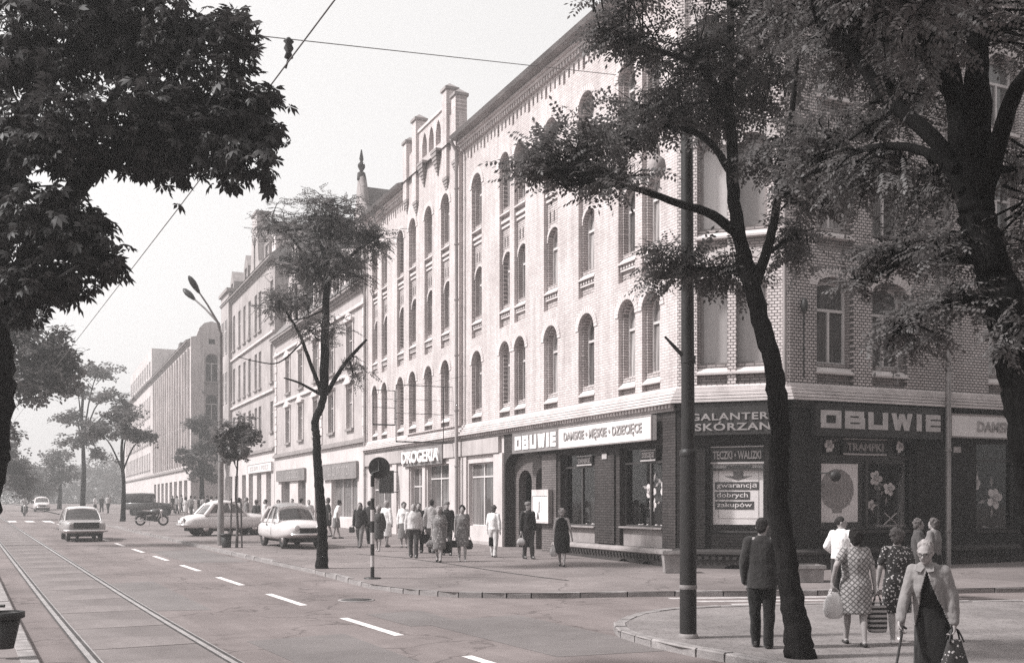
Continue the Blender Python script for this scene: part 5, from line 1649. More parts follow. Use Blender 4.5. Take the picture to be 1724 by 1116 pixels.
# round traffic sign seen from behind, on a banded post
p = on_pave(627, 973)
o = empty('traffic_sign', p, 'round traffic sign seen from behind on a black and white banded post', 'sign')
z = .0; cols_ = ['iron', 'white']
H = CH + (HY - 800) * p.y / F - p.z
n = 9
for i in range(n):
    m = MB(); m.tube([(0, 0, H * i / n), (0, 0, H * (i + 1) / n)], .045, 12); m.build('post_band', MT['iron' if i % 2 == 0 else 'letter_grey'], o, T(p))
c = Vector(((638 - 627) * p.y / F, .05, CH + (HY - 787) * p.y / F - p.z))
m = MB(); m.lathe([(.24, -.012), (.25, 0), (.24, .012)], 28, M=Matrix.Translation(c) @ Matrix.Rotation(R(90), 4, 'X')); m.build('disc', MT['iron'], o, T(p))
m = MB(); m.tube([(0, 0, H - .1), (0.0, .02, H + .05), (c.x, .04, H + .1), (c.x, .045, c.z + .15)], .028, 8); m.build('bracket', MT['iron'], o, T(p))
m = MB(); m.lathe([(.2, -.02), (.2, .015), (.07, .03)], 12); m.build('foot', MT['iron'], o, T(p))

# dark hanging shop box beside the drugstore door
xx = -S1(671); 
o = empty('projecting_sign', FM @ Vector((xx, 2.2, .2)), 'small dark box sign projecting from the wall beside the DROGERIA shop', 'sign')
m = MB(); m.box(xx - .06, xx + .06, Z1(671, 830), Z1(671, 792), .25, .95); m.build('box', MT['iron'], o, FM)
m = MB(); m.tube([(xx, Z1(671, 794), .03), (xx, Z1(671, 794), .3)], .02, 6); m.tube([(xx, Z1(671, 828), .03), (xx, Z1(671, 828), .3)], .02, 6); m.build('arm', MT['iron'], o, FM)

# overhead wires
def wire(label, pts, r=.010, sag=0.0, hanger=None):
    q = []
    for a, b in zip(pts, pts[1:]):
        for i in range(12):
            f = i / 12.0; v = a.lerp(b, f); v = v - Vector((0, 0, sag * 4 * f * (1 - f))); q.append(v)
    q.append(pts[-1])
    m = MB(); m.tube(q, r, 5)
    o = m.build('overhead_wire', MT['wire'])
    tag(o, label, 'wire', 'overhead wires over the street')
    return o
wa = W(FM, -S1(1040), Z1(1040, 127), 0.05)
wb = at(430, 60, 21.0); wb2 = wb + (wb - wa).normalized() * 9.0
wire('thin span wire running from the white brick wall across the street', [wa, wb, wb2], .011)
t0 = on_ground(150, 1000); 
def over_track(t, z=6.2):
    v = Vector((-1.70, 10.0, 0)) + UR * t; return Vector((v.x, v.y, 6.77 + gz(v.y)))
c0 = at(565, 0, 10.5); c1 = at(480, 107, 13.0); c2 = at(335, 322, 20); c3 = at(150, 580, 40)
wire('tram contact wire slanting down the sky over the rails', [over_track(-16), over_track(-4), over_track(8), over_track(30), over_track(70), over_track(120)], .009)
hv = at(486, 82, 13.5)
o = empty('wire_insulator', hv, 'dark insulator clamp where the wires cross in the sky', 'insulator')
m = MB(); m.lathe([(.02, -.14), (.06, -.12), (.035, -.05), (.065, 0), (.04, .06), (.07, .09), (.02, .14)], 10); m.build('bell', MT['iron'], o, T(hv))
m = MB(); m.tube([(0, 0, -.12), (-.05, .05, -.24)], .015, 6); m.build('clamp', MT['iron'], o, T(hv))

# lamp hung on the span wire by the corner
hl = at(1106, 268, 17.0)
o = empty('hanging_lamp', hl, 'pale cone shaped lamp hanging among the leaves before the white wall', 'lamp')
m = MB(); m.lathe([(.04, .22), (.05, .05), (.13, -.02), (.15, -.12), (.14, -.2)], 14); m.build('shade', MT['trim_grey'], o, T(hl))
m = MB(); m.lathe([(.12, -.2), (.11, -.28), (.04, -.33)], 12); m.build('glass_bowl', MT['lamp_glass'], o, T(hl))
m = MB(); m.tube([(0, 0, .22), (.02, 0, .5)], .012, 6); m.build('hanger', MT['iron'], o, T(hl))
wire('short wire carrying the hanging lamp between pole and wall', [PT, hl + Vector((.02, 0, .5)), W(FM, -S1(1108), 10.5, 0.05)], .008)

# ------------------------------------------------------------------ trees
def quads_mesh(name, V, nper, mats, smooth=False):
    """V: (n, nper, 3) corner positions of n separate leaflets"""
    n = V.shape[0]
    me = bpy.data.meshes.new(name)
    me.vertices.add(n * nper); me.vertices.foreach_set('co', V.reshape(-1).astype(np.float32))
    me.loops.add(n * nper); me.loops.foreach_set('vertex_index', np.arange(n * nper, dtype=np.int32))
    me.polygons.add(n)
    me.polygons.foreach_set('loop_start', np.arange(0, n * nper, nper, dtype=np.int32))
    me.polygons.foreach_set('loop_total', np.full(n, nper, dtype=np.int32))
    me.update(calc_edges=True)
    me.materials.append(mats)
    return me

def leaf_template(kind):
    """list of leaflet corner quads of one compound leaf, x along the stalk"""
    L = []
    def leaflet(base, d, ln, w, droop):
        d = np.array(d, float); d /= np.linalg.norm(d)
        side = np.cross(d, [0, 0, 1.0]); side /= np.linalg.norm(side)
        b = np.array(base, float); up = np.array([0, 0, 1.0])
        L.append([b, b + d * ln * .55 + side * w - up * droop * .3 * ln, b + d * ln - up * droop * ln, b + d * ln * .55 - side * w - up * droop * .3 * ln])
    if kind == 'locust':
        for i in range(7):
            x = .05 + .03 * i
            for s in (-1, 1): leaflet((x, 0, -.25 * x * x), (.35, s, -.1), .052 * (1 - .04 * i), .0125, .25)
        leaflet((.26, 0, -.017), (1, 0, -.3), .05, .0125, .1)
    elif kind == 'chestnut':
        for a, ln in ((0, .17), (38, .16), (-38, .16), (76, .125), (-76, .125), (115, .08), (-115, .08)):
            c, s = math.cos(R(a)), math.sin(R(a))
            d = np.array([c, s, 0]); side = np.array([-s, c, 0]); up = np.array([0, 0, 1.0]); b = np.array([.06, 0, 0])
            p1 = b + d * ln * .62 - up * ln * .12; w = ln * .19
            L.append([b, p1 - side * w, b + d * ln - up * ln * .42, p1 + side * w])
    elif kind == 'plain':
        for i in range(3):
            a = i * 2.1
            leaflet((0, 0, 0), (math.cos(a), math.sin(a), .1), .11, .035, .2)
    return np.array(L)
TPL = {k: leaf_template(k) for k in ('locust', 'chestnut', 'plain')}

def crown_mesh(name, pos, dirs, kind, size, mat, seed):
    rg = np.random.default_rng(seed)
    tp = TPL[kind]; nl = tp.shape[0]; n = len(pos)
    pos = np.array(pos); dirs = np.array(dirs)
    x = dirs / np.linalg.norm(dirs, axis=1)[:, None]
    up = np.tile([0, 0, 1.0], (n, 1)) + rg.normal(0, .45, (n, 3))
    y = np.cross(up, x); y /= np.linalg.norm(y, axis=1)[:, None] + 1e-9
    z = np.cross(x, y)
    s = size * rg.uniform(.7, 1.25, n)
    t = tp.reshape(-1, 3)
    V = pos[:, None, :] + s[:, None, None] * (t[None, :, 0:1] * x[:, None, :] + t[None, :, 1:2] * y[:, None, :] + t[None, :, 2:3] * z[:, None, :])
    V = V.reshape(n * nl, 4, 3) + rg.normal(0, .004 * size, (n * nl, 1, 3))
    return quads_mesh(name, V, 4, MT[mat])

def smooth_line(pts, k=4):
    out = []
    n = len(pts)
    for i in range(n - 1):
        p0, p1, p2, p3 = pts[max(i - 1, 0)], pts[i], pts[i + 1], pts[min(i + 2, n - 1)]
        for j in range(k):
            t = j / k
            out.append(0.5 * ((2 * p1) + (p2 - p0) * t + (2 * p0 - 5 * p1 + 4 * p2 - p3) * t * t + (3 * p1 - p0 - 3 * p2 + p3) * t ** 3))
    out.append(pts[-1])
    return out
def limb_mesh(m, pts, r0, r1, seg=9, flare=0.0, seed=0, rough=0.025):
    rr = random.Random(seed)
    L = smooth_line(pts, 10 if seg > 12 else 5); n = len(L)
    rad = []
    for i in range(n):
        f = i / (n - 1.0)
        r = r0 + (r1 - r0) * f
        if flare: r *= 1 + flare * math.exp(-f * 9)
        rad.append(r * (1 + rr.uniform(-rough, rough)))
    L = [p + Vector((rr.uniform(-1, 1), rr.uniform(-1, 1), 0)) * rad[i] * .12 for i, p in enumerate(L)]
    m.tube(L, rad, seg)
    return L

def tree(name, label, base, trunk, limbs, clumps, kind, size, leaf_mat, bark, seed, group=None, twigs=22, per=9, spread=1.0, droop=.25, cat='tree', tw_r=.012, trunk_seg=26):
    """trunk: (points, r0, r1, flare); limbs: (points, r0, r1); clumps: (centre, radii, density)"""
    rr = random.Random(seed)
    o = empty(name, base, label, cat, group)
    m = MB(); tl = limb_mesh(m, trunk[0], trunk[1], trunk[2], trunk_seg, trunk[3], seed); tm = m.build('trunk', MT[bark], o)
    if trunk_seg > 12: rumple(tm.data, trunk[1] * .10, 9.0, .16, .7)
    nodes = list(tl[len(tl) // 2:])
    for i, (pts, r0, r1) in enumerate(limbs):
        m = MB(); q = limb_mesh(m, pts, r0, r1, 8, 0, seed + i + 1); m.build('limb', MT[bark], o)
        nodes += q[2:]
    pos = []; dirs = []
    bw_ = MB()
    for (c, r, dens) in clumps:
        c = Vector(c)
        nt = max(3, int(twigs * dens))
        near = sorted(nodes, key=lambda v: (v - c).length)[:6]
        for i in range(nt):
            while True:
                u = Vector((rr.uniform(-1, 1), rr.uniform(-1, 1), rr.uniform(-1, 1)))
                if u.length <= 1: break
            if u.length > 0.01: u = u * (u.length ** -.35)
            end = c + Vector((u.x * r[0], u.y * r[1], u.z * r[2]))
            a = near[rr.randint(0, len(near) - 1)]
            st = a.lerp(c, rr.uniform(0.0, .75)) + Vector((rr.uniform(-.3, .3) * r[0], rr.uniform(-.3, .3) * r[1], rr.uniform(-.2, .2) * r[2]))
            midp = st.lerp(end, .5) + Vector((rr.uniform(-.1, .1), rr.uniform(-.1, .1), rr.uniform(-.02, .12))) * spread
            tw = smooth_line([st, midp, end], 3)
            bw_.tube(tw, [tw_r, tw_r * .9, tw_r * .75, tw_r * .6, tw_r * .5, tw_r * .35, tw_r * .2], 4, cap=False)
            d0 = (end - st)
            if d0.length < 1e-3: continue
            d0.normalize()
            for j in range(per):
                f = rr.uniform(.25, 1.0)
                k = min(int(f * 6), 5); v = tw[k].lerp(tw[k + 1], f * 6 - k)
                sd = Vector((rr.gauss(0, 1), rr.gauss(0, 1), rr.gauss(0, .35)))
                dd = d0 * .6 + sd * .8; dd.z -= droop
                if dd.length < .05: dd = Vector((1, 0, -.2))
                pos.append((v.x + rr.gauss(0, .05) * spread, v.y + rr.gauss(0, .05) * spread, v.z + rr.gauss(0, .04) * spread)); dirs.append(tuple(dd))
        # a bough from the nearest limb into the clump
        a = near[0]
        if (a - c).length > .25 * max(r):
            bw_.tube(smooth_line([a, a.lerp(c, .5) + Vector((0, 0, .1 * spread)), c], 3), [tw_r * 2.6, tw_r * 2.4, tw_r * 2.2, tw_r * 2, tw_r * 1.7, tw_r * 1.4, tw_r], 5)
    tag(bw_.build('branchwork', MT[bark], o), kind='stuff')
    me = crown_mesh('crown', pos, dirs, kind, size, leaf_mat, seed)
    mesh_obj('crown', me, None, o)
    return o

def PX(pts, Y, dY=None):
    """a line drawn over the photograph, given its own distance at each point"""
    out = []
    n = len(pts)
    for i, q in enumerate(pts):
        y = Y + (dY * i / max(n - 1, 1) if dY else 0)
        if len(q) > 2: y = q[2]
        out.append(at(q[0], q[1], y))
    return out
def CL(px, py, rx, ry, Y, dens=1.0, rd=None):
    k = Y / F
    return (at(px, py, Y), (rx * k, rd if rd else (rx + ry) * .55 * k, ry * k), dens)

# near locust on the corner
bp = on_pave(1345, 1106, PH - .02); Yb = bp.y
tr_pts = [bp + Vector((.02, 0, -.1))] + PX([(1338, 1040), (1325, 950), (1309, 830), (1313, 710), (1298, 600), (1270, 500), (1250, 425)], Yb)
limbs = [(PX([(1252, 432), (1236, 340), (1233, 250), (1226, 150), (1230, 40), (1222, -70)], Yb, .6), .09, .035),
         (PX([(1268, 490), (1290, 425), (1303, 375), (1314, 300), (1334, 190), (1342, 90)], Yb, -1.0), .07, .025),
         (PX([(1247, 400), (1200, 362), (1140, 342), (1070, 318), (1000, 308), (955, 312)], Yb, -1.0), .065, .014),
         (PX([(1235, 300), (1190, 235), (1120, 215), (1050, 250), (960, 290)], Yb, .9), .05, .012),
         (PX([(1228, 170), (1170, 110), (1090, 80), (1020, 60)], Yb, -.6), .045, .012),
         (PX([(1229, 130), (1290, 70), (1350, 20), (1400, -40)], Yb, .8), .05, .015),
         (PX([(1290, 430), (1330, 400), (1370, 385)], Yb, .6), .03, .012),
         (PX([(1280, 470), (1220, 452), (1150, 455), (1110, 452)], Yb, .5), .03, .01)]
clumps = [CL(960, 250, 95, 50, Yb - .6, 1.1), CL(900, 275, 42, 28, Yb - .7, .5), CL(1050, 235, 80, 60, Yb + .2, .9), CL(1110, 160, 100, 60, Yb + .3, 1.1), CL(1060, 60, 75, 40, Yb - .4, .8),
          CL(1180, 70, 110, 70, Yb, 1.2), CL(1200, 190, 70, 60, Yb + .8, .9), CL(1150, 450, 75, 45, Yb + .3, .9), CL(1240, 460, 45, 34, Yb + .5, .4),
          CL(1300, 130, 90, 80, Yb + .5, 1.0), CL(1330, 270, 80, 60, Yb - .6, .8), CL(1345, 410, 42, 36, Yb + .4, .5), CL(1050, 305, 70, 22, Yb - .8, .4), CL(1280, 10, 120, 50, Yb + .4, 1.0), CL(1390, 330, 60, 45, Yb - .4, .6), CL(1200, -120, 190, 90, Yb, 1.6), CL(1060, -90, 110, 60, Yb - .5, .9), CL(1350, -120, 150, 90, Yb + .2, 1.3), CL(1230, -240, 170, 70, Yb, 1.2)]
tree('locust_tree', 'crooked locust tree leaning up from the near corner behind the man in the suit', bp, (tr_pts, .132, .098, .6), limbs, clumps, 'locust', 1.25, 'leaf_locust', 'bark', 21, twigs=27, per=9)

# big dark locust at the right edge
Y2 = 8.2
b2p = Vector(((1796 - CX) / F * Y2, Y2, PH - .02))
tr_pts = [b2p + Vector((0, 0, -.1))] + PX([(1792, 1130), (1780, 1000), (1762, 860), (1738, 730), (1712, 600), (1686, 500), (1657, 410), (1640, 330)], Y2)
limbs = [(PX([(1640, 345), (1622, 260), (1608, 170), (1598, 110), (1562, 50), (1530, -20)], Y2, .6), .11, .05),
         (PX([(1645, 330), (1648, 220), (1644, 110), (1646, 0), (1650, -80)], Y2, -.3), .12, .06),
         (PX([(1650, 350), (1682, 240), (1712, 150), (1760, 90)], Y2, -.8), .08, .045),
         (PX([(1625, 320), (1572, 235), (1500, 172), (1440, 95), (1372, 15), (1330, -50)], Y2, 1.2), .07, .03),
         (PX([(1610, 285), (1540, 250), (1460, 250), (1400, 275), (1350, 300)], Y2, 1.6), .045, .012),
         (PX([(1655, 440), (1590, 432), (1520, 440), (1450, 480)], Y2, 1.0), .045, .012),
         (PX([(1690, 560), (1640, 505), (1580, 510), (1520, 545), (1490, 590)], Y2, .5), .035, .01),
         (PX([(1606, 170), (1550, 90), (1480, 60), (1420, 10)], Y2, -.8), .05, .015)]
clumps = [CL(1420, 90, 105, 75, Y2 + 1.2, 1.1), CL(1520, 180, 95, 60, Y2 + 1.0, .9), CL(1560, 70, 90, 60, Y2 - .5, .7), CL(1400, 230, 85, 60, Y2 + 1.5, 1.0), CL(1480, 310, 100, 50, Y2 + .9, 1.0),
          CL(1580, 330, 60, 45, Y2 + .6, .6), CL(1690, 60, 50, 50, Y2 + .7, .5), CL(1530, 420, 85, 40, Y2 + .8, .8), CL(1600, 420, 50, 45, Y2 + .2, .5), CL(1690, 300, 45, 40, Y2 + .8, .4), CL(1705, 440, 40, 60, Y2 + .5, .5),
          CL(1540, 560, 60, 50, Y2 + .4, .6), CL(1600, 520, 60, 30, Y2 + .1, .45), CL(1470, 470, 40, 35, Y2 + .9, .4), CL(1350, 20, 90, 60, Y2 + 1.6, .9), CL(1690, 560, 30, 50, Y2 - .3, .25), CL(1460, 10, 110, 50, Y2 + .8, .9), CL(1620, 0, 90, 50, Y2 + .5, .5), CL(1480, -130, 230, 110, Y2, 2.0), CL(1700, -150, 200, 120, Y2 + .2, 1.8), CL(1600, -330, 260, 110, Y2, 1.8), CL(1380, -90, 140, 80, Y2 - 1.2, 1.2), CL(1850, 50, 130, 150, Y2, 1.4), CL(1580, -60, 200, 90, Y2 - 1.8, 1.5), CL(1860, 330, 120, 120, Y2 - .2, 1.0), CL(1300, -220, 160, 90, Y2 - .6, 1.2)]
tree('locust_tree', 'massive dark forked locust tree filling the right edge of the picture', b2p, (tr_pts, .21, .125, .3), limbs, clumps, 'locust', .95, 'leaf_locust', 'bark_shaded', 33, twigs=24, per=9)

# small-leaved tree on the side street, behind
sp = Vector((11.6, 19.4, gz(19.4) + .1))
tr_pts = [sp + Vector((0, 0, -.1)), sp + Vector((.1, .1, 1.5)), sp + Vector((0, 0, 3.2)), sp + Vector((-.2, .1, 5.2))]
clumps = [(sp + Vector((-1.2, -.2, 2.9)), (1.0, 1.0, .7), 1.0), (sp + Vector((-.9, 0, 4.0)), (1.2, 1.1, .8), 1.2), (sp + Vector((-.3, .2, 5.2)), (1.3, 1.2, .9), 1.2), (sp + Vector((.8, 0, 3.6)), (1.1, 1.1, .8), 1.0), (sp + Vector((.2, 0, 6.2)), (1.0, 1.0, .7), .8)]
tree('side_street_tree', 'small-leaved tree on the side street in front of the far shop window', sp, (tr_pts, .12, .06, .3), [([tr_pts[2], sp + Vector((-.8, -.1, 3.6)), sp + Vector((-1.5, -.2, 4.0))], .05, .015), ([tr_pts[2], sp + Vector((.7, 0, 4.0)), sp + Vector((1.2, 0, 4.6))], .05, .015)],
     clumps, 'plain', 1.1, 'leaf_far', 'bark_pale', 41, twigs=40, per=10)

# street tree in the middle of the kerb
bp = on_pave(542, 956); Ym = bp.y
tr_pts = [bp + Vector((0, 0, -.1))] + PX([(543, 915), (541, 860), (535, 790), (533, 735), (530, 712), (540, 685), (546, 660)], Ym)
limbs = [(PX([(545, 665), (547, 590), (549, 510), (551, 460), (542, 410), (536, 370)], Ym, .2), .13, .04),
         (PX([(542, 662), (522, 610), (504, 562), (485, 530), (470, 505)], Ym, -.6), .06, .02),
         (PX([(552, 660), (575, 620), (600, 590), (617, 572)], Ym, -.8), .065, .03),
         (PX([(551, 470), (580, 440), (615, 412), (645, 395)], Ym, .6), .07, .02),
         (PX([(550, 480), (520, 440), (490, 400), (455, 365)], Ym, .7), .05, .015),
         (PX([(540, 664), (505, 645), (478, 636)], Ym, -.4), .045, .015),
         (PX([(510, 575), (470, 610), (430, 608), (400, 600)], Ym, -.4), .022, .008),
         (PX([(549, 520), (515, 535), (480, 540)], Ym, .4), .03, .01),
         (PX([(552, 455), (556, 400), (560, 350)], Ym, -.4), .045, .015)]
clumps = [CL(535, 405, 95, 42, Ym + .2, 1.1), CL(560, 460, 90, 34, Ym + .4, .8), CL(500, 500, 60, 26, Ym + .3, .5), CL(540, 365, 80, 36, Ym, 1.2), CL(470, 376, 50, 30, Ym + .6, .8), CL(610, 395, 48, 28, Ym + .5, .9), CL(500, 445, 52, 20, Ym - .3, .7), CL(580, 440, 40, 22, Ym - .5, .6), CL(475, 512, 48, 18, Ym - .6, .7),
          CL(545, 555, 48, 18, Ym - .3, .6), CL(520, 470, 60, 20, Ym + .7, .7), CL(595, 630, 26, 16, Ym - .5, .25), CL(560, 340, 70, 18, Ym - .3, .6), CL(640, 420, 26, 18, Ym + .6, .35), CL(600, 470, 30, 14, Ym + .3, .25)]
tree('locust_tree', 'slim locust tree with layered crown at the kerb in front of the white saloon', bp, (tr_pts, .125, .09, .5), limbs, clumps, 'locust', 1.2, 'leaf_far', 'bark', 55, twigs=34, per=8, spread=2.4, tw_r=.014)

# sapling tied to two stakes
bp = on_pave(398, 921)
tr_pts = [bp + Vector((0, 0, -.05))] + PX([(400, 880), (397, 830), (400, 780), (398, 730)], bp.y)
k_ = bp.y
o = tree('sapling', 'young sapling tied between two stakes beside the street lamp', bp, (tr_pts, .05, .025, .2), [(PX([(399, 790), (385, 755), (375, 720)], k_), .02, .008), (PX([(399, 780), (412, 750), (425, 715)], k_), .02, .008)],
     [CL(375, 735, 28, 40, k_, .9), CL(405, 720, 30, 36, k_ + .3, .9), CL(422, 745, 22, 36, k_ - .2, .7), CL(392, 760, 30, 26, k_, .6)], 'plain', 1.35, 'leaf_far', 'bark_pale', 61, twigs=30, per=9, trunk_seg=8)
for dx in (-.22, .2):
    m = MB(); m.tube([bp + Vector((dx, 0, -.05)), bp + Vector((dx * .8, 0, 1.75))], .03, 6); m.build('stake', MT['bark_pale'], o)
m = MB(); m.tube([bp + Vector((-.2, 0, 1.6)), bp + Vector((.19, 0, 1.62))], .02, 6); m.build('tie', MT['bark_pale'], o)

# chestnut overhanging from the left
Yc = 10.4
cb = Vector(((-90 - CX) / F * Yc, Yc, PH - .02))
tr_pts = [cb + Vector((0, 0, -.1))] + PX([(-84, 1060), (-74, 960), (-60, 860), (-44, 760), (-35, 690), (-30, 610), (-38, 540), (-36, 430), (0, 300)], Yc)
limbs = [(PX([(-24, 560), (60, 420), (150, 300), (270, 220), (390, 200)], Yc, -.3), .12, .03), (PX([(-25, 500), (20, 250), (90, 120), (170, 20)], Yc, .8), .13, .05),
         (PX([(-20, 580), (60, 500), (130, 450)], Yc, -1.0), .06, .02), (PX([(100, 360), (200, 150), (300, 60)], Yc, .8), .06, .02), (PX([(-20, 480), (-60, 300), (-80, 100)], Yc, .4), .14, .06)]
clumps = [CL(60, 80, 110, 100, Yc, 1.3), CL(190, 70, 110, 80, Yc + .6, 1.2), CL(320, 60, 100, 70, Yc + .2, 1.1), CL(400, 60, 40, 60, Yc, .4), CL(90, 220, 120, 80, Yc - .4, 1.3), CL(230, 215, 110, 80, Yc, 1.3), CL(350, 190, 95, 75, Yc + .5, 1.2),
          CL(420, 200, 55, 70, Yc, .7), CL(410, 285, 60, 32, Yc - .2, .5), CL(455, 200, 28, 60, Yc + .2, .3), CL(300, 280, 90, 38, Yc + .2, .7), CL(60, 370, 90, 60, Yc - .5, .9), CL(140, 400, 66, 60, Yc - .4, .7), CL(60, 470, 66, 45, Yc - .5, .6), CL(130, 480, 40, 30, Yc - .3, .3),
          CL(-40, 300, 80, 200, Yc, 1.2), CL(180, -40, 200, 60, Yc + .3, 1.2), CL(20, 520, 40, 20, Yc - .4, .2), CL(190, 440, 26, 34, Yc - .3, .2), CL(-140, 120, 130, 130, Yc, 1.3), CL(-190, 320, 130, 120, Yc + .3, 1.2), CL(-60, -80, 170, 90, Yc + .4, 1.3), CL(-260, 180, 110, 130, Yc + .2, 1.0)]
tree('chestnut_tree', 'dark chestnut tree overhanging the tram rails from the left edge', cb, (tr_pts, .34, .26, .2), limbs, clumps, 'chestnut', .66, 'leaf_chestnut', 'bark', 71, twigs=46, per=9, droop=.55)

# trees farther up the street
def far_tree(label, px, Y, top_px, crown, seed, onleft=False, size=3.0, bark='bark', X=None, kind='plain', dens=1.0, group='trees along the street', name='street_tree', r=.2):
    X = (px - CX) / F * Y if X is None else X
    b = Vector((X, Y, gz(Y) + .1))
    topz = CH + (HY - top_px) * Y / F
    tr = [b + Vector((0, 0, -.1)), b + Vector((.1, 0, (topz - b.z) * .3)), b + Vector((-.05, 0, (topz - b.z) * .6)), b + Vector((.1, 0, (topz - b.z) * .85))]
    cl = []; lm = []
    for (cx, cy, rx, ry, d) in crown:
        c = CL(cx, cy, rx, ry, Y, d * dens); cl.append(c)
        lm.append(([tr[1].lerp(tr[2], .5), tr[2].lerp(c[0], .5), c[0]], r * .4, .03))
    return tree(name, label, b, (tr, r, r * .4, .3), lm, cl, kind, size, 'leaf_far', bark, seed, group, twigs=30, per=9, spread=3.0, tw_r=.03, trunk_seg=8)
far_tree('flat-crowned street tree standing behind the parked motorcycle', 206, 70, 690, [(165, 728, 30, 14, .8), (205, 705, 42, 16, 1.2), (245, 738, 26, 12, .7), (215, 730, 40, 14, .8)], 81, r=.17, size=2.4)
far_tree('tall layered street tree left of the flat-crowned one', 139, 92, 605, [(165, 625, 50, 18, 1.2), (130, 655, 30, 14, .6), (180, 668, 45, 14, .9), (120, 705, 40, 12, .7), (160, 720, 40, 12, .6), (210, 690, 30, 14, .6), (125, 745, 40, 16, .8), (170, 775, 24, 14, .4)], 82, r=.24, size=3.0)
far_tree('hazy rounded tree beyond the tall layered one', 100, 120, 740, [(95, 775, 34, 24, 1.2), (110, 800, 32, 22, 1.0), (85, 815, 22, 20, .8)], 83, r=.25, size=3.6)
far_tree('farthest hazy tree over the white car', 66, 150, 770, [(65, 795, 26, 18, 1.2), (60, 822, 22, 16, 1.0), (85, 826, 18, 14, .8)], 84, r=.25, size=4.2)
far_tree('dark tree in the gap beside the end gable house', 338, 93, 690, [(335, 715, 28, 26, 1.2), (350, 755, 28, 30, 1.3), (318, 775, 22, 30, 1.0), (345, 800, 28, 20, .9)], 85, r=.25, size=3.2)
far_tree('broad tree overhanging the street from the left behind the chestnut', 0, 40, 515, [(20, 565, 70, 56, 2.6), (85, 600, 54, 56, 2.4), (55, 655, 56, 38, 2.0), (-40, 620, 60, 70, 1.4), (110, 630, 30, 40, 1.0), (30, 528, 60, 28, 1.2), (15, 735, 26, 16, .35)], 86, X=-21.6, r=.3, size=2.0)
far_tree('second tree on the left side of the street', 0, 78, 700, [(0, 760, 34, 44, 1.5), (28, 790, 26, 40, 1.2), (40, 820, 24, 26, .9), (-20, 720, 40, 40, 1.0)], 87, X=-41.2, r=.3, size=2.8)
far_tree('third tree on the left side of the street', 0, 115, 745, [(28, 795, 30, 44, 1.8), (8, 770, 30, 44, 1.6), (60, 822, 26, 24, 1.2)], 88, X=-60.5, r=.3, size=3.6)
# wooded end of the street
rg = np.random.default_rng(9)
N = 16000
ang = rg.uniform(0, 1, N)
X_ = -150 + 110 * ang; Yy = 205 + rg.normal(0, 6, N) + 12 * np.sin(ang * 14)
Zz = 1.0 + rg.uniform(0, 1, N) ** 0.8 * (7.0 + 2.2 * np.sin(X_ * .35) + 1.5 * np.sin(X_ * .9 + 1))
V = np.stack([X_, Yy, Zz], 1)
d = rg.normal(0, 1, (N, 3))
me = crown_mesh('treeline', V, d, 'plain', 6.5, 'leaf_far', 5)
o = mesh_obj('treeline', me); tag(o, 'hazy mass of trees closing the end of the street', 'trees', kind='stuff')

# ------------------------------------------------------------------ vehicles (x forward, y left, z up)
def sup(w, zb, zt, n=20, e=.55):
    zc, h = (zb + zt) / 2, (zt - zb) / 2
    r = []
    for k in range(n):
        a = 2 * math.pi * k / n + math.pi / n
        c, s = math.cos(a), math.sin(a)
        ee = e if s > 0 else min(e, .42)
        r.append((w * math.copysign(abs(c) ** ee, c), zc + h * math.copysign(abs(s) ** ee, s)))
    return r
def wheel(parent, M, x, y, r, w=.15, rim='chrome', cat=None):
    s = 1 if y > 0 else -1
    Mw = M @ T((x, y, r)) @ Matrix.Rotation(R(-90) * s, 4, 'X')
    m = MB(); m.lathe([(r * .55, -w / 2), (r * .92, -w / 2), (r, -w / 2 + .03), (r, w / 2 - .03), (r * .92, w / 2), (r * .62, w / 2), (r * .6, w / 2 - .02)], 18)
    o = m.build('wheel', MT['tyre'], parent, Mw)
    m = MB(); m.lathe([(r * .60, w / 2 - .025), (r * .5, w / 2 - .045), (r * .42, w / 2 - .02), (r * .2, w / 2 + .01), (.02, w / 2 + .015)], 16)
    m.build('rim', MT[rim], o, Mw)
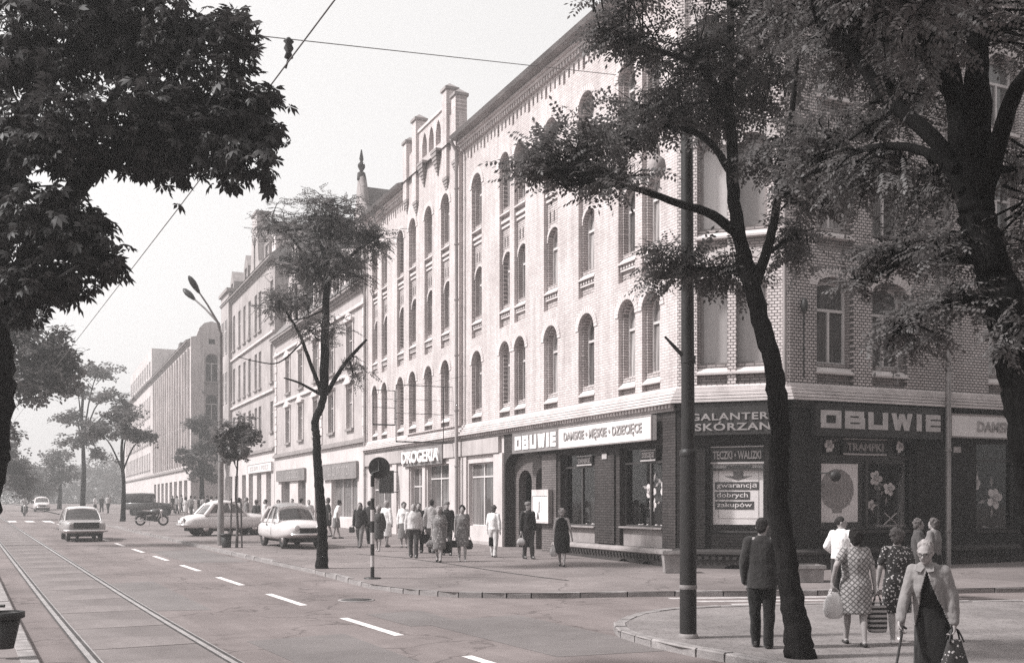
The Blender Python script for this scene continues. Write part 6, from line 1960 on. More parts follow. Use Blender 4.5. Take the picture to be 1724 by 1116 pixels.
def saloon(name, label, p, heading, paint, st, cab, wheels, e=.55, group=None, boxy=False, front=True, roofpaint=None):
    """st: (x, half width, z bottom, z belt); cab: xbF, xtF, xtR, xbR, wb, wt, zb, zr; wheels: xf, xr, track, r"""
    M = T(p) @ Matrix.Rotation(heading, 4, 'Z')
    o = empty(name, p, label, 'car', group, rz=heading)
    m = MB()
    m.rings([[Vector((x, y, z)) for y, z in sup(w, zb, zt, 24, e)] for (x, w, zb, zt) in st])
    body = m.build('body', MT[paint], o, M)
    xbF, xtF, xtR, xbR, wb, wt, zb, zr = cab
    # roof and pillars
    def sp(f, v, s):
        xb = xbF + (xbR - xbF) * f; xt = xtF + (xtR - xtF) * f
        bulge = .03 * math.sin(math.pi * min(max(v, 0), 1))
        return Vector((xb + (xt - xb) * v, s * (wb + (wt - wb) * v + bulge), zb + (zr - .05 - zb) * v))
    rr = []
    n = 9; rz = 0.0 if boxy else .012
    for i in range(n):
        f = i / (n - 1.0); x = xtF + (xtR - xtF) * f
        x0 = x + (.10 if i == 0 else (-.10 if i == n - 1 else 0))
        crown = (.035 if boxy else .075) * math.sin(math.pi * f) - (.05 if i in (0, n - 1) else 0)
        rr.append([Vector((x0, y, z + crown)) for y, z in ((-wt - .01, zr - .1), (-wt - .005, zr - .04), (-wt * .82, zr + rz), (-wt * .45, zr + .025 + rz * 2.2), (0, zr + .035 + rz * 2.6), (wt * .45, zr + .025 + rz * 2.2), (wt * .82, zr + rz), (wt + .005, zr - .04), (wt + .01, zr - .1), (0, zr - .1))])
    m = MB(); m.rings(rr); m.build('roof', MT[roofpaint or paint], o, M)
    if not boxy:
        rows_ = []
        ring_ = []
        for v in (-.12, .15):
            ring = [sp(f_ / 8.0, v, 1) for f_ in range(9)] + [sp(1 - f_ / 8.0, v, -1) for f_ in range(9)]
            rows_.append(ring)
        g = MB(); g.rings(rows_, cap=False); g.build('cowl', MT[paint], o, M)
    for s in (-1, 1):
        m = MB()
        for f, th in ((0.0, .045), (.36, .04), (.68, .04), (1.0, .09)):
            m.tube([sp(f, -.05, s), sp(f, .5, s), sp(f, 1.0, s)], th, 6)
        m.build('pillars', MT[paint], o, M)
        for f0, f1 in ((.03, .34), (.38, .66), (.70, .96)):
            g = MB(); vb = .03 if boxy else .14; q = [sp(f0, vb, s), sp(f1, vb, s), sp(f1, .93, s), sp(f0, .93, s)]
            g.add(q, [(0, 1, 2, 3)]); g.build('side_window', MT['car_glass'], o, M)
    for nm, f, dx in (('windscreen', 0.0, .02), ('rear_window', 1.0, -.02)):
        rows_ = []
        for v in ((.02, .35, .7, 1.0) if boxy else (.14, .4, .7, .93)):
            a, b = sp(f, v, -1), sp(f, v, 1)
            rows_.append([a.lerp(b, u) + Vector((dx * 5 * (1 - (2 * u - 1) ** 2), 0, 0)) for u in (0, .15, .35, .5, .65, .85, 1)])
        g = MB(); g.rings(rows_, cap=False, closed=False); g.build(nm, MT['car_glass'], o, M)
    xf, xr_, tr_, r = wheels
    for x in (xf, xr_):
        for s in (-1, 1):
            a = MB(); a.lathe([(r + .055, -.03), (r + .055, .0), (.05, .0)], 18, M=T((x, s * (tr_ + .045), r + .02)) @ Matrix.Rotation(R(-90) * s, 4, 'X')); a.build('wheel_arch_shade', MT['tyre'], o, M)  # dark disc painted in for the shaded hollow round the wheel
            wheel(o, M, x, s * (tr_ + .0), r)
    xF, xB = st[-1][0], st[0][0]; hwF = st[-2][1]
    zl = (st[-2][2] + st[-2][3]) / 2
    for s in (-1, 1):
        a = MB(); rl = .085
        a.lathe([(rl + .02, -.05), (rl + .02, .01), (rl, .02), (.03, .035)], 14, M=T((st[-2][0] + .02, s * hwF * .80, zl + .12)) @ Matrix.Rotation(R(90), 4, 'Y')); a.build('headlight', MT['lamp_glass'], o, M)
        a = MB(); a.box(st[1][0] - .045, st[1][0] + .02, s * st[1][1] * .86 - .05, s * st[1][1] * .86 + .05, zl + .02, zl + .2); a.build('tail_light', MT['letter_dim'], o, M)
        a = MB(); x_ = (xbF + xbR) / 2 + .1
        for xx_ in (x_ + .62, x_ - .42): a.box(xx_ - .006, xx_ + .006, s * (wb + .055), s * (wb + .075), st[4][2] + .1, zb - .02)
        a.box(x_ - .35, x_ - .22, s * (wb + .07), s * (wb + .11), zb - .16, zb - .13); a.build('door_trim', MT['iron'], o, M)
    a = MB(); w_ = hwF * .62 if not boxy else hwF * .66
    a.box(st[-2][0] - .1, xF - .005 + .03, -w_, w_, zl - .08 if not boxy else zl - .05, zl + .12 if not boxy else zl + .2); a.build('grille', MT['iron'], o, M)
    for x_, nm in ((xF + .07, 'front_bumper'), (xB - .07, 'rear_bumper')):
        d = .12 if x_ > 0 else -.12
        a = MB(); zz = st[-1][2] + .0
        a.tube([(x_ - d * 2.6, -hwF - .08, zz), (x_ - d * .4, -hwF - .02, zz), (x_, -hwF * .6, zz), (x_, hwF * .6, zz), (x_ - d * .4, hwF + .02, zz), (x_ - d * 2.6, hwF + .08, zz)], .055, 8); a.build(nm, MT['chrome'], o, M)
    a = MB(); a.box(xB - .04, xB + .05, -.22, .22, zl - .02, zl + .1); a.build('number_plate', MT['white'], o, M)
    a = MB(); a.box(st[1][0] + .3, st[-2][0] - .3, -st[4][1] * .7, st[4][1] * .7, .2, .34); a.build('underbody', MT['tyre'], o, M)
    return o
SYR = [(-2.04, .22, .50, .60), (-2.0, .44, .43, .68), (-1.9, .62, .37, .83), (-1.65, .71, .32, .92), (-1.3, .76, .29, .97), (-.8, .785, .26, .99), (0, .78, .26, .99), (.7, .775, .26, .99), (1.1, .775, .28, 1.0), (1.45, .77, .31, .99), (1.72, .73, .35, .94), (1.92, .64, .40, .85), (2.02, .5, .44, .75), (2.06, .3, .48, .66)]
CABS = (.78, .40, -.70, -1.12, .67, .53, .94, 1.47)
pa = on_pave(470, 921.5)
hd = math.atan2(-.87, .5)
cp = on_pave(496, 921.0)
cc_ = cp - Vector((math.cos(hd), math.sin(hd), 0)) * .85; cc_.z = gz(cc_.y) + PH
saloon('parked_car', 'white rounded saloon parked facing us behind the slim kerb tree', cc_ + Vector((.1, 0, 0)), hd, 'car_white', SYR, CABS, (1.2, -1.1, .62, .31), e=.72)
c2 = on_pave(378, 900.0)
saloon('parked_car', 'white rounded saloon seen from behind beside the street lamp', c2, R(36), 'car_white', SYR, CABS, (1.2, -1.1, .62, .31), e=.72)
BOX = [(-2.08, .55, .50, .80), (-2.04, .70, .40, .86), (-1.8, .77, .32, .89), (-1.2, .80, .28, .91), (-.6, .81, .26, .92), (0, .81, .26, .92), (.7, .81, .26, .91), (1.2, .80, .28, .89), (1.8, .78, .33, .85), (2.0, .76, .38, .83), (2.08, .66, .45, .76)]
CABB = (.78, .25, -.9, -1.45, .72, .58, .86, 1.41)
mv = on_ground(137, 908.5)
hd2 = math.atan2(-UR.y, -UR.x)
mo = saloon('moving_car', 'grey boxy saloon driving towards us along the street', mv, hd2, 'car_grey', BOX, CABB, (1.2, -1.2, .64, .3), e=.35, boxy=True, roofpaint='car_white')
fc = on_ground(70, 861)
saloon('distant_car', 'small pale saloon far up the street near the hazy trees', fc, hd2, 'car_white', SYR, CABS, (1.2, -1.1, .62, .31))
fv = on_ground(88, 860)

def jeep():
    p = on_pave(252, 868.5, .05); hd = R(8)
    M = T(p) @ Matrix.Rotation(hd, 4, 'Z')
    o = empty('off_road_car', p, 'dark canvas-topped off-road car parked behind the motorcycle', 'car', rz=hd)
    m = MB()
    m.rings([[Vector((x, y, z)) for y, z in sup(w, zb, zt, 20, .3)] for (x, w, zb, zt) in ((-1.95, .70, .62, 1.1), (-1.9, .80, .55, 1.16), (-.5, .83, .5, 1.18), (.55, .83, .5, 1.18), (.62, .72, .5, 1.16), (1.7, .62, .55, 1.08), (1.85, .58, .6, 1.02))])
    m.build('body', MT['car_dark'], o, M)
    m = MB(); m.rings([[Vector((x, y, z)) for y, z in sup(w, zb, zt, 20, .35)] for (x, w, zb, zt) in ((-1.92, .68, 1.12, 1.80), (-1.85, .76, 1.1, 1.9), (-.6, .77, 1.1, 1.95), (.2, .75, 1.1, 1.93), (.32, .70, 1.12, 1.86))])
    m.build('canvas_top', MT['cloth_char'], o, M)
    for s in (-1, 1):
        for a, b in ((-1.0, -.45), (-.35, .2)):
            g = MB(); g.box(a, b, s * .775 - .006, s * .775 + .006, 1.3, 1.72); g.build('side_window', MT['car_glass'], o, M)
        m = MB(); m.rings([[Vector((x, s * y, z)) for y, z in ((.6, zz - .06), (.86, zz - .06), (.87, zz), (.6, zz))] for x, zz in ((.75, .7), (.9, .92), (1.3, .98), (1.7, .9), (1.85, .72))]); m.build('mudguard', MT['car_dark'], o, M)
        a = MB(); a.lathe([(.1, -.03), (.1, .02), (.03, .04)], 12, M=T((1.84, s * .42, .86)) @ Matrix.Rotation(R(90), 4, 'Y')); a.build('headlight', MT['lamp_glass'], o, M)
        for x in (1.25, -1.1): wheel(o, M, x, s * .70, .37, .19, 'car_dark')
    g = MB(); g.box(.34, .37, -.64, .64, 1.22, 1.72); g.build('windscreen', MT['car_glass'], o, M)
    m = MB(); m.box(1.88, 1.96, -.7, .7, .52, .64); m.build('front_bumper', MT['iron'], o, M)
    m = MB(); m.box(1.80, 1.87, -.3, .3, .66, .98); m.build('grille', MT['iron'], o, M)
jeep()

def motorcycle(label, p, hd, s=1.0):
    M = T(p) @ Matrix.Rotation(hd, 4, 'Z')
    o = empty('motorcycle', p, label, 'motorcycle', rz=hd)
    for x in (.66, -.62):
        m = MB(); n = 20; r = .31
        rr = []
        for k in range(n + 1):
            a = 2 * math.pi * k / n
            rr.append([Vector((x + (r - .055 + .055 * math.cos(b)) * math.cos(a), .06 * math.sin(b), r + (r - .055 + .055 * math.cos(b)) * math.sin(a))) for b in [2 * math.pi * j / 6 for j in range(6)]])
        m.rings(rr, cap=False); w = m.build('wheel', MT['tyre'], o, M)
        m = MB()
        for k in range(9):
            a = math.pi * k / 9
            m.tube([(x + .25 * math.cos(a), 0, r + .25 * math.sin(a)), (x - .25 * math.cos(a), 0, r - .25 * math.sin(a))], .006, 4)
        m.tube([(x, -.05, r), (x, .05, r)], .06, 10); m.build('spokes', MT['chrome'], w, M)
        m = MB(); q = []
        for k in range(7):
            a = R(20 + 140 * k / 6); q.append([Vector((x + (r + .03) * math.cos(a), yy, r + (r + .03) * math.sin(a))) for yy in (-.07, .07)] + [Vector((x + (r + .045) * math.cos(a), yy, r + (r + .045) * math.sin(a))) for yy in (.07, -.07)])
        m.rings(q, smooth=False); m.build('mudguard', MT['iron'], o, M)
    m = MB(); m.tube([(.66, .08, .31), (.48, .06, .85)], .025, 6); m.tube([(.66, -.08, .31), (.48, -.06, .85)], .025, 6); m.build('fork', MT['chrome'], o, M)
    m = MB(); m.tube([(.48, 0, .82), (.3, 0, .42), (-.3, 0, .36), (-.62, 0, .31)], .03, 6); m.tube([(.48, 0, .8), (.0, 0, .68), (-.55, 0, .62), (-.62, .1, .34)], .04, 6); m.build('frame', MT['iron'], o, M)
    m = MB(); m.ellipsoid((.2, 0, .80), (.32, .16, .18), 12, 8); m.build('fuel_tank', MT['car_dark'], o, M)
    m = MB(); m.rings([[Vector((x, y, z)) for y, z in sup(w, z0, z1, 12, .6)] for x, w, z0, z1 in ((-.80, .08, .72, .84), (-.7, .14, .66, .90), (-.1, .14, .66, .84), (-.0, .08, .68, .80))]); m.build('seat', MT['tyre'], o, M)
    m = MB(); m.box(-.25, .34, -.16, .16, .24, .56); m.tube([(.08, 0, .5), (.16, 0, .74)], .12, 10); m.box(-.6, -.3, -.15, .15, .42, .62); m.build('engine', MT['iron'], o, M)
    m = MB(); m.tube([(.25, -.12, .4), (.1, -.15, .25), (-.4, -.15, .28), (-.95, -.15, .34)], [.02, .025, .04, .035], 8); m.build('exhaust', MT['chrome'], o, M)
    m = MB(); m.tube([(.36, .36, .98), (.45, .2, 1.0), (.48, 0, .9), (.45, -.2, 1.0), (.36, -.36, .98)], .014, 6); m.build('handlebar', MT['chrome'], o, M)
    m = MB(); m.lathe([(.03, -.1), (.09, -.02), (.095, .04), (.03, .06)], 12, M=T((.56, 0, .86)) @ Matrix.Rotation(R(90), 4, 'Y')); m.build('headlight', MT['lamp_glass'], o, M)
    m = MB(); m.tube([(-.1, .1, .3), (-.15, .28, .02)], .012, 5); m.build('side_stand', MT['iron'], o, M)
    return o
motorcycle('dark motorcycle parked side-on upon the pavement before the off-road car', on_pave(255, 884.5), R(12))
mcr = on_ground(41, 868.5)
motorcycle('motorcycle ridden towards us far up the street', mcr, hd2)

# ------------------------------------------------------------------ people (facing -y, their right hand at -x)
TMP = bpy.data.scenes.new('workbench')
FOLD = {'dress': (.012, 8, .35), 'jacket': (.010, 9, .8), 'shirt': (.010, 9, .8), 'blouse': (.009, 9, .7), 'skirt': (.014, 9, .25), 'trousers': (.012, 8, .8), 'cardigan': (.010, 10, .8), 'hair': (.009, 26, .8)}
def remesh(mb, voxel, name, it=4):
    me = mb.mesh(name)
    ob = bpy.data.objects.new(name, me)
    TMP.collection.objects.link(ob)
    rm = ob.modifiers.new('r', 'REMESH'); rm.mode = 'VOXEL'; rm.voxel_size = voxel; rm.use_smooth_shade = True
    sm = ob.modifiers.new('s', 'SMOOTH'); sm.factor = .5; sm.iterations = it
    with bpy.context.temp_override(scene=TMP, view_layer=TMP.view_layers[0]):
        dg = bpy.context.evaluated_depsgraph_get()
        out = bpy.data.meshes.new_from_object(ob.evaluated_get(dg), depsgraph=dg)
    bpy.data.objects.remove(ob); bpy.data.meshes.remove(me)
    out.name = name
    if name in FOLD:
        a, sc, st = FOLD[name]; rumple(out, a, sc, st)
    return out
def caps(m, a, b, ra, rb, seg=12):
    a, b = Vector(a), Vector(b); d = (b - a)
    if d.length < 1e-6: d = Vector((0, 0, 1e-4))
    u = d.normalized(); pts = []; rad = []
    for k in (-.98, -.8, -.45, 0): pts.append(a + u * ra * k); rad.append(ra * math.sqrt(max(1 - k * k, 0)))
    for k in (0, .45, .8, .98): pts.append(b + u * rb * k); rad.append(rb * math.sqrt(max(1 - k * k, 0)))
    m.tube(pts, rad, seg)
def oval_rings(m, rs, n=20):
    """rs: (z, rx, ry, cx, cy)"""
    m.rings([[Vector((cx + rx * math.cos(2 * math.pi * k / n), cy + ry * math.sin(2 * math.pi * k / n), z)) for k in range(n)] for (z, rx, ry, cx, cy) in rs])

def hand(m, w, d, palm_n, k, fine=True):
    """palm, four curled fingers of unequal length and a thumb, continuing the forearm along d"""
    d = d.normalized(); n = (palm_n - d * palm_n.dot(d)).normalized(); s = d.cross(n)
    c = w + d * .045 * k
    caps(m, w, w + d * .03 * k, .026 * k, .028 * k, 8)
    if not fine:
        caps(m, c, c + d * .06 * k, .032 * k, .022 * k, 8); caps(m, c + s * .025 * k, c + s * .04 * k + d * .04 * k, .012 * k, .01 * k, 6); return c + d * .06 * k
    for j in (-1.5, -.5, .5, 1.5):
        b0 = w + d * .01 * k + s * j * .014 * k; b1 = w + d * .085 * k + s * j * .019 * k
        caps(m, b0, b1, .016 * k, .0125 * k, 8)
        ln = (.036, .043, .04, .03)[int(j + 1.5)] * k
        c1 = b1 + d * ln * .85 + n * ln * .45; c2 = c1 + d * ln * .25 + n * ln * .8; c3 = c2 - d * ln * .25 + n * ln * .55
        caps(m, b1, c1, .0105 * k, .0098 * k, 7); caps(m, c1, c2, .0095 * k, .009 * k, 7); caps(m, c2, c3, .009 * k, .008 * k, 7)
    t0 = w + d * .03 * k + s * .028 * k; t1 = t0 + d * .035 * k + s * .022 * k + n * .02 * k; t2 = t1 + d * .03 * k + n * .022 * k - s * .006 * k
    caps(m, t0, t1, .015 * k, .0115 * k, 7); caps(m, t1, t2, .0115 * k, .009 * k, 7)
    return w + d * .1 * k + n * .035 * k

HEADS = {}
def person(label, p, h, yaw, outfit='suit', top='cloth_dark', bottom='cloth_black', hair='hair_dark', fat=1.0, stride=.0, hands=None, res=.016, female=False,
           shoe='shoe', turn=0.0, sleeves=None, hem=.50, group=None, tilt=0.0, legs_bare=None, cardigan=None, bun=False, lean=0.0, hairstyle=None, skirt=None, glasses=False, cap_=None, seated=False):
    """outfit: suit | shirt | dress | skirt. Returns the person and the world places of both hands"""
    k = h / 1.70
    f = fat
    M = T(p) @ Matrix.Rotation(yaw, 4, 'Z')
    fine = res < .012
    V = Vector
    sw = .168 if female else .185
    hipw = .09
    SH = {s: V((s * sw, 0.0, 1.385)) for s in (-1, 1)}
    HIP = {s: V((s * hipw, 0, .90)) for s in (-1, 1)}
    KNEE, ANK = {}, {}
    for s in (-1, 1):
        a = stride * s
        if seated:
            KNEE[s] = HIP[s] + V((s * .1, -.40, -.08)); ANK[s] = KNEE[s] + V((s * .02, .12, -.40))
        else:
            KNEE[s] = HIP[s] + V((0, -math.sin(a * .9) * .42 - .015, -math.cos(a * .9) * .42))
            bend = -.35 * abs(stride) if a < 0 else 0.05
            ANK[s] = KNEE[s] + V((s * -.01, -math.sin(a + bend * 1.2) * .40, -math.cos(a + bend * 1.2) * .40))
    low = min(ANK[s].z for s in (-1, 1)) - .075
    off = V((0, 0, -low)) if not seated else V((0, 0, 0))
    ln = V((0, -lean, 0))
    def S(v): return (v + off) * k
    m = MB()
    # trunk of the body
    for z, r in ((.93, (.16 * f, .115 * f, .13)), (1.07, (.135 * f, .10 * f, .16)), (1.25, (.155, .108 * (.5 + .5 * f), .17))):
        m.ellipsoid(S(V((0, ln.y * max(0.0, z - .9), z))), [q * k for q in r], 14, 10)
    lt = ln * .5
    for s in (-1, 1): SH[s] = SH[s] + lt
    caps(m, S(SH[-1] + V((.03, 0, 0))), S(SH[1] - V((.03, 0, 0))), .065 * k, .065 * k)
    hc = V((0, -.015, 1.585)) + ln * .75
    caps(m, S(V((0, .01, 1.38)) + lt), S(V((0, 0, 1.50)) + ln * .7), .058 * k, .054 * k)
    RH = Matrix.Rotation(turn, 4, 'Z') @ Matrix.Rotation(tilt, 4, 'X')
    def HD(v): return S(hc + (RH @ V(v)))
    m.ellipsoid(S(hc) + V((0, 0, 0)), (.074 * k, .093 * k, .108 * k), 16, 12, RH.to_3x3().to_4x4())
    m.ellipsoid(HD((0, -.03, -.055)), (.056 * k, .062 * k, .058 * k), 14, 8, RH)
    caps(m, HD((0, -.088, .01)), HD((0, -.108, -.022)), .009 * k, .0145 * k, 8)
    for s in (-1, 1):
        m.ellipsoid(HD((s * .076, .005, -.005)), (.012 * k, .02 * k, .032 * k), 8, 6, RH)
        caps(m, HD((s * .015, -.087, .026)), HD((s * .045, -.078, .024)), .009 * k, .008 * k, 6)
    caps(m, HD((-.018, -.090, -.055)), HD((.018, -.090, -.055)), .008 * k, .008 * k, 6)
    caps(m, HD((-.012, -.080, -.088)), HD((.012, -.080, -.088)), .016 * k, .016 * k, 6)
    # legs
    for s in (-1, 1):
        caps(m, S(HIP[s]), S(KNEE[s]), .082 * k * (.6 + .4 * f), .054 * k)
        caps(m, S(KNEE[s]), S(KNEE[s].lerp(ANK[s], .35) + V((0, .012, 0))), .054 * k, .054 * k); caps(m, S(KNEE[s].lerp(ANK[s], .35) + V((0, .012, 0))), S(ANK[s]), .052 * k, .035 * k)
        caps(m, S(ANK[s]), S(ANK[s] + V((0, -.12, -.045))), .034 * k, .026 * k); caps(m, S(ANK[s]), S(ANK[s] + V((0, .035, -.04))), .034 * k, .03 * k)
    # arms
    ELB, WR, HP = {}, {}, {}
    for s in (-1, 1):
        hv = (hands or {}).get('L' if s > 0 else 'R')
        if hv is None:
            sg = -s * stride * .55
            hv = (s * (sw + .06), .02 - math.sin(sg) * .5, .80)
        tgt = V(hv)
        a = SH[s]; d = tgt - a; L = min(d.length, .535)
        tgt = a + d.normalized() * L
        half = .27; hh = math.sqrt(max(half * half - (L / 2) ** 2, .0004))
        pole = V((s * .55, .9, -.25)); dn = d.normalized(); pole = (pole - dn * pole.dot(dn)).normalized()
        ELB[s] = a + dn * (L / 2) + pole * hh; WR[s] = tgt
        caps(m, S(a), S(ELB[s]), .05 * k * (.7 + .3 * f), .04 * k); caps(m, S(ELB[s]), S(WR[s]), .04 * k, .026 * k)
        fd = (WR[s] - ELB[s]).normalized()
        if (hands or {}).get('down'): fd = (fd + V((0, 0, -1.2))).normalized()
        HP[s] = hand(m, S(WR[s]), fd, V((-s * 1.0, -.15, 0)), k, fine)
    me = remesh(m, res * k, 'person', 3)
    me.materials.append(MT['skin'])
    o = bpy.data.objects.new('person', me); put(o, None, M); tag(o, label, 'person', group)
    # clothing
    sl = sleeves if sleeves is not None else (1.0 if outfit == 'suit' else .5)
    def sleeve(c, full, ex=.018):
        for s in (-1, 1):
            caps(c, S(SH[s] - V((s * .02, 0, .0))), S(SH[s].lerp(ELB[s], min(full * 2, 1.0))), (.058 + ex) * k, (.046 + ex) * k)
            if full > .5: caps(c, S(ELB[s]), S(ELB[s].lerp(WR[s], (full - .5) * 2 * .97)), (.046 + ex) * k, (.036 + ex * .9) * k)
    def rg(lst): return [((z + off.z) * k, rx * k, ry * k, 0, (cy + ln.y * max(0.0, z - .9)) * k) for (z, rx, ry, cy) in lst]
    cl = MB()
    bust = .03 if female else .0
    if outfit == 'dress':
        tw = .82 if cardigan else 1.0
        oval_rings(cl, rg([((z_), a_ * (tw if z_ > 1.02 else 1), b_ * (tw if z_ > 1.02 else 1), c_) for (z_, a_, b_, c_) in [(hem, .20 * f, .165 * f, .0), (hem + .03, .205 * f, .17 * f, 0), (.72, .205 * f, .165 * f, 0), (.90, .20 * f, .155 * f, .01), (1.06, .165 * f, .13 * f, 0), (1.2, .175 * f, .125 * f + bust, -.01), (1.3, .18 * (.6 + .4 * f), .125 * f + bust * .6, -.01), (1.38, .17, .105, 0), (1.43, .09, .08, .005), (1.45, .07, .068, .005)]]))
        if sl > 0: sleeve(cl, sl)
        nm = 'dress'
    elif outfit in ('suit', 'shirt', 'skirt'):
        bot = .78 if outfit == 'suit' else .90
        oval_rings(cl, rg([(bot, .19 * f, .145 * f, 0), (bot + .02, .195 * f, .148 * f, 0), (1.0, .182 * f, .135 * f, 0), (1.12, .178 * f, .128 * f + bust * .7, 0), (1.28, .195 * (.6 + .4 * f), .125 * f + bust, -.005), (1.38, .185, .108, 0), (1.44, .095, .085, .01), (1.475, .068, .07, .01)]))
        sleeve(cl, sl, .022 if outfit == 'suit' else .015)
        nm = {'suit': 'jacket', 'shirt': 'shirt', 'skirt': 'blouse'}[outfit]
    cm = remesh(cl, res * k, nm, 4); cm.materials.append(MT[top])
    put(bpy.data.objects.new(nm, cm), o, M)
    if cardigan:
        c = MB()
        oval_rings(c, rg([(.80, .222 * f, .182 * f, .0), (.83, .224 * f, .185 * f, 0), (1.0, .20 * f, .16 * f, 0), (1.2, .188 * f, .145 * f + bust, -.01), (1.32, .185, .13 + bust * .5, -.005), (1.4, .165, .115, 0), (1.45, .115, .095, .0), (1.475, .085, .085, .0)]))
        sleeve(c, 1.0, .016)
        cm = remesh(c, res * k, 'cardigan', 3)
        bmx = bmesh.new(); bmx.from_mesh(cm)
        kill = []
        for fc_ in bmx.faces:
            q = fc_.calc_center_median() / k - off
            wv = max(0.0, (1.40 - q.z)) * .30
            if q.y < -.03 and abs(q.x - .02) < wv and q.z < 1.40: kill.append(fc_)
        bmesh.ops.delete(bmx, geom=kill, context='FACES'); bmx.to_mesh(cm); bmx.free()
        cm.materials.append(MT[cardigan])
        ob = bpy.data.objects.new('cardigan', cm); put(ob, o, M)
        sd = ob.modifiers.new('thickness', 'SOLIDIFY'); sd.thickness = .012; sd.offset = -1
        # collar and knitted tie at the neck
        for s in (-1, 1):
          c = MB(); c.prism([(0.0, 0.0), (s * .075, .02), (s * .085, -.035), (s * .03, -.05)][::s], 0, .012, Matrix.Translation(S(V((0, -.105, 1.425)) + lt)) @ Matrix.Rotation(R(62), 4, 'X') @ T((0, 0, 0)))
          c.build('collar', MT[cardigan], o, M)
    if outfit in ('suit', 'shirt'):
        c = MB()
        c.ellipsoid(S(V((0, 0, .90))), (.175 * f * k, .13 * f * k, .15 * k), 14, 10)
        for s in (-1, 1):
            caps(c, S(HIP[s] + V((0, 0, -.02))), S(KNEE[s]), .105 * k * (.6 + .4 * f), .078 * k); caps(c, S(KNEE[s]), S(ANK[s] + V((0, 0.0, -.02))), .076 * k, .066 * k)
            caps(c, S(ANK[s] + V((0, 0.01, -.02))), S(ANK[s] + V((0, -.02, -.045))), .062 * k, .055 * k)
        cm = remesh(c, res * k, 'trousers', 3); cm.materials.append(MT[bottom]); put(bpy.data.objects.new('trousers', cm), o, M)
    elif outfit == 'skirt':
        c = MB(); oval_rings(c, rg([(hem, .225 * f, .18 * f, 0), (hem + .03, .228 * f, .183 * f, 0), (.75, .21 * f, .17 * f, 0), (.92, .195 * f, .148 * f, .005), (1.03, .165 * f, .125 * f, 0), (1.05, .15 * f, .11 * f, 0)]))
        cm = remesh(c, res * k, 'skirt', 3); cm.materials.append(MT[bottom]); put(bpy.data.objects.new('skirt', cm), o, M)
    if legs_bare: pass
    for s in (-1, 1):
        c = MB(); a = ANK[s]
        caps(c, S(a + V((0, .04, -.045))), S(a + V((0, -.07, -.048))), .036 * k, .038 * k, 10); caps(c, S(a + V((0, -.07, -.05))), S(a + V((0, -.165, -.055))), .038 * k, .026 * k, 10)
        if not female: caps(c, S(a + V((0, .03, -.02))), S(a + V((0, -.04, -.03))), .042 * k, .038 * k, 10)
        cm = remesh(c, max(res * .7, .008) * k, 'shoe', 2); cm.materials.append(MT[shoe]); put(bpy.data.objects.new('shoe', cm), o, M)
    # hair
    hs = hairstyle or ('perm' if female else 'short')
    c = MB()
    if hs == 'short':
        c.ellipsoid(HD((0, .018, .028)), (.080 * k, .088 * k, .095 * k), 14, 10, RH); c.ellipsoid(HD((0, .055, -.02)), (.068 * k, .05 * k, .07 * k), 12, 8, RH)
    elif hs == 'balding':
        c.ellipsoid(HD((0, .045, -.005)), (.080 * k, .065 * k, .072 * k), 14, 10, RH)
    elif hs == 'perm':
        c.ellipsoid(HD((0, .028, .03)), (.098 * k, .098 * k, .108 * k), 14, 10, RH); c.ellipsoid(HD((0, .06, -.03)), (.09 * k, .06 * k, .085 * k), 12, 8, RH)
        r_ = random.Random(hash(label) & 255)
        for i in range(26):
            a = r_.uniform(0, 6.28); b = r_.uniform(-.2, 1.4)
            v = V((.092 * math.cos(a) * math.cos(b), .03 + .09 * math.sin(a) * math.cos(b), .03 + .10 * math.sin(b)))
            if v.y < -.045 and v.z < .07: continue
            c.ellipsoid(HD(v), (.026 * k,) * 3, 8, 6)
    elif hs == 'swept':
        c.ellipsoid(HD((0, .022, .032)), (.083 * k, .093 * k, .098 * k), 14, 10, RH); c.ellipsoid(HD((0, .09, .02)), (.05 * k, .045 * k, .05 * k), 10, 8, RH)
    elif hs == 'long':
        c.ellipsoid(HD((0, .022, .03)), (.09 * k, .095 * k, .105 * k), 14, 10, RH); caps(c, HD((-.055, .05, 0)), HD((-.06, .06, -.16)), .045 * k, .035 * k, 8); caps(c, HD((.055, .05, 0)), HD((.06, .06, -.16)), .045 * k, .035 * k, 8)
        caps(c, HD((0, .07, 0)), HD((0, .075, -.17)), .06 * k, .045 * k, 8)
    if hs:
        cm = remesh(c, max(res * .8, .008) * k, 'hair', 1); cm.materials.append(MT[hair]); put(bpy.data.objects.new('hair', cm), o, M)
    if cap_:
        c = MB(); c.lathe([(.10, 0), (.105, .03), (.085, .09), (.02, .105)], 14); cb_ = c.build('cap', MT[cap_], o, M @ T(HD((0, .01, .045))))
    if fine:
        for s in (-1, 1):
            c = MB(); c.ellipsoid(HD((s * .031, -.082, .008)), (.011 * k, .006 * k, .006 * k), 8, 6, RH); c.build('eye', MT['shoe'], o, M)
        c = MB(); c.ellipsoid(HD((0, -.097, -.055)), (.02 * k, .004 * k, .0035 * k), 8, 6, RH); c.build('mouth', MT['hair_mid'], o, M)
    if glasses:
        c = MB()
        for s in (-1, 1):
            q = [HD((s * .033 + .026 * math.cos(a), -.103, .008 + .021 * math.sin(a))) for a in [2 * math.pi * i / 14 for i in range(15)]]
            c.tube(q, .0042 * k, 6); c.tube([HD((s * .058, -.1, .012)), HD((s * .078, .0, .012))], .003 * k, 5)
        c.tube([HD((-.008, -.105, .012)), HD((.008, -.105, .012))], .003 * k, 5); c.build('glasses', MT['hair_mid'], o, M)
    return o, {s: M @ HP[s] for s in (-1, 1)}, M

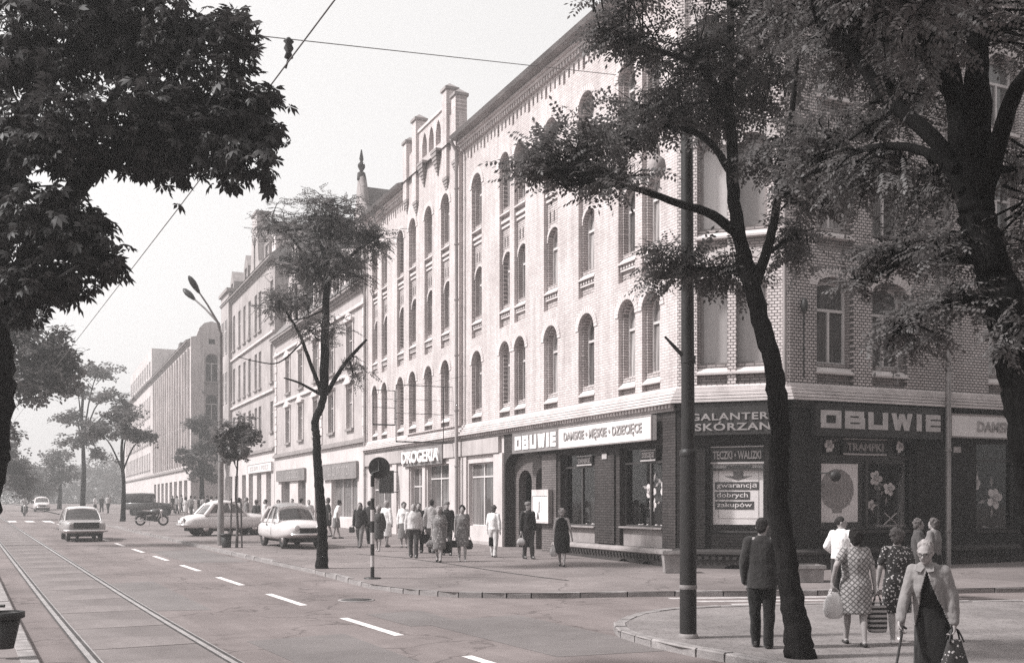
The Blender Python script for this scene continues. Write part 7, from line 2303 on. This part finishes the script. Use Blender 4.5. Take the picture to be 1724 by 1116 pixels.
def bag(name, label, hp, w, hgt, d, mat, yaw=0.0, strap=.16, shape='tote', group=None, top=None):
    """bag hanging from a hand by two loops"""
    base = hp - Vector((0, 0, strap + hgt))
    M = T(base) @ Matrix.Rotation(yaw, 4, 'Z')
    o = empty(name, base, label, 'bag', group)
    m = MB()
    if shape == 'tote': sec = ((0, .86), (.08, 1.0), (.5, 1.03), (.9, .96), (1.0, .92))
    elif shape == 'sack': sec = ((0, .55), (.06, .85), (.3, 1.12), (.6, 1.0), (.85, .68), (1.0, .42))
    else: sec = ((0, 1.05), (.06, 1.12), (.5, .85), (.9, .48), (1.0, .40))
    rr = []
    for z, s in sec:
        rr.append([Vector((x, y, z * hgt)) for x, y in [(w / 2 * s * math.copysign(abs(math.cos(a)) ** .5, math.cos(a)), d / 2 * s * math.copysign(abs(math.sin(a)) ** .5, math.sin(a))) for a in [2 * math.pi * i / 20 for i in range(20)]]])
    m.rings(rr); m.build('pouch', MT[mat], o, M)
    m = MB()
    for s in (-1, 1):
        m.tube(smooth_line([Vector((-w * .25, s * d * .2, hgt * .96)), Vector((-w * .12, s * d * .06, hgt + strap * .8)), Vector((0, 0, hgt + strap * 1.0)), Vector((w * .12, s * d * .06, hgt + strap * .8)), Vector((w * .25, s * d * .2, hgt * .96))], 3), .008, 6)
    m.build('handles', MT[top or mat], o, M)
    return o

# --- on the near corner
PC = PH - .02
o, hp, M = person('man in a dark suit with his back to us beside the leaning tree', on_pave(1283, 1090, PC), 1.65, R(166), 'suit', 'cloth_dark', 'cloth_black', 'hair_dark', res=.010, hairstyle='short', stride=.06, turn=R(-14), hands={'L': (.215, -.07, .86), 'R': (-.215, -.09, .87)})
o, hp, M = person('stout woman in a checked dress walking away with bags in both hands', on_pave(1440, 1086, PC), 1.51, R(176), 'dress', 'cloth_check', hair='hair_dark', fat=1.14, female=True, res=.010, stride=.22, hem=.49, sleeves=.30, hands={'L': (.34, .05, .94), 'R': (-.29, -.02, .82), 'down': 1})
bag('shopping_bag', 'white carrier bag bulging at the foot in the checked woman’s left hand'.replace('’', "'"), hp[1] + Vector((0, 0, .02)), .24, .34, .15, 'cloth_pale', R(10), .05, 'sack')
bag('shopping_bag', 'dark striped tote bag held low between the two women walking away', hp[-1] + Vector((.06, 0, .0)), .24, .34, .12, 'cloth_stripe', R(5), .14, 'tote')
o, hp, M = person('woman in a dark flowered dress walking away beside the checked dress', on_pave(1510, 1081, PC), 1.51, R(168), 'dress', 'cloth_floral', hair='hair_mid', fat=1.02, female=True, res=.010, stride=-.2, hem=.47, sleeves=.34, shoe='shoe_white', hands={'L': (.28, -.03, .82)})
lp = Vector(((1571 - CX) / F * 9.6, 9.6, PC))
o, hp, M = person('old woman in a pale cardigan and glasses walking with a cane', lp, 1.50, R(-38), 'dress', 'cloth_black', hair='hair_grey', fat=.94, female=True, res=.009, stride=.06, hem=.34, sleeves=0, cardigan='cloth_wool', hairstyle='swept', turn=R(0), tilt=R(20), lean=.34, glasses=True, hands={'R': (-.24, -.34, .84), 'L': (.24, -.06, .80), 'down': 1})
a = hp[-1]; c = empty('walking_cane', (a.x - .08, a.y - .06, PC), 'thin dark walking cane in the old woman\'s hand', 'cane')
m = MB(); m.tube(smooth_line([Vector((a.x + .04, a.y + .02, a.z + .01)), Vector((a.x, a.y, a.z + .03)), Vector((a.x - .02, a.y - .02, a.z)), Vector((a.x - .03, a.y - .03, a.z - .1)), Vector((a.x - .16, a.y - .10, PC + .02))], 4), .012, 8); m.build('stick', MT['shoe'], c)
bag('shopping_bag', 'dark flowered bell-shaped bag in the hand of the old woman with the cane', hp[1] + Vector((.03, 0, .03)), .30, .46, .16, 'cloth_floral', R(10), .10, 'bell', top='shoe')
# crossing the side street
q = Vector(((1416 - CX) / F * 18.6, 18.6, gz(18.6) + .06))
person('young woman in a white printed jumper looking back over her shoulder', q, 1.60, R(150), 'shirt', 'cloth_white', 'cloth_dark', female=True, hairstyle='swept', res=.013, turn=R(-75), sleeves=.9, hands={'L': (.2, -.2, 1.0), 'R': (-.2, -.2, 1.0)})
q = Vector(((1546 - CX) / F * 20.6, 20.6, gz(20.6) + .02))
person('woman in a grey top eating as she stands with her friend', q, 1.55, R(70), 'skirt', 'cloth_char', 'cloth_char', 'hair_mid', female=True, res=.014, sleeves=.35, hands={'R': (-.1, -.2, 1.3)})
q = Vector(((1572 - CX) / F * 20.2, 20.2, gz(20.2) + .02))
person('woman in a dark skirt seen from behind before the rain pipe', q, 1.57, R(-140), 'skirt', 'cloth_mid', 'cloth_black', 'hair_mid', female=True, res=.014, sleeves=.4, hem=.42, hands={'R': (-.15, -.3, 1.2)})

# --- on the broad pavement
def walker(label, px, fy, h, yaw, **kw):
    return person(label, on_pave(px, fy), h, R(yaw), res=kw.pop('res', .018), **kw)
o, hp, M = walker('woman in a black sleeveless dress over white sleeves walking away', 946, 953, 1.56, 170, outfit='dress', top='cloth_black', hair='hair_grey', fat=1.15, female=True, stride=.2, hem=.42, sleeves=0.0, hands={'R': (-.30, .02, .85)})
wsl = MB()
bag('shopping_bag', 'pale net bag in the hand of the woman in black before the plinth', hp[1], .2, .3, .12, 'cloth_light', 0, .1, 'sack')
o, hp, M = walker('man in dark working clothes standing before the arched portal', 889, 940, 1.68, 25, outfit='shirt', top='cloth_dark', bottom='cloth_char', hair='hair_mid', sleeves=.95, stride=.12, turn=R(30), cap_='cloth_mid')
bag('shopping_bag', 'pale net of shopping held by the man before the portal', hp[-1], .24, .22, .16, 'cloth_light', 0, .1, 'sack')
o, hp, M = walker('slim woman in white blouse and pale trousers at the portal edge', 831, 937, 1.58, 160, outfit='shirt', top='cloth_white', bottom='cloth_pale', hair='hair_mid', female=True, fat=.9, sleeves=.9, stride=.12, hands={'L': (.22, -.05, .8)})
bag('handbag', 'black square bag carried by the slim woman in pale trousers', hp[1] + Vector((.12, -.1, 0)), .2, .28, .1, 'cloth_black', R(20), .08, 'tote')
o, hp, M = walker('dark-haired woman in a grey patterned dress walking towards us', 778, 944, 1.60, 8, outfit='dress', top='cloth_blot', hair='hair_dark', female=True, fat=1.0, sleeves=.2, hem=.46, stride=.1, shoe='shoe_white', hairstyle='perm')
bag('shopping_bag', 'dark net bag on the outer side of the woman in the grey dress', hp[1], .2, .28, .12, 'cloth_char', 0, .08, 'sack')
bag('shopping_bag', 'dark handbag on the inner side of the woman in the grey dress', hp[-1], .22, .2, .1, 'cloth_dark', 0, .1, 'tote')
o, hp, M = walker('white-haired woman in a bold flowered dress walking towards us', 739, 945, 1.58, -6, outfit='dress', top='cloth_blot', hair='hair_grey', female=True, fat=1.12, sleeves=.35, hem=.40, stride=.18)
bag('shopping_bag', 'black bag swinging beside the bold flowered dress', hp[1], .24, .34, .12, 'cloth_black', 0, .1, 'tote')
bag('shopping_bag', 'flowered bundle under the arm of the white-haired woman', hp[-1], .3, .2, .16, 'cloth_blot', 0, .06, 'sack')
walker('man in a dark jacket half hidden behind the bold flowered dress', 752, 934, 1.68, 15, outfit='suit', top='cloth_dark', bottom='cloth_char', hair='hair_mid', stride=.15, cap_='cloth_mid')
walker('tall man in a light jacket walking away behind the flowered dress', 727, 930, 1.76, 175, outfit='suit', top='cloth_light', bottom='cloth_mid', hair='hair_dark', stride=.18)
walker('balding man in a pale jumper and dark trousers walking towards us', 696, 938, 1.66, 4, outfit='shirt', top='cloth_pale', bottom='cloth_char', hair='hair_mid', hairstyle='balding', fat=1.08, sleeves=.95, stride=.2)
o, hp, M = walker('man in dark clothes just behind the pale jumper', 705, 930, 1.64, 0, outfit='suit', top='cloth_dark', bottom='cloth_black', stride=-.15)
bag('shopping_bag', 'black bag behind the man in the pale jumper', hp[1], .22, .3, .12, 'cloth_black', 0, .1, 'tote')
o, hp, M = walker('curly-haired woman in a white blouse and grey pinafore', 680, 921, 1.62, 10, outfit='skirt', top='cloth_white', bottom='cloth_mid', hair='hair_mid', female=True, sleeves=.95, hem=.35, stride=.12)
o, hp, M = walker('woman in a long white coat and white kerchief', 651, 920, 1.66, 150, outfit='dress', top='cloth_white', hair='hair_grey', female=True, hem=.40, sleeves=.95, stride=.14)
bag('shopping_bag', 'pale and dark bag beside the woman in the white coat', hp[1] + Vector((.1, 0, 0)), .24, .26, .12, 'cloth_light', 0, .1, 'sack')
walker('woman in a dark coat and white socks behind the banded post', 637, 927, 1.52, -10, outfit='dress', top='cloth_char', hair='hair_grey', female=True, hem=.46, sleeves=.95, stride=.14, shoe='shoe_white')
walker('man in a dark coat passing behind the banded post', 622, 915, 1.66, 170, outfit='suit', top='cloth_char', bottom='cloth_dark', stride=.1)
o, hp, M = walker('young man in a dark jacket and worn jeans walking towards us', 606, 921, 1.62, -12, outfit='suit', top='cloth_dark', bottom='cloth_mid', hair='hair_mid', hairstyle='long', stride=.22)
bag('shopping_bag', 'small dark bag held out by the young man in jeans', hp[-1] + Vector((-.05, 0, .1)), .2, .2, .1, 'cloth_char', 0, .06, 'tote')
o, hp, M = walker('woman in white bending towards a shop window behind the white saloon', 566, 906, 1.64, 100, outfit='skirt', top='cloth_white', bottom='cloth_mid', female=True, lean=.2, stride=.15, sleeves=.4)
# farther off, between the parked cars and the shops
rr = random.Random(3)
tops = ['cloth_pale', 'cloth_mid', 'cloth_white', 'cloth_char', 'cloth_light', 'cloth_dark']
spots = [(388, 897, 'in a dark top beside the street lamp shaft'), (403, 894, 'with dark hair over the roof of the rear-view saloon'), (415, 896, 'in front of the far shop doorway beside the sapling'), (432, 899, 'in dark clothes before the pale shop pillar'), (447, 902, 'in a pale coat standing at the bonnet of the rear-view saloon'),
         (469, 900, 'in white over the boot of the parked white saloon'), (492, 902, 'in white over the roof of the parked white saloon'), (508, 897, 'before the lit pane of the grey-signed shop'), (520, 900, 'next to the trunk of the slim kerb tree'), (552, 903, 'in dark clothes right behind the slim kerb tree')]
for i, (px, fy, wh) in enumerate(spots):
    fem = (i % 2 == 1)
    walker(('woman ' if fem else 'man ') + wh, px, fy, rr.uniform(1.58, 1.74), rr.choice((0, 170, 90, -80, 20, 150)), outfit='dress' if fem else 'shirt', top=['cloth_char', 'cloth_light', 'cloth_mid', 'cloth_dark', 'cloth_pale', 'cloth_white', 'cloth_white', 'cloth_light', 'cloth_pale', 'cloth_dark'][i], bottom='cloth_char', hair=rr.choice(('hair_dark', 'hair_mid')), female=fem, res=.024, stride=rr.uniform(-.2, .2))
ORD = ['first', 'second', 'third', 'fourth', 'fifth', 'sixth', 'seventh', 'eighth', 'ninth']
for i in range(9):
    px = 314 + i * 7.0 + rr.uniform(-1.5, 1.5)
    fem = i % 2 == 0
    walker(ORD[i] + ' person from the left in the small crowd before the dark gap tree', px, 872 + rr.uniform(-2, 3), rr.uniform(1.58, 1.76), rr.uniform(0, 360), outfit='dress' if fem else 'shirt', top=tops[i % 6], bottom='cloth_char', female=fem, res=.032, stride=rr.uniform(-.2, .2), group='crowd by the far corner')
for i in range(6):
    px = 268 + i * 7.5
    if i < 3: px = 160 + i * 11
    walker((ORD[i] + ' from the left of three tiny walkers between the far street trees') if i < 3 else (ORD[i - 3] + ' from the left of three tiny walkers right of the off-road car'), px, 862 + rr.uniform(0, 3), rr.uniform(1.6, 1.76), rr.uniform(0, 360), outfit='shirt', top=tops[(i + 2) % 6], bottom='cloth_dark', res=.035, stride=.2, group='distant walkers')
# rider and driver
q = mcr + Vector((0, 0, -.02)) + UR * .25
o, hp, M = person('rider in pale clothes seated on the distant motorcycle', q, 1.72, math.atan2(-UR.y, -UR.x) + R(90), outfit='shirt', top='cloth_light', bottom='cloth_char', seated=True, res=.03, sleeves=.9, hands={'L': (.3, -.5, 1.1), 'R': (-.3, -.5, 1.1)})
q = mv + Vector((.0, 0, -.36)) + NR * -.38 * -1.0 * -1 + UR * .35
o, hp, M = person('driver behind the wheel of the moving saloon', q, 1.70, math.atan2(-UR.y, -UR.x) + R(90), outfit='shirt', top='cloth_dark', bottom='cloth_dark', seated=True, res=.03, sleeves=.5, hands={'L': (.15, -.4, 1.1), 'R': (-.15, -.4, 1.1)})
bpy.data.scenes.remove(TMP)

# ------------------------------------------------------------------ summer haze in the street
HAZE = 0.0021
t = NT('haze')
t.t.nodes.remove(t.b)
pv = t.n('ShaderNodeVolumePrincipled')
pv.inputs['Color'].default_value = (0.98, 0.96, 0.955, 1)
pv.inputs['Density'].default_value = HAZE
pv.inputs['Anisotropy'].default_value = 0.3
t.l(pv.outputs[0], t.out.inputs['Volume'])
m = MB(); m.box(-950, 950, -90, 1550, -1.2, 32.0)
hz = m.build('haze', t.m)
tag(hz, 'pale summer haze hanging in the street', 'haze', kind='stuff')
